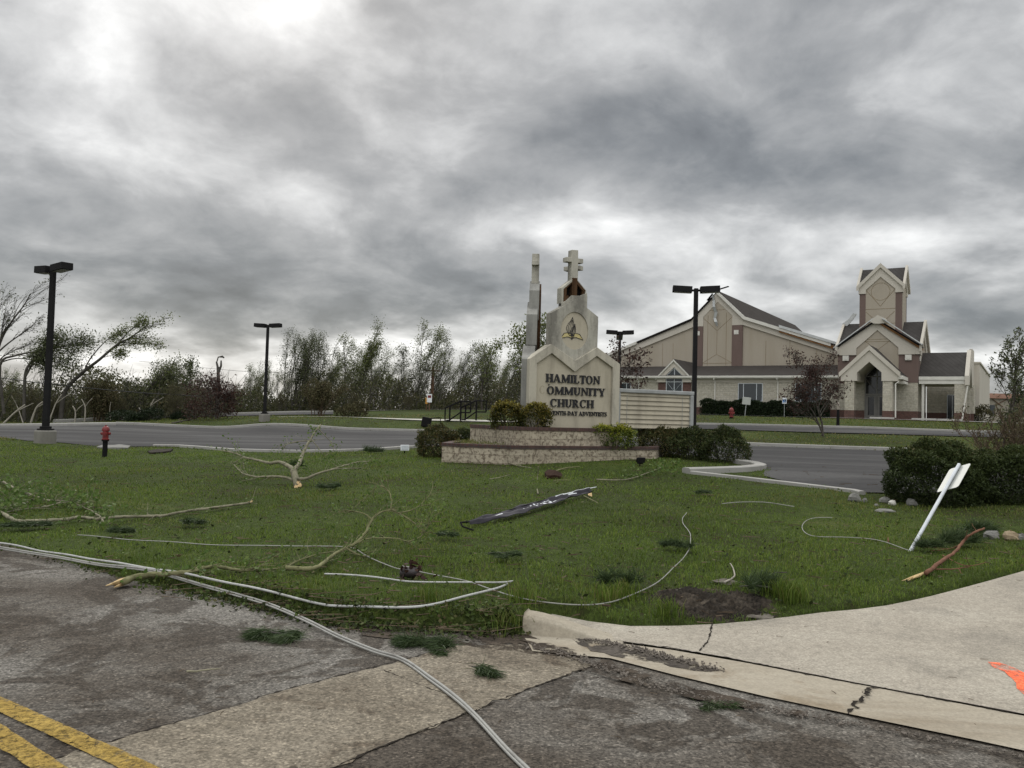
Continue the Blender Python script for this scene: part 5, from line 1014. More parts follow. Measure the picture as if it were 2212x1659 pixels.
b = MB(); rg = np.random.default_rng(3); V_, Q_, v_ = leaf_quads(rg.normal(0, .06, (60, 3))+np.array([.03, 0, .06]), .07, rg); mesh_np('dead_leaves', V_, Q_, M['purple'], e, v_)
MB().tube([(-.08, .0, .11), (-.03, .01, .108), (.03, -.01, .105), (.09, .0, .09)], .008, 6).build('clamp', M['cable_grey'], e)
# ---- fallen feather banner
tip = G(1287, 1060, .05); tail = G(995, 1134, .07); ax_ = tail-tip; L = np.linalg.norm(ax_); ax_, sd_, up_ = tangent_frame(ax_); e = empty('feather_banner', (tip+tail)/2, 'collapsed charcoal feather banner with white print lying across the lawn', 'banner'); oc = (tip+tail)/2
def bp(t, s, u): q = tip+ax_*(t*L)+sd_*s-oc; gg = gz(q[0]+oc[0], q[1]+oc[1]); return (q[0], q[1], gg+u-oc[2])
if sd_[1] > 0: sd_ = -sd_
NT_, NS_ = 40, 11; V = []; wid = lambda t: .025+.105*np.interp(t, [0, .12, .3, .55, .8, .93, 1], [.15, .32, .62, .95, .9, .35, .05])
rg = random.Random(8); f1 = [rg.uniform(0, 6) for _ in range(6)]
def bz(t, s): return .058+.014*math.sin(s*6+f1[0]+t*3)+.010*math.sin(t*23+s*9+f1[1])+.007*math.sin(t*51-s*6+f1[2])+.05*(1-s)**1.5
def bpt(t, s, dz=0.): return bp(.06+.90*t, (s-.12)*wid(t)*1.45+.014*math.sin(t*19), bz(t, s)+dz)
for i in range(NT_+1):
    for j in range(NS_+1): V.append(bpt(i/NT_, j/NS_))
b = MB(); b.add(V, [(i*(NS_+1)+j, i*(NS_+1)+j+1, (i+1)*(NS_+1)+j+1, (i+1)*(NS_+1)+j) for i in range(NT_) for j in range(NS_)])
cl = b.build('cloth', M['banner'], e, smooth=True); so_ = cl.modifiers.new('thickness', 'SOLIDIFY'); so_.thickness = .006
# white print, partly folded out of sight
def patch_(t0, t1, s0, s1, n=4):
    b = MB(); q = lambda a, c: bpt(a, c, .009)
    for i in range(n+1):
        a = t0+(t1-t0)*i/n; b.v += [q(a, s0), q(a, (s0+s1)/2), q(a, s1)]
        if i: o = 3*i; b.f += [(o-3, o, o+1, o-2), (o-2, o+1, o+2, o-1)]; b.m += [0, 0]
    b.build('print_mark', M['bannerwhite'], cl)
patch_(.0, .22, .0, .32, 8); patch_(.20, .34, .02, .10, 5); patch_(.41, .47, .12, .2); patch_(.80, .88, .42, .52, 5)
for t0, hh in ((.255, .5), (.30, .42), (.345, .46), (.385, .5), (.43, .6), (.475, .66), (.53, .7)): patch_(t0, t0+.013, .46, .46+hh*.45); patch_(t0, t0+.032, .46+hh*.40, .46+hh*.55, 3)
for k in range(8): patch_(.46+k*.026, .470+k*.026, .28+.03*(k % 3), .40+.03*(k % 2), 2)
MB().tube([bp(-.01, -.01, .11), bp(.10, -.015, .115), bp(.30, -.015, .115)], [.006, .011, .010], 6).build('pole', M['white'], e); MB().tube([bp(.301, -.015, .112), bp(.6, -.01, .10), bp(.97, .0, .08)], [.009, .009, .008], 6).build('dark_pole', M['blackpaint'], e)
MB().tube([bp(.965, .0, .09), bp(1.0, .0, .10), bp(1.008, .05, .06), bp(1.01, .22, .03)], .012, 6).build('pole_foot', M['blackpaint'], e)
b = MB(); b.add([bp(.115, .06, .02), bp(.13, .10, .06), bp(.125, .17, .015), bp(.15, .14, .05), bp(.105, .12, .07)], [(0, 1, 4), (1, 3, 4), (3, 2, 4), (2, 0, 4)]); b.build('dry_leaf', M['wood'], e)
# ---- fallen branches
def limb_tube(b, pts, r0, r1, n=7, k=5, jit=.15, rg=None):
    p = smooth_path(pts, k); m = len(p); rr = [(r0+(r1-r0)*(i/(m-1))**.8)*(1+(rg.uniform(-jit, jit)*.6 if rg else 0)) for i in range(m)]
    if rg: p = [q+np.array([rg.gauss(0, .3), rg.gauss(0, .3), rg.gauss(0, .2)])*min(r0, .02)*.5 if 0 < i < m-1 else q for i, q in enumerate(p)]
    b.tube(p, rr, n); return p
def fallen_branch(label, limbs, bark, seed, twigs=10, tl=.4, leaves=6, leafsize=.06, end=None, leafmat='branchleaf', name='fallen_branch', extra=None, cat='branch', lift=.0):
    """limbs: (points, r0, r1)"""
    rg = random.Random(seed); rn = np.random.default_rng(seed); first = spots(limbs[0][0][:1], limbs[0][1]+lift)[0]; e = empty(name, first, label, cat)
    tb = MB(); anchors = []
    for li, (pts, r0, r1) in enumerate(limbs):
        b = MB(); w = relpts(spots(pts, max(r0, .012)+lift+(.03 if isinstance(pts[0], tuple) and len(pts[0]) == 2 else 0)), first); p = limb_tube(b, w, r0, r1, 8, 5, .2, rg); b.build('limb', M[bark], e, smooth=True)
        for _ in range(int(twigs*max(.3, len(p)/30))):
            i = rg.randrange(int(len(p)*.25), len(p)); d = p[min(i+1, len(p)-1)]-p[max(0, i-1)]; d = d/(np.linalg.norm(d)+1e-9)
            d = d*.7+np.array([rg.gauss(0, .6), rg.gauss(0, .6), abs(rg.gauss(.15, .35))]); d /= np.linalg.norm(d); l = tl*rg.uniform(.4, 1.3); q = [p[i]]
            for s in range(3): d = d+np.array([rg.gauss(0, .2), rg.gauss(0, .2), rg.gauss(-.08, .15)]); d /= np.linalg.norm(d); q.append(q[-1]+d*l/3)
            q = [np.array([x[0], x[1], max(x[2], .012-.0)]) if False else x for x in q]
            tb.tube(q, [max(.003, r1*.5), .0032, .0026, .002], 4); anchors += [q[1], q[2], q[3], q[3]]
    if tb.v: tb.build('twigs', M[bark], e)
    if extra: anchors += [x-first for x in extra]
    if leaves and anchors:
        A = np.repeat(np.array(anchors), leaves, 0); A = A+rn.normal(0, leafsize*.9, A.shape); A[:, 2] = np.maximum(A[:, 2], gz(first[0], first[1])*0-first[2]*0-.03)
        V_, Q_, v_ = leaf_quads(A, leafsize, rn, .65); mesh_np('leaves', V_, Q_, M[leafmat], e, v_)
    if end:
        b = MB(); p0, p1, r = end; w = relpts(spots([p0, p1], r), first)
        for k in range(6):
            o = np.array([rg.gauss(0, .35), rg.gauss(0, .35), rg.gauss(0, .35)])*r; b.tube([w[1]+o, (w[0]+w[1])/2+o*1.3, w[1]+(w[0]-w[1])*rg.uniform(.6, 1.15)+o*1.5], [r*.55, r*.5, r*.08], 5)
        b.build('splintered_end', M['wood'], e)
    return e
fallen_branch('large pale forked bough standing up from its broken end, left of the banner', [([(644, 1051, 15.1), (637, 1030, 15.2), (634, 1016, 15.3)], .075, .06),
    ([(634, 1016, 15.3), (625, 1008, 15.5), (604, 998, 15.8), (583, 1000, 16), (555, 994, 16.3), (528, 988, 16.6), (510, 980, 16.9), (479, 973, 17.2)], .045, .012), ([(634, 1016, 15.3), (646, 1002, 15.6), (653, 983, 15.9), (663, 962, 16.1), (670, 951, 16.3), (680, 933, 16.5), (692, 918, 16.7)], .045, .014),
    ([(634, 1038, 15.2), (615, 1031, 15.3), (583, 1029, 15.4), (556, 1030, 15.6), (528, 1024, 15.9), (514, 1013, 16.2), (505, 1004, 16.4)], .028, .007), ([(642, 1034, 15.1), (660, 1034, 15.1), (684, 1024, 15.2), (712, 1015, 15.4), (736, 1008, 15.6), (768, 999, 15.8), (795, 996, 16)], .03, .007),
    ([(670, 952, 16.3), (642, 954, 16.3), (618, 961, 16.3), (611, 975, 16.3)], .012, .004), ([(687, 926, 16.5), (712, 952, 16.6), (722, 975, 16.6)], .012, .004), ([(672, 948, 16.3), (690, 970, 16.3), (700, 985, 16.3)], .01, .004), ([(525, 988, 16.6), (505, 1000, 16.6), (490, 1003, 16.7)], .012, .005), ([(712, 1015, 15.4), (738, 1012, 15.5), (768, 1012, 15.6), (790, 1011, 15.7)], .012, .004)],
    'bark_pale', 11, 14, .4, 2, .05, ((646, 1055, 15), (644, 1048, 15.1), .07))
fallen_branch('long straight pale branch lying across the left lawn, bent at its left end', [([(-40, 1095), (0, 1107), (21, 1118), (42, 1126), (87, 1125), (139, 1122), (175, 1117), (208, 1121), (260, 1117), (312, 1115), (354, 1114), (399, 1105), (451, 1098), (503, 1091), (538, 1086)], .026, .017)], 'bark_pale', 12, 9, .25, 1, .04, ((545, 1083), (536, 1086), .022))
fallen_branch('leafy pale branch in the heap at the left edge, crossing the long straight one', [([(-10, 1036), (7, 1041), (35, 1057), (69, 1069), (104, 1081), (139, 1083), (174, 1093), (208, 1110), (226, 1130)], .025, .010), ([(139, 1083), (104, 1093), (52, 1100), (-10, 1110)], .016, .006), ([(120, 1082), (170, 1093), (215, 1097)], .012, .006), ([(60, 1085), (20, 1092), (-30, 1105)], .014, .006), ([(50, 1097), (10, 1099), (-30, 1100)], .01, .005)],
    'bark_pale', 13, 34, .55, 3, .065, None, 'branchleaf', extra=[G(x+random.Random(x*y).uniform(-5, 5), y+random.Random(x+y).uniform(-6, 6), .04+.12*random.Random(x).random()) for x in range(-10, 118, 9) for y in (1045, 1062, 1080)])
fallen_branch('bent greenish branch with a splintered yellow butt lying from the road into the grass', [([(268, 1257), (290, 1247), (326, 1241), (364, 1240), (410, 1235), (437, 1227), (465, 1224), (496, 1228), (521, 1232), (555, 1231), (597, 1229)], .033, .009)], 'bark_green', 14, 14, .3, 2, .045, ((230, 1269), (270, 1256), .036))
fallen_branch('curving leafy branch arching up from the grass in the middle of the lawn', [([(618, 1227), (653, 1229), (674, 1228), (694, 1220), (715, 1202), (747, 1184, 8.50), (770, 1172, 8.60), (792, 1146, 8.75), (803, 1123, 8.85), (822, 1107, 8.95), (844, 1101, 9.00), (859, 1103, 9.05)], .024, .009),
    ([(844, 1101, 9.00), (846, 1083, 9.05), (841, 1064, 9.10), (826, 1050, 9.15), (811, 1053, 9.15), (805, 1072, 9.15)], .011, .004), ([(848, 1102, 9.00), (874, 1116, 9.05), (896, 1131, 9.05), (907, 1142, 9.05)], .011, .005), ([(859, 1109, 9.05), (896, 1099, 9.10), (919, 1079, 9.20), (932, 1064, 9.25)], .009, .003),
    ([(803, 1123, 8.85), (789, 1111, 8.90), (766, 1105, 8.95), (744, 1109, 9.00)], .009, .004), ([(770, 1172, 8.60), (800, 1163, 8.65), (855, 1163, 8.70), (882, 1169, 8.70), (911, 1157, 8.75), (922, 1139, 8.80), (928, 1120, 8.85)], .008, .003), ([(747, 1184, 8.50), (778, 1200, 8.45), (800, 1201, 8.45)], .013, .006), ([(618, 1227), (640, 1213), (690, 1196), (735, 1190)], .008, .004)],
    'bark_green', 15, 14, .26, 1, .042, None)
fallen_branch('broken pine bough with reddish bark and a stripped yellow end beside the drive', [([(2000, 1238), (2037, 1210), (2062, 1193), (2080, 1171, 9.4), (2097, 1154, 9.4), (2126, 1141, 9.5)], .022, .012), ([(2022, 1230), (2062, 1229), (2095, 1224)], .008, .004), ([(2080, 1175, 9.4), (2050, 1186), (2010, 1190)], .008, .004), ([(2037, 1200), (2085, 1222), (2130, 1215)], .006, .003)], 'bark_red', 16, 3, .2, 0, .05, ((1951, 1256), (2002, 1237), .02))
SMALLB = [('short crooked stick on the grass in front of the planter wall', [(1201, 1017), (1222, 1011), (1252, 1008)], .02, 'bark_green'), ('thin forked stick leaning on the planter wall near its bend', [(1092, 997), (1115, 1005), (1150, 1011)], .014, 'bark_pale'), ('thin pale twig propped against the planter wall bend', [(1090, 976, 20.1), (1107, 991, 20.0), (1128, 1008)], .01, 'bark_pale'),
          ('leafy thin branch lying below the right bushes', [(1288, 1036), (1350, 1036), (1392, 1024), (1432, 1008)], .014, 'bark_pale'), ('upright split pale stick stuck in the lawn before the planter', [(1162, 1066), (1160, 1042, 16.5), (1163, 1008, 16.6)], .014, 'bark_pale'), ('small pale twig lying left of the soil clod', [(1058, 1035), (1080, 1031), (1102, 1025)], .010, 'bark_pale'), ('short twig lying below the soil clod', [(1195, 1038), (1215, 1037), (1233, 1037)], .01, 'bark_green'),
          ('splintered pale stake lying right of the banner tip', [(1258, 1070), (1275, 1078), (1292, 1087)], .012, 'bark_green'), ('lone bent twig lying on the road left of the cables', [(403, 1450), (430, 1449), (452, 1446), (476, 1444)], .007, 'bark_pale'), ('thin stick standing beside the thin wire near the sign foot', [(1919, 1170), (1918, 1158, 11.0)], .01, 'bark_red'), ('curved grey stick in the bare dirt', [(1565, 1258), (1586, 1245), (1583, 1226), (1577, 1217)], .010, 'bare'), ('dark angled stick in the grass right of the bare dirt', [(1688, 1268), (1675, 1246), (1672, 1238), (1700, 1236)], .012, 'bark'),
          ('slender branch lying on the grass bank below the purple tree', [(372, 914), (400, 908), (425, 902, 59), (450, 895, 59)], .045, 'bark')]
for i, (t, pts, r, m) in enumerate(SMALLB):
    leafy = 'leafy' in t
    fallen_branch(t, [(pts, r, r*.5)], m, 100+i, 10 if leafy else 1, .3, 5 if leafy else 0, .07, None, name='fallen_stick', cat='stick', extra=[G(x, y, .1+.2*random.Random(x).random()) for x in range(1405, 1475, 5) for y in (1000, 1010)] if leafy else None)
# ---- pine tufts
def pine_tuft(px, py, w, label, seed, n=260, flat=.8, ln=.22, on_road=False):
    rg = np.random.default_rng(seed); q = G(px, py, .0); n = int(n*2.2); w = w*.72; ln = ln*.72; k = max(4, int(w*22)); t = np.linspace(-1, 1, k)
    base = np.stack([t*w*.42+rg.normal(0, .02, k), np.sin(t*2.5+rg.uniform(0, 6))*w*.12+rg.normal(0, w*.10, k), np.full(k, .01 if on_road else .06)+rg.uniform(0, .02, k)], 1); c = base[rg.integers(0, k, n)]+rg.normal(0, .012, (n, 3)); c[:, 2] = np.maximum(c[:, 2], .004)
    main = np.array([rg.choice([-1, 1])*1.1, rg.uniform(-.5, .5), .15]); d = unit(rg.normal(0, .62, (n, 3))+main*(.9 if flat > .5 else .35)); d[:, 2] = np.abs(d[:, 2])*(1-flat)*1.5; d = unit(d); l = (ln*rg.uniform(.4, 1.1, n))[:, None]; s = unit(np.cross(d, rg.normal(size=(n, 3))))*.00095*(1+q[1]/9)
    e_ = c+d*l; e_[:, 2] -= .015*(l[:, 0]/.2); e_[:, 2] = np.maximum(e_[:, 2], .004); m_ = (c+e_)/2+np.array([0, 0, .008])
    V = np.stack([c-s, c+s, m_+s, m_-s, e_+s*.4, e_-s*.4], 1).reshape(-1, 3); I = np.arange(n)*6; Q = np.concatenate([np.stack([I, I+1, I+2, I+3], 1), np.stack([I+3, I+2, I+4, I+5], 1)])
    e = empty('pine_tuft', q, label, 'pine needles', 'broken pine tufts on road and lawn', rg.uniform(-.5, .5)); mesh_np('needles', V, Q, M['needles'], e, np.repeat(rg.random(n), 6))
    b = MB(); a_ = base[0]; b.tube([a_+np.array([w*.55, 0, 0]), a_+np.array([w*.2, .01, .015]), a_-np.array([w*.3, 0, -.01])], [.008, .007, .004], 5); b.build('stem', M['bark_dark'], e)
for i, a in enumerate(((604, 1378, .42, 'flat green pine tuft lying on the asphalt left of the cables', 900, .93, .2, True), (926, 1396, .50, 'biggest pine tuft, dark green, on the road just above the concrete strip', 1100, .75, .2, True), (1040, 1459, .22, 'small pine tuft lying on the concrete strip', 300, .9, .14, True),
                       (1335, 1272, .42, 'bristling pine tuft in the grass under the loop of thin wire', 420, .35, .26), (1639, 1280, .46, 'bristling pine tuft at the right of the bare dirt', 520, .4, .26), (1465, 1191, .40, 'dark pine tuft beside the wire bend right of the lawn centre', 420, .7, .2), (66, 1146, .75, 'long flat pine tuft in the grass at the far left', 520, .85, .22),
                       (271, 1160, .36, 'pine tuft just above the thin wire on the left lawn', 320, .6, .2), (716, 1060, .50, 'pine tuft right of the forked bough\'s broken end', 320, .6, .22), (413, 1139, .42, 'dark pine tuft under the long straight branch', 320, .65, .2), (803, 979, .80, 'pine tuft at the lot edge left of the white flood lamp', 420, .45, .34), (1105, 1214, .42, 'thin dark pine sprig in the lower middle of the lawn', 240, .9, .18),
                       (960, 1168, .24, 'small dark pine sprig below the banner foot', 160, .85, .18), (2065, 1182, .50, 'pine tuft on the fallen bough beside the drive', 620, .3, .3), (2112, 1158, .45, 'pine tuft at the far end of the fallen bough', 520, .4, .28), (2010, 1192, .30, 'pine tuft near the foot of the knocked-over sign', 280, .5, .22), (640, 1012, .4, 'pine tuft tangled in the fork of the pale bough', 260, .2, .26), (1516, 1172 - 100, .25, 'dark pine sprig near the short bowed wire', 160, .8, .18), (956, 1533 - 118, .12, 'tiny pine sprig right of the biggest tuft on the road', 90, .9, .12, True), (1538, 1532, .13, 'tiny green sprig on the asphalt before the gutter', 90, .9, .1, True))):
    pine_tuft(a[0], a[1], a[2], a[3], 200+i, a[4], a[5], a[6], len(a) > 7)
# ------------------------------------------------------------------ shrubs
def shrub_leaves(rng, rx, ry, h, n, size, lump=.16, aspect=.5, tips=None, ex=2.3):
    # leaves on and just under a lumpy rounded shape that comes down to the ground
    az = rng.uniform(0, 2*math.pi, n); side = rng.random(n) < .58; zf = np.where(side, rng.random(n)**.9, 0.)
    prof = lambda z: np.sqrt(np.clip(1-np.clip((z-.30)/.70, 0, 1)**ex, 0, 1))*(.86+.14*np.clip(z/.3, 0, 1))
    rt = np.sqrt(rng.random(n)); zt = .30+.70*np.clip(1-np.clip(rt, 0, .999)**2, 0, 1)**(1/ex)
    r = np.where(side, prof(zf), rt); z = np.where(side, zf, zt)
    d = np.stack([np.cos(az)*np.maximum(r, .3), np.sin(az)*np.maximum(r, .3), z*1.3-.4], 1); f = np.ones(n)
    for k in range(9): w = rng.normal(size=3)*(2.4+k*1.4); f += lump*np.sin(d @ w+rng.uniform(0, 6))/(1+.35*k)
    sh = 1-np.abs(rng.normal(0, .10, n)); f2 = f*sh
    p = np.stack([np.cos(az)*r*f2*rx, np.sin(az)*r*f2*ry, np.maximum(z*(.4+.6*f2)*h, .02)], 1)
    V, Q, va = leaf_quads(p, size, rng, aspect, -.25)
    if tips is not None: hh = np.repeat(np.clip((z-.35)*1.6, 0, 1)*np.clip((sh-.85)*7, 0, 1), 4); va = va*.55+tips*hh*.6
    return V, Q, va
def shrub(base, rx, ry, h, m, n, size, label, seed, lump=.16, name='shrub', cat='shrub', group=None, aspect=.5, tips=None, rz=0., ex=2.3):
    rng = np.random.default_rng(seed); e = empty(name, base, label, cat, group, rz); V, Q, va = shrub_leaves(rng, rx, ry, h, n, size, lump, aspect, tips=tips, ex=ex); mesh_np('foliage', V, Q, M[m], e, va)
    b = MB()
    for k in range(9): a = rng.uniform(0, 6.28); b.tube([(rx*.12*math.cos(a), ry*.12*math.sin(a), -.06), (rx*.35*math.cos(a), ry*.35*math.sin(a), h*.4), (rx*.6*math.cos(a+.3), ry*.6*math.sin(a+.3), h*.72)], [.02*h, .014*h, .006*h], 5)
    b.build('stems', M['bark_dark'], e); return e
def shrub_at(px, py, d, wpx, hpx, m, n, size, label, seed, z=None, depth=None, **k):
    q = P(px, py, d); q[2] = gz(q[0], q[1])-.02 if z is None else z; s = d/F; return shrub(q, wpx*s*.5, (depth or wpx*s*.45), hpx*s, m, n, size, label, seed, **k)
zb = SZ-.04
shrub_at(1093, 925, 21.45, 78, 55, 'coppery', 4200, .062, 'rounded gold-tipped shrub on the upper planter, the left of the pair before the sign', 1, zb, .34, tips=1.25, lump=.13)
shrub_at(1155, 926, 21.2, 66, 50, 'coppery', 4200, .058, 'rounded gold-tipped shrub touching the sign lettering, the right of the pair', 2, zb, .34, tips=1.05, lump=.12)
shrub_at(1326, 968, 21.7, 92, 52, 'golden', 4600, .055, 'bright yellow-green shrub in the lower planter below the sign\'s right corner', 3, CAPZ-.07, .42, tips=1.35, lump=.15)
shrub_at(945, 972, 23.2, 92, 62, 'yewbrown', 11000, .055, 'dark bronzed bush behind the left end of the planter, the outer one', 4, depth=.8, lump=.11)
shrub_at(1012, 962, 24.2, 100, 56, 'yew', 10000, .055, 'dark green bush behind the left end of the planter, next to the upper wall', 5, depth=.8, lump=.11)
shrub_at(1425, 999, 23.4, 105, 68, 'yewbrown', 11000, .055, 'dark bushy shrub under the message board', 6, depth=.75, lump=.13)
shrub_at(1487, 1002, 23.0, 100, 64, 'yew', 11000, .055, 'broad dark green bush in the middle of the row right of the planter', 7, depth=.8, lump=.12)
shrub_at(1562, 1004, 22.4, 112, 72, 'yew', 12000, .052, 'dark green bush at the right end of the row by the curved kerb', 8, depth=.85, lump=.10)
shrub_at(2030, 1092, 14.2, 215, 124, 'yew', 42000, .042, 'left half of the wide clipped hedge, dark green with bronze tips, behind the knocked-over sign', 9, depth=.75, lump=.09, ex=2.9, tips=.75)
shrub_at(2175, 1091, 14.3, 250, 124, 'yew', 46000, .042, 'right half of the wide clipped hedge, dark green, at the picture\'s right edge', 10, depth=.8, lump=.09, ex=2.9, tips=.7)
for i, (x, y, d, w, h, t) in enumerate(((262, 912, 59, 60, 22, 'low dark bush at the left end of the grass bank'), (322, 910, 58.5, 52, 26, 'taller rounded bush at the left end of the grass bank'), (292, 914, 58, 40, 16, 'small low bush between the two bushes on the left bank'), (390, 904, 60, 44, 15, 'low spreading bush on the bank left of the purple tree'),
                                        (748, 897, 61, 46, 26, 'uprooted dark bush heap on the back bank, its left half'), (773, 896, 62, 42, 27, 'uprooted dark bush heap on the back bank, its right half'))): shrub_at(x, y, d, w, h, 'hedge' if i < 4 else 'brownbrush', 1800, .12, t, 20+i, lump=.18)
# clipped hedge along the church
e = empty('hedge', (0, 0, 0), 'long dark clipped hedge under the church windows', 'hedge'); e.location = CO; e.rotation_euler = (0, 0, CA); rng = np.random.default_rng(9)
n = 26000; u_ = rng.uniform(-14.4, -2.35, n); face = rng.random(n); tops = 1.42+.10*np.sin(u_*1.7)+.07*np.sin(u_*4.1+1)+.05*np.sin(u_*9)
p = np.stack([u_, np.where(face < .55, -2.1+np.abs(rng.normal(0, .1, n)), rng.uniform(-2.1, -.7, n)), np.where(face < .55, rng.uniform(-.1, 1, n)*tops, tops-np.abs(rng.normal(0, .1, n)))], 1)
V, Q, va = leaf_quads(p, .12, rng, .6); mesh_np('foliage', V, Q, M['hedge'], e, va); MB().box(-14.2, -2.5, -1.9, -.85, -.3, 1.2).build('shade_core', M['dark'], e)  # near-black box added as painted shade inside the hedge
q = loc = P(2100, 905, 84)
shrub_at(2118, 912, 78, 46, 34, 'brownbrush', 1800, .16, 'brown-green bush beside the right end of the church', 31)
# ------------------------------------------------------------------ trees
def tree_geo(seed, H, stems=1, lean=(0., 0.), wind=.25, spread=.5, nb=(9, 6, 4), lr=(.5, .5, .5), ang=(32, 38, 40), r0=.05, leaf=2, leafsize=.2, leaf_spread=.22, t0=.25, up=.12, wob=.10, base=.12, crownlv=2, paths=None):
    rg = random.Random(seed); rn = np.random.default_rng(seed); T = MB(); Tw = MB(); A = []; mx = len(nb)
    def grow(p, d, L, r, lev):
        n = (8, 6, 5, 4)[min(lev, 3)]; pts = [p]; w = wind*(.35, .8, 1.2, 1.5)[min(lev, 3)]/n*2.2
        for i in range(n):
            d = Vector((d[0]+rg.gauss(0, wob)+w, d[1]+rg.gauss(0, wob), d[2]+rg.gauss(0, wob)+up*(.5 if lev else .3)/n*3)).normalized(); p = p+d*(L/n); pts.append(p)
        rr = [max(.006, r*(1-(.72 if lev == 0 else .85)*(i/n))) for i in range(n+1)]
        (T if lev < 2 else Tw).tube(pts, rr, (7, 5, 3, 3)[min(lev, 3)], cap=False)
        if lev >= crownlv:
            for q in pts[max(1, n//3):]: A.append(tuple(q))
        if lev >= mx: return
        for k in range(nb[lev]):
            t = (t0 if lev == 0 else .2)+(1-(t0 if lev == 0 else .2))*((k+rg.random())/nb[lev]); i = min(n-1, int(t*n)); f_ = t*n-i; q = pts[i].lerp(pts[i+1], min(1, max(0, f_)))
            dd = (pts[i+1]-pts[i]).normalized(); ax = dd.cross(Vector((rg.gauss(0, 1), rg.gauss(0, 1), rg.gauss(0, 1)))).normalized(); a = rad(ang[lev]*rg.uniform(.6, 1.35))
            nd = Matrix.Rotation(a, 3, ax) @ dd; grow(q, nd, L*lr[lev]*(1.15-.55*t)*rg.uniform(.7, 1.2), max(.006, rr[i]*.55), lev+1)
    if paths:
        for pa, r in paths:
            w = [Vector(q) for q in smooth_path(pa, 4)]; n = len(w)-1; L = sum((w[i+1]-w[i]).length for i in range(n)); rr = [r*(1-.8*i/n) for i in range(n+1)]; T.tube(w, rr, 6, cap=False)
            for k in range(nb[0]):
                t = t0+(1-t0)*((k+rg.random())/nb[0]); i = min(n-1, int(t*n)); dd = (w[i+1]-w[i]).normalized(); ax = dd.cross(Vector((rg.gauss(0, 1), rg.gauss(0, 1), rg.gauss(0, 1)))).normalized()
                nd = (Matrix.Rotation(rad(ang[0]*rg.uniform(.5, 1.4)), 3, ax) @ dd+Vector((wind*1.2, 0, 0))).normalized(); grow(w[i].lerp(w[i+1], rg.random()), nd, L*lr[0]*rg.uniform(.6, 1.2), rr[i]*.55, 1)
    for s in range(0 if paths else stems):
        a = rg.uniform(0, 6.28); o = Vector((math.cos(a), math.sin(a), 0))*base*(stems > 1)*rg.random()**.5; sp = spread*(stems > 1)
        d = Vector((lean[0]+o[0]/max(base, .01)*sp*rg.random(), lean[1]+o[1]/max(base, .01)*sp*rg.random(), 1)).normalized(); grow(o+Vector((0, 0, -.25)), d, H*rg.uniform(.78, 1.02)/max(.55, d[2]) if stems > 1 else H/max(.55, d[2])*.98, r0*H*.1*(1 if stems == 1 else .7), 0)
    A = np.array(A); V = None
    if leaf:
        k = int(leaf) if leaf >= 1 else 1
        if leaf < 1: A = A[rn.random(len(A)) < leaf]
        B = np.repeat(A, k, 0)+rn.normal(0, leaf_spread, (len(A)*k, 3)); V = leaf_quads(B, leafsize, rn, .5)
    return T, Tw, V
def make_tree(name, loc, label, cat, barkm, leafm, geo, group=None, rz=0., sc=1.):
    e = empty(name, loc, label, cat, group, rz); T, Tw, V = geo; T.build('trunk', M[barkm], e, smooth=True)
    if V is not None: cr = mesh_np('crown', V[0], V[1], M[leafm], e, V[2]); par = cr
    else: par = e
    if Tw.v: Tw.build('twigs' if V is not None else 'crown', M[barkm], par)
    e.scale = (sc,)*3; return e
def tree_at(px, py, d, top, *a, **k):
    """height from the photograph: base pixel row, depth, top row"""
    q = P(px, py, d); q[2] = gz(q[0], q[1]); H = P(px, top, d)[2]-q[2]; return q, H
# near trees
q, H = tree_at(1778, 943, 45, 748); make_tree('ornamental_tree', q, 'purple-leaved ornamental tree on the grass island in front of the church porch', 'tree', 'bark', 'purple', tree_geo(3, H*.86, 2, (.0, 0), .06, .25, (11, 9, 6), (.60, .48, .42), (46, 42, 45), .22, .6, .13, .13, .22, .14, .11))
q, H = tree_at(1322, 925, 41, 735); make_tree('ornamental_tree', q, 'purple-leaved tree partly hidden behind the right edge of the church sign', 'tree', 'bark', 'purple', tree_geo(4, H*.78, 1, (.0, 0), .18, .3, (10, 8, 5), (.62, .5, .42), (42, 42, 45), .22, .55, .16, .14, .2, .2, .12))
q, H = tree_at(470, 902, 58, 822); make_tree('ornamental_tree', q, 'round purple-leaved tree on the grass bank left of the second lamp post', 'tree', 'bark_dark', 'purple', tree_geo(5, H*.9, 4, (-.02, 0), .1, 1.0, (9, 7, 5), (.6, .5, .45), (46, 46, 45), .2, .6, .16, .24, .12, .12, .12))
q, H = tree_at(2172, 985, 19.5, 690); make_tree('multi_stem_tree', q, 'airy many-stemmed tree with small dark leaves behind the bushes at the right edge', 'tree', 'bark', 'dullgreen', tree_geo(6, H*.95, 5, (.10, 0), .05, .6, (9, 6, 4), (.36, .45, .42), (30, 34, 38), .17, .9, .07, .05, .3, .2, .10))
q, H = tree_at(2178, 975, 18, 860); make_tree('twiggy_shrub', q, 'brown twiggy shrub rising over the clipped bushes at the right edge', 'shrub', 'twig', 'brownbrush', tree_geo(7, H*.9, 14, (0.1, 0), .02, .8, (6, 5, 4), (.45, .45, .42), (28, 34, 38), .12, .35, .05, .05, .2, .15, .10, base=.35))
q, H = tree_at(686, 897, 63, 815); make_tree('twiggy_shrub', q, 'tall brown twiggy shrub on the bank between the second lamp post and the uprooted bushes', 'shrub', 'twig', 'brownbrush', tree_geo(8, H*.9, 12, (.0, 0), .05, .6, (6, 6, 4), (.45, .45, .42), (26, 32, 36), .2, .8, .13, .16, .2, .15, .10, base=.5))
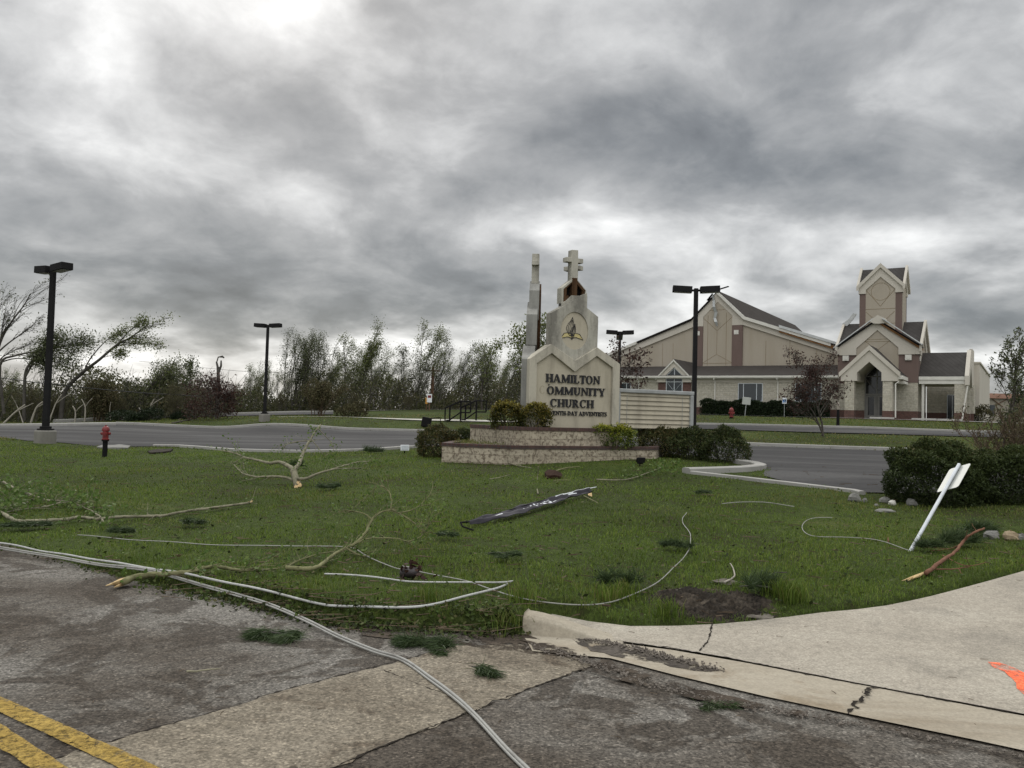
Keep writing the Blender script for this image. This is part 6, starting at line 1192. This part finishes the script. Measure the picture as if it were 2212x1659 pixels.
q, H = tree_at(212, 908, 62, 815); make_tree('twiggy_shrub', q, 'rusty brown twiggy shrub behind the pale kerb left of the low bushes', 'shrub', 'twig', 'brownbrush', tree_geo(9, H*.9, 10, (.0, 0), .05, .45, (6, 6, 4), (.42, .45, .42), (26, 32, 36), .2, 1, .14, .2, .15, .15, .10, base=.4))
q, H = tree_at(1122, 884, 66, 690); make_tree('leafy_tree', q, 'tall fresh-green tree whose crown shows behind the left edge of the church sign', 'tree', 'bark', 'spring', tree_geo(10, H*.92, 1, (.02, 0), .12, .3, (12, 7, 5), (.45, .5, .45), (38, 40, 40), .16, 1, .24, .28, .3, .15, .09))
q, H = tree_at(1042, 884, 76, 735); make_tree('leafy_tree', q, 'nearly bare wide-crowned tree right of the handrails', 'tree', 'bark', 'spring', tree_geo(11, H*.92, 1, (-.02, 0), .06, .3, (12, 7, 5), (.5, .5, .45), (40, 42, 40), .17, .55, .2, .25, .3, .15, .09))
# left storm-bent trees
def c4(pts, d, q): return [tuple(P(x*.2977, 521.2+y*.2977, d+dd)-q) for x, y, dd in [(p+(0,))[:3] for p in pts]]
def led_tree(px, d, label, lm, seed, limbs, **k):
    q = P(px, 908, d); q[2] = gz(q[0], q[1]); make_tree('wind_bent_tree', q, label, 'tree', 'bark_dark', lm, tree_geo(seed, 8., paths=[(c4(p, d, q), r) for p, r in limbs], **k))
led_tree(-22, 61, 'tall bare tree fanning to the right at the left edge', 'dullgreen', 12, [([(-75, 1300), (-60, 1000), (0, 740), (80, 590), (170, 470), (220, 380)], .12), ([(-45, 930), (0, 740), (20, 600), (45, 480)], .07), ([(-30, 820), (60, 740), (200, 640), (250, 600)], .07), ([(-60, 1000), (0, 860), (90, 800), (210, 745)], .07), ([(-70, 1100), (-60, 800), (-30, 600), (10, 450)], .07)],
         nb=(13, 5, 3), lr=(.26, .45, .45), ang=(20, 26, 32), wind=.16, t0=.35, leaf=.08, leafsize=.15, leaf_spread=.2, up=.12, wob=.06)
led_tree(52, 60, 'dense leafy tree blown hard to the right behind the left lamp post', 'dullgreen', 13, [([(175, 1300), (180, 1000), (215, 890), (330, 790), (460, 725)], .13), ([(30, 1250), (0, 900), (110, 830), (260, 800), (420, 770), (540, 745)], .11), ([(185, 980), (250, 860), (300, 740), (400, 690)], .08), ([(0, 880), (120, 850), (300, 870), (460, 880)], .06)],
         nb=(15, 6, 3), lr=(.21, .5, .45), ang=(34, 36, 40), wind=.5, t0=.38, leaf=1, leafsize=.15, leaf_spread=.34, up=.02, wob=.10)
led_tree(142, 62, 'slanting tree with its leafy top stretched far to the right against the sky', 'spring', 14, [([(440, 1300), (475, 1085), (610, 945), (720, 860), (850, 750), (960, 690), (1075, 600)], .17), ([(610, 945), (650, 860), (740, 750), (810, 690), (880, 640)], .06), ([(720, 860), (830, 765), (960, 745), (1120, 745)], .07), ([(725, 850), (830, 822), (865, 812)], .03), ([(850, 750), (940, 650), (1030, 575)], .06)],
         nb=(10, 6, 3), lr=(.14, .5, .45), ang=(26, 32, 38), wind=.45, t0=.58, leaf=.7, leafsize=.14, leaf_spread=.26, up=.05, wob=.08)
q, H = tree_at(100, 905, 66, 735); make_tree('wind_bent_tree', q, 'thin sparse tree right behind the left lamp post top', 'tree', 'bark_dark', 'dullgreen', tree_geo(15, H*.95, 2, (.04, 0), .3, .2, (10, 6, 4), (.4, .5, .45), (30, 34, 40), .15, .4, .14, .28, .4, .1, .08))
q, H = tree_at(290, 905, 66, 765); make_tree('wind_bent_tree', q, 'fan-shaped half-bare tree leaning right, left of the purple tree', 'tree', 'bark_dark', 'spring', tree_geo(16, H*.95, 3, (.30, 0), .22, .2, (9, 7, 4), (.4, .5, .45), (26, 32, 38), .16, .5, .14, .26, .3, .12, .07))
q, H = tree_at(345, 903, 67, 785); make_tree('wind_bent_tree', q, 'leafy windswept tree with a rounded crown left of the purple tree', 'tree', 'bark_dark', 'dullgreen', tree_geo(17, H*.9, 2, (.12, 0), .4, .3, (9, 7, 4), (.5, .5, .45), (34, 36, 40), .17, 1, .15, .3, .3, .08, .09))
q, H = tree_at(414, 902, 70, 775); make_tree('wind_bent_tree', q, 'slender upright sapling above the purple tree\'s left side', 'tree', 'bark_dark', 'dullgreen', tree_geo(18, H*.95, 1, (.03, 0), .1, .2, (9, 6, 4), (.32, .5, .45), (26, 32, 38), .15, .8, .18, .2, .45, .12, .06))
q = P(469, 902, 62); q[2] = gz(q[0], q[1]); e = empty('snapped_trunk', q, 'black snapped-off trunk with a forked stump rising behind the purple tree', 'tree trunk'); b = MB()
b.tube([(0, 0, -.2), (.02, 0, 1.6), (-.02, 0, 3.0), (-.1, .02, 3.8)], [.16, .15, .13, .11], 8); b.tube([(-.06, 0, 3.3), (.14, 0, 3.9), (.12, .03, 4.3)], [.1, .08, .05], 6); b.tube([(-.1, .02, 3.75), (-.22, 0, 4.2)], [.09, .06], 6); b.build('trunk', M['bark_dark'], e)
b = MB(); b.tube([(-.22, 0, 4.1), (-.1, 0, 4.55), (.2, 0, 4.6), (.35, 0, 4.5)], [.05, .05, .09, .05], 5); b.build('broken_top', M['bark_dark'], e)
# storm-stripped trunks and broken white limbs at the left
for i, (pts, r, t) in enumerate(((((6, 912, 59), (30, 893, 59), (54, 874, 59)), .13, 'pale stripped trunk lying aslant at the left edge of the wood'), (((66, 897, 60), (78, 882, 60), (92, 868, 60)), .14, 'pale broken limb left of the lamp pole base'), (((52, 906, 59.5), (38, 880, 60), (25, 855, 60)), .07, 'thin pale limb crossing the slanting stripped trunk'), (((105, 893, 60), (120, 873, 60), (133, 852, 60)), .10, 'pale broken limb just right of the lamp pole'),
                                 (((161, 910, 60.5), (163, 890, 60.5), (157, 877, 60.5)), .11, 'pale forked stump right of the left lamp post'), (((183, 908, 61), (184, 880, 61), (176, 862, 61)), .10, 'tall pale stump with a torn top right of the forked one'), (((314, 886, 60), (326, 876, 60), (333, 862, 60)), .09, 'bent white limb above the rounded bush'), (((307, 896, 60), (303, 886, 60), (300, 880, 60)), .06, 'short white limb at the rounded bush'), (((240, 900, 61), (237, 884, 61), (240, 868, 61)), .05, 'thin pale stem beside the rusty shrub'),
                                 (((788, 884, 78), (790, 866, 78), (796, 858, 78)), .11, 'pale torn trunk above the uprooted bushes'), (((772, 890, 76), (776, 880, 76), (774, 874, 76)), .08, 'short pale limb sticking out of the uprooted bushes'))):
    p = [P(*x) for x in pts]; z0 = gz(p[0][0], p[0][1]); p[0][2] = z0-.1; o = p[0].copy(); rg = random.Random(i); e = empty('broken_trunk', o, t, 'broken trunk', 'storm-broken pale trunks'); b = MB(); r *= .62; limb_tube(b, relpts(p, o), r, r*.5, 6, 4, .2, rg); b.build('trunk', M['bare'], e, smooth=True)
    if i in (0, 1, 3, 4, 5, 6): b = MB(); w = relpts(p, o); dd = w[-1]-w[1]; b.tube([w[1], w[1]+dd*.4+np.array([.35, 0, .15]), w[1]+dd*.8+np.array([.75, 0, .25])], [r*.6, r*.45, r*.2], 5); b.build('limb', M['bare'], e, smooth=True)
# ---- the row of wind-blown saplings behind the lot
PROTO = []
for k, (kind, lm, args) in enumerate((('cluster', 'dullgreen', dict(stems=11, lean=(.05, 0), wind=.05, spread=.30, nb=(9, 5, 3), lr=(.26, .45, .45), ang=(18, 26, 32), r0=.10, leaf=1, leafsize=.13, leaf_spread=.22, t0=.3, up=.2, wob=.05, base=1.0)),
                                      ('spring', 'spring', dict(stems=2, lean=(.12, 0), wind=.16, spread=.2, nb=(11, 6, 4), lr=(.32, .5, .45), ang=(28, 34, 38), r0=.13, leaf=1, leafsize=.14, leaf_spread=.24, t0=.3, up=.12, wob=.07)),
                                      ('dense', 'dullgreen', dict(stems=2, lean=(.12, 0), wind=.24, spread=.35, nb=(11, 7, 4), lr=(.38, .5, .45), ang=(32, 38, 40), r0=.13, leaf=1, leafsize=.17, leaf_spread=.3, t0=.25, up=.1, wob=.08)),
                                      ('bare', 'dullgreen', dict(stems=3, lean=(.12, 0), wind=.13, spread=.4, nb=(12, 7, 4), lr=(.34, .5, .45), ang=(24, 32, 38), r0=.11, leaf=.5, leafsize=.13, leaf_spread=.2, t0=.2, up=.15, wob=.06)),
                                      ('tufted', 'spring', dict(stems=3, lean=(.16, 0), wind=.2, spread=.25, nb=(9, 6, 4), lr=(.25, .5, .45), ang=(28, 34, 38), r0=.10, leaf=1, leafsize=.14, leaf_spread=.22, t0=.45, up=.12, wob=.06)),
                                      ('low', 'brownbrush', dict(stems=7, lean=(.02, 0), wind=.1, spread=.6, nb=(8, 6, 4), lr=(.42, .5, .45), ang=(32, 38, 40), r0=.10, leaf=1, leafsize=.18, leaf_spread=.26, t0=.15, up=.1, wob=.09, base=.6)))):
    PROTO.append([(kind, lm, tree_geo(300+k+q*50, 8., **args)) for q in range(2)])
WOOD = [(632, 733, 80, 0, 'dense clump of thin upright stems right of the second lamp post'), (668, 745, 82, 0, 'second clump of thin upright stems beside the first one'), (745, 722, 82, 1, 'tall fresh-green tree, left of the three highest in the wood'), (765, 714, 84, 4, 'tall tufted tree standing highest in the middle of the wood'), (800, 733, 83, 1, 'wind-tossed green tree right of the highest tufted one'),
        (866, 750, 82, 2, 'dark leafy tree leaning right, in the middle of the wood'), (897, 717, 80, 4, 'tall leaning tree with a leafy top left of the utility pole'), (925, 748, 84, 3, 'half-bare leaning tree just left of the utility pole'), (985, 748, 83, 2, 'dark-topped leaning tree right of the utility pole'), (970, 760, 88, 3, 'bare leaning tree close right of the utility pole'), (1083, 750, 84, 3, 'half-bare tree at the sign end of the wood'), (540, 788, 80, 1, 'small fresh-green tree left of the second lamp post')]
first = {}
def plant(k, q, H, label, group=None, rz=0.):
    vq = rw.randrange(2); kind, lm, g = PROTO[k][vq]; k = (k, vq)
    if k not in first:
        e = make_tree('wood_tree', (0, 0, 0), label, 'tree', 'bark_dark', lm, g); first[k] = e
    else: e = copy_tree(first[k])
    e.location = tuple(q); e.rotation_euler = (0, 0, rz); e.scale = (H/8.,)*3; e['label'] = label
    if group: e['group'] = group
    return e
rw = random.Random(77)
for (px, top, d, k, t) in WOOD: q, H = tree_at(px, 886, d, top); plant(k, q, H*1.05, t, None, rw.uniform(-.4, .4))
prof = lambda x: np.interp(x, [-60, 0, 150, 330, 420, 520, 590, 640, 700, 830, 880, 920, 960, 1010, 1120, 1200], [800, 800, 815, 815, 815, 800, 765, 755, 755, 755, 775, 775, 790, 765, 760, 760])
for i in range(56):
    x = -50+1220*(i+rw.random())/56; d = rw.uniform(79, 98) if x > 480 else rw.uniform(66, 84); by_ = 886 if x > 480 else np.interp(x, [0, 480], [908, 895]); q, H = tree_at(x, by_, d, prof(x)+rw.uniform(2, 52)); k = rw.choice([0, 0, 1, 2, 3, 3, 3, 3, 4, 4])
    plant(k, q, H, 'thin sapling within the tangled wood behind the parking lot', 'saplings of the wood behind the lot', rw.uniform(-.5, .5))
for i in range(16):
    x = -40+1150*(i+rw.random())/16; d = rw.uniform(70, 78) if x > 480 else rw.uniform(60, 66); q, H = tree_at(x, 890, d if x < 480 else d+6, rw.uniform(838, 858)); plant(5, q, H, 'low brown bushy sapling along the front of the wood', 'bushy saplings along the wood edge', rw.uniform(-3, 3))
# undergrowth: one tangled mass
rng = np.random.default_rng(21); n = 90000; px_ = rng.uniform(-140, 1230, n); d_ = np.where(px_ > 480, rng.uniform(78, 100, n), rng.uniform(63, 84, n)); bx = (px_-CX)/F*d_; by2 = d_
gz_ = np.maximum(rbf(bx, by2), 0); hmax = 3.0+1.1*np.sin(bx*.35+1)+.8*np.sin(bx*.9+by2*.3)+.5*np.sin(bx*2.3); hmax = np.clip(hmax, 1.1, 4.6)*np.where(px_ > 480, .9, .95)
p = np.stack([bx, by2, gz_+hmax*rng.random(n)**1.15], 1); V1 = leaf_quads(p, .24, rng, .5)
n2 = 900; px_ = rng.uniform(-140, 1230, n2); d_ = np.where(px_ > 480, rng.uniform(78, 96, n2), rng.uniform(63, 80, n2)); bx = (px_-CX)/F*d_; b = MB()
zz = np.maximum(rbf(bx, d_), 0)
for i in range(n2):
    h = rng.uniform(1.5, 4.5); lx = rng.normal(.25, .25)*h; b.tube([(bx[i], d_[i], zz[i]-.1), (bx[i]+lx*.4, d_[i], zz[i]+h*.55), (bx[i]+lx, d_[i]+rng.normal(0, .3), zz[i]+h)], [.035, .025, .008], 3, cap=False)
ug = mesh_np('undergrowth', V1[0], V1[1], M['brush'], None, V1[2], label='dense tangled undergrowth of the wood behind the lot', cat='undergrowth', kind='stuff'); b.build('thin_stems', M['bark_dark'], ug)
# ---- pole, wires, far buildings
q = P(932, 884, 82); q[2] = gz(q[0], q[1]); e = empty('utility_pole', q, 'brown wooden utility pole with a crossarm standing in the wood', 'utility pole'); ht = P(932, 791, 82)[2]-q[2]
MB().tube([(0, 0, -.3), (.05, 0, ht)], [.17, .13], 8).build('pole', M['telwood'], e); MB().box(-.75, .75, -.06, .06, ht-.52, ht-.38).build('crossarm', M['telwood'], e)
for x in (-.65, .3, .65): MB().lathe([(.04, ht-.379), (.06, ht-.32), (.03, ht-.26)], 6, (x, 0, 0)).build('insulator', M['rock'], e)
MB().tube([(.5, -.02, ht-.5), (.05, -.1, ht-1.1)], .03, 4).build('brace', M['telwood'], e)
def wire(pts, r, label):
    p = smooth_path([P(*x) for x in pts], 6); o = p[0].copy(); b = MB(); b.tube(relpts(p, o), r, 4); ob = b.build('power_line', M['wire'], None, label=label, cat='power line'); ob.location = tuple(o)
wire([(-200, 786, 58), (0, 816, 59), (150, 834, 59.5), (300, 848, 60), (417, 855, 61), (490, 862, 66)], .028, 'black power line sagging across the left wood')
wire([(928, 799, 82), (700, 806, 84), (549, 803, 86), (467, 797, 88), (300, 780, 92)], .016, 'thin power line running left from the utility pole')
q = P(927, 884, 74); q[2] = gz(q[0], q[1]); e = empty('warning_sign', q, 'small white notice on a post at the front of the wood', 'sign'); hz = P(927, 851, 74)[2]-q[2]
MB().tube([(0, 0, -.1), (0, 0, hz-.7)], .06, 6).build('post', M['telwood'], e); MB().box(-.22, .22, -.06, -.04, hz-.75, hz).build('plate', M['white'], e); MB().box(-.15, .15, -.066, -.061, hz-.35, hz-.12).build('red_print', M['red'], e)
q = P(921, 884, 74.5); q[2] = gz(q[0], q[1]); e = empty('marker_sign', q, 'narrow amber marker standing left of the white notice', 'sign'); hz = P(921, 859, 74.5)[2]-q[2]
MB().tube([(0, 0, -.1), (0, 0, hz-.5)], .05, 6).build('post', M['telwood'], e); MB().box(-.1, .1, -.06, -.03, hz-.55, hz).build('plate', M['amber'], e)
def far_house(px0, px1, ytop, yeave, ybase, d, label, wallm='farwall', roofm='farroof', gab=False, seed=0):
    a, c = P(px0, ybase, d), P(px1, ybase, d); z = gz((a[0]+c[0])/2, a[1]); w = c[0]-a[0]; he = P((px0+px1)/2, yeave, d)[2]-z; ht = P((px0+px1)/2, ytop, d)[2]-z; e = empty('far_building', ((a[0]+c[0])/2, a[1], z), label, 'building')
    MB().box(-w/2, w/2, 0, 10, -.5, he).build('wall', M[wallm], e); b = MB(); b.prism([(-.4, he), (5, ht), (10.4, he)], -w/2-.3, w/2+.3, ax='yz'); b.build('roof', M[roofm], e)
    for k in range(max(2, int(w/3.2))): x = -w/2+w*(k+.5)/max(2, int(w/3.2)); f = MB().box(x-.6, x+.6, -.03, .02, he*.35, he*.75).build('window', M['glass'], e)
    return e
e = far_house(1135 - 800, 1140 - 727, 836, 841, 868, 150, 'pale far building glimpsed through the left wood')
b = MB(); b.box(-2.6, -1.4, -.12, -.035, 1.2, 2.3).box(-.4, .5, -.12, -.035, 1.5, 2.2); b.build('lit_sign', M['amber'], e)
e = far_house(2108, 2300, 848, 862, 896, 118, 'storm-damaged house with torn red roof at the far right edge', 'farwall', 'farroof')
b = MB(); rg = random.Random(4)
for k in range(14): x = rg.uniform(-5, 5); b.box(-.9, .9, -.05, .05, -.04, .04, 0, Matrix.Translation((x, -.3+rg.uniform(0, 2), 2.9+rg.uniform(0, 1.1))) @ Matrix.Rotation(rg.uniform(-.7, .7), 4, 'Y'))
b.build('torn_rafters', M['telwood'], e)
# ------------------------------------------------------------------ grass and litter
def polymask(X, Y, poly): return sdist(X, Y, np.array([p[:2] for p in poly], float))
LOTP = [tuple(p) for p in LOT_NEAR]+[tuple(p) for p in LOT_FAR[::-1]]
BANS = [(LOTP, -.12), ([tuple(p[:2]) for p in PLP], .05), ([tuple(p) for p in D1]+[tuple(p) for p in D2[::-1]], .1), ([tuple(p) for p in E1]+[tuple(p) for p in E2[::-1]], .1)]
def allowed(X, Y):
    ok = sdist(X, Y, PAVED) > .015
    for poly, m in BANS: ok &= sdist(X, Y, np.array(poly, float)) > m
    _a = np.arctan2(Y-c0_[1], X-c0_[0]); ok &= np.hypot((X-c0_[0])/.62, (Y-c0_[1])/.54) > .66+.14*np.sin(3*_a+1)+.10*np.sin(7*_a)+.08*np.sin(X*61)*np.sin(Y*53)
    return ok
def blades(n, d0, d1, h, w0, rng, m, name, half=.80, bald=.35, label=None):
    d = np.exp(rng.uniform(math.log(d0), math.log(d1), n)); X = rng.uniform(-half, half, n)*d; Y = d; ok = allowed(X, Y); X, Y, d = X[ok], Y[ok], d[ok]
    pat = 0.*X+np.sin(X*1.3+np.sin(Y*.9)*1.5)*np.sin(Y*1.1+np.sin(X*.7)*2)+.6*np.sin(X*3.7+Y*2.9)*np.sin(Y*4.3-X*1.9)
    keep = rng.random(len(X)) > bald*np.clip(-pat, 0, 1); X, Y, d, pat = X[keep], Y[keep], d[keep], pat[keep]; n = len(X); Z = ground(X, Y)
    hh = h*rng.uniform(.3, 1.5, n)*(1+.35*np.clip(pat, -1, 1)); az = rng.uniform(0, 2*math.pi, n); lean = rng.uniform(.15, .9, n)
    ds = np.stack([np.cos(az), np.sin(az), np.zeros(n)], 1); sd = np.stack([-np.sin(az), np.cos(az), np.zeros(n)], 1); w = (w0*(d/d0)**.9*rng.uniform(.6, 1.4, n))[:, None]
    b0 = np.stack([X, Y, Z-.01], 1); m1 = b0+ds*(lean*hh*.35)[:, None]+np.array([0, 0, 1])*(hh*.62)[:, None]; t1 = b0+ds*(lean*hh)[:, None]+np.array([0, 0, 1])*(hh*(1-.35*lean))[:, None]
    V = np.stack([b0-sd*w*.5, b0+sd*w*.5, m1+sd*w*.42, m1-sd*w*.42, t1+sd*w*.08, t1-sd*w*.08], 1).reshape(-1, 3); I = np.arange(n)*6
    Q = np.concatenate([np.stack([I, I+1, I+2, I+3], 1), np.stack([I+3, I+2, I+4, I+5], 1)]); return mesh_np(name, V, Q, M[m], None, np.repeat(np.clip(rng.random(n)*.8+.1*pat, 0, 1), 6), label=label, cat='grass', kind='stuff')
rng = np.random.default_rng(1)
blades(380000, 5.2, 31, .043, .0040, rng, 'grass', 'lawn_grass', label='mown green grass of the front lawn')
blades(80000, 30, 66, .07, .028, rng, 'grass_far', 'bank_grass', .7, .3, label='yellowish grass on the banks beyond the lot')
# taller tufts
tc = [G(x, y) for x, y in ((1690, 1290), (1705, 1300), (1720, 1295), (1350, 1290), (1310, 1300), (1672, 1278), (1100, 1362), (1130, 1300), (930, 1300), (1440, 1335))]; V = []; vv = []
n = 1100; c = np.array(tc)[rng.integers(0, len(tc), n)]+np.concatenate([rng.normal(0, .07, (n, 2)), np.zeros((n, 1))], 1); hh = rng.uniform(.08, .2, n); az = rng.uniform(0, 6.28, n); ds = np.stack([np.cos(az), np.sin(az), np.zeros(n)], 1)*(hh*.45)[:, None]; sd = np.stack([-np.sin(az), np.cos(az), np.zeros(n)], 1)*.003
m1 = c+ds*.3+np.array([0, 0, .65])*hh[:, None]; t1 = c+ds+np.array([0, 0, .95])*hh[:, None]; V = np.stack([c-sd, c+sd, m1+sd, m1-sd, t1+sd*.1, t1-sd*.1], 1).reshape(-1, 3); I = np.arange(n)*6
mesh_np('tall_grass', V, np.concatenate([np.stack([I, I+1, I+2, I+3], 1), np.stack([I+3, I+2, I+4, I+5], 1)]), M['grass'], None, np.repeat(rng.random(n), 6), label='taller uncut grass tufts by the drive edge', cat='grass', kind='stuff')
# broad weeds in the lawn, grass on the planter
n = 6000; d = np.exp(rng.uniform(math.log(6), math.log(24), n)); X = rng.uniform(-.75, .75, n)*d; ok = allowed(X, d); X, d = X[ok], d[ok]; p = np.stack([X, d, ground(X, d)+rng.uniform(.01, .045, len(X))], 1); Vw, Qw, vw = leaf_quads(p, .024, rng, .8, 0, .6)
nl = 3200; d2 = np.exp(rng.uniform(math.log(6), math.log(22), nl)); X2 = rng.uniform(-.75, .75, nl)*d2; o2 = allowed(X2, d2); X2, d2 = X2[o2], d2[o2]; V2_, Q2_, v2_ = leaf_quads(np.stack([X2, d2, ground(X2, d2)+rng.uniform(.02, .05, len(X2))], 1), .045, rng, .6, 0, .6); mesh_np('fallen_leaves', V2_, Q2_, M['litter'], None, v2_, label='dry and torn leaves scattered over the lawn', cat='leaf litter', kind='stuff')
mesh_np('lawn_weeds', Vw, Qw, M['branchleaf'], None, vw, label='small broad-leaved weeds scattered through the lawn', cat='weeds', kind='stuff')
bx0, bx1 = np.array(PLP)[:, 0].min(), np.array(PLP)[:, 0].max(); by0, by1 = np.array(PLP)[:, 1].min(), np.array(PLP)[:, 1].max(); n = 9000; X = rng.uniform(bx0, bx1, n); Y = rng.uniform(by0, by1, n); ok = (sdist(X, Y, np.array(PLP)) < -.22) & (X < 1.0); X, Y = X[ok], Y[ok]
p = np.stack([X, Y, np.full(len(X), CAPZ-.06)+rng.uniform(0, .10, len(X))], 1); Vw, Qw, vw = leaf_quads(p, .06, rng, .3, -.6); mesh_np('planter_weeds', Vw, Qw, M['grass_far'], None, vw, label='weedy grass growing on the lower planter', cat='weeds', kind='stuff')
# torn leaves and twigs drifted along the road edge
edge = smooth_path([np.array(list(p)+[0]) for p in REDGE[1:]], 12); edge = np.array(edge)[:, :2]; n = 7000; i_ = rng.integers(0, len(edge)-1, n); c = edge[i_]+(edge[i_+1]-edge[i_])*rng.random(n)[:, None]; wgt = np.interp(c[:, 0], [-5.6, -3.3, -1.6, .1], [.05, .12, .75, 1.]); ok = rng.random(n) < wgt; c = c[ok]
c = c+np.stack([rng.normal(0, .05, len(c)), rng.normal(.02, .10, len(c))], 1); p = np.concatenate([c, np.maximum(ground(c[:, 0], c[:, 1]), 0)[:, None]+np.abs(rng.normal(.012, .022, len(c)))[:, None]], 1); Vw, Qw, vw = leaf_quads(p, .034, rng, .7, 0, .3)
lt = mesh_np('leaf_litter', Vw, Qw, M['litter'], None, vw, label='torn leaves and ivy drifted along the road edge', cat='leaf litter', kind='stuff'); b = MB()
for k in range(110):
    i = rng.integers(0, len(c)); q0 = p[i]+np.array([0, 0, .01]); a = rng.uniform(-.9, .6); l = rng.uniform(.08, .4); b.tube([q0, q0+np.array([math.cos(a), math.sin(a), .12])*l*.5, q0+np.array([math.cos(a+.3), math.sin(a+.3), .05])*l], [.004, .003, .0015], 3, cap=False)
b.build('twigs', M['twig'], lt)
# twig and leaf scraps over lawn and pavement
b = MB(); b2 = []
for k in range(800):
    d = math.exp(rng.uniform(math.log(4.2), math.log(22))); x = rng.uniform(-.62, .62)*d; z = max(gz(x, d), 0 if d < 8 else -1); on = sdist(np.array([x]), np.array([d]), PAVED)[0] < 0
    if on: z = max(0, float(drive_z(x, d))) if (np.array([x, d])-_ga) @ _gn > 0 else 0.; 
    if on and rng.random() < .65: continue
    a = rng.uniform(0, 6.28); l = rng.uniform(.02, .16 if not on else .06)*(1+.4*(d > 10)); zz_ = z+(.006 if on else .045); q0 = np.array([x, d, zz_]); b.tube([q0, q0+np.array([math.cos(a)*l*.5, math.sin(a)*l*.5, .001]), q0+np.array([math.cos(a+.1)*l, math.sin(a+.1)*l, .0])], [.0022, .002, .0012] if on else [.006, .005, .003], 3, cap=False)
b.build('twig_litter', M['twig'], None, label='small twigs and bark scraps strewn over lawn and pavement', cat='twig litter', kind='stuff')
# gravel along gutter and road edge
gp = []
for pts2, w, k in (([(1240, 1375), (1330, 1396), (1430, 1420), (1545, 1448)], .07, 520), ([(1130, 1395), (1250, 1425), (1400, 1480), (1600, 1530), (1830, 1566)], .08, 620), ([(640, 1330), (800, 1350), (960, 1352), (1110, 1376)], .07, 420), ([(1830, 1566), (2212, 1640)], .03, 120)):
    L_ = np.array([pz(*q)[:2] for q in pts2]); s_ = np.concatenate([[0], np.cumsum(np.hypot(*np.diff(L_, axis=0).T))]); t_ = rng.uniform(0, s_[-1], k); X = np.interp(t_, s_, L_[:, 0])+rng.normal(0, w*.5, k); Y = np.interp(t_, s_, L_[:, 1])+rng.normal(0, w*.5, k); gp.append(np.stack([X, Y], 1))
gp = np.concatenate(gp); b = MB(); 
for x, y in gp:
    s = rng.uniform(.003, .011); zz_ = .012+s*.4; o = rng.normal(0, .25, (6, 3))*s; vs = [np.array([x, y, zz_])+o[i]+np.array(v)*s for i, v in enumerate(((1, 0, 0), (-1, 0, 0), (0, 1, 0), (0, -1, 0), (0, 0, .8), (0, 0, -.8)))]; b.add(vs, [(0, 2, 4), (2, 1, 4), (1, 3, 4), (3, 0, 4), (2, 0, 5), (1, 2, 5), (3, 1, 5), (0, 3, 5)])
b.build('gravel', M['gravel'], None, label='loose gravel washed along the gutter and road edge', cat='gravel', kind='stuff')
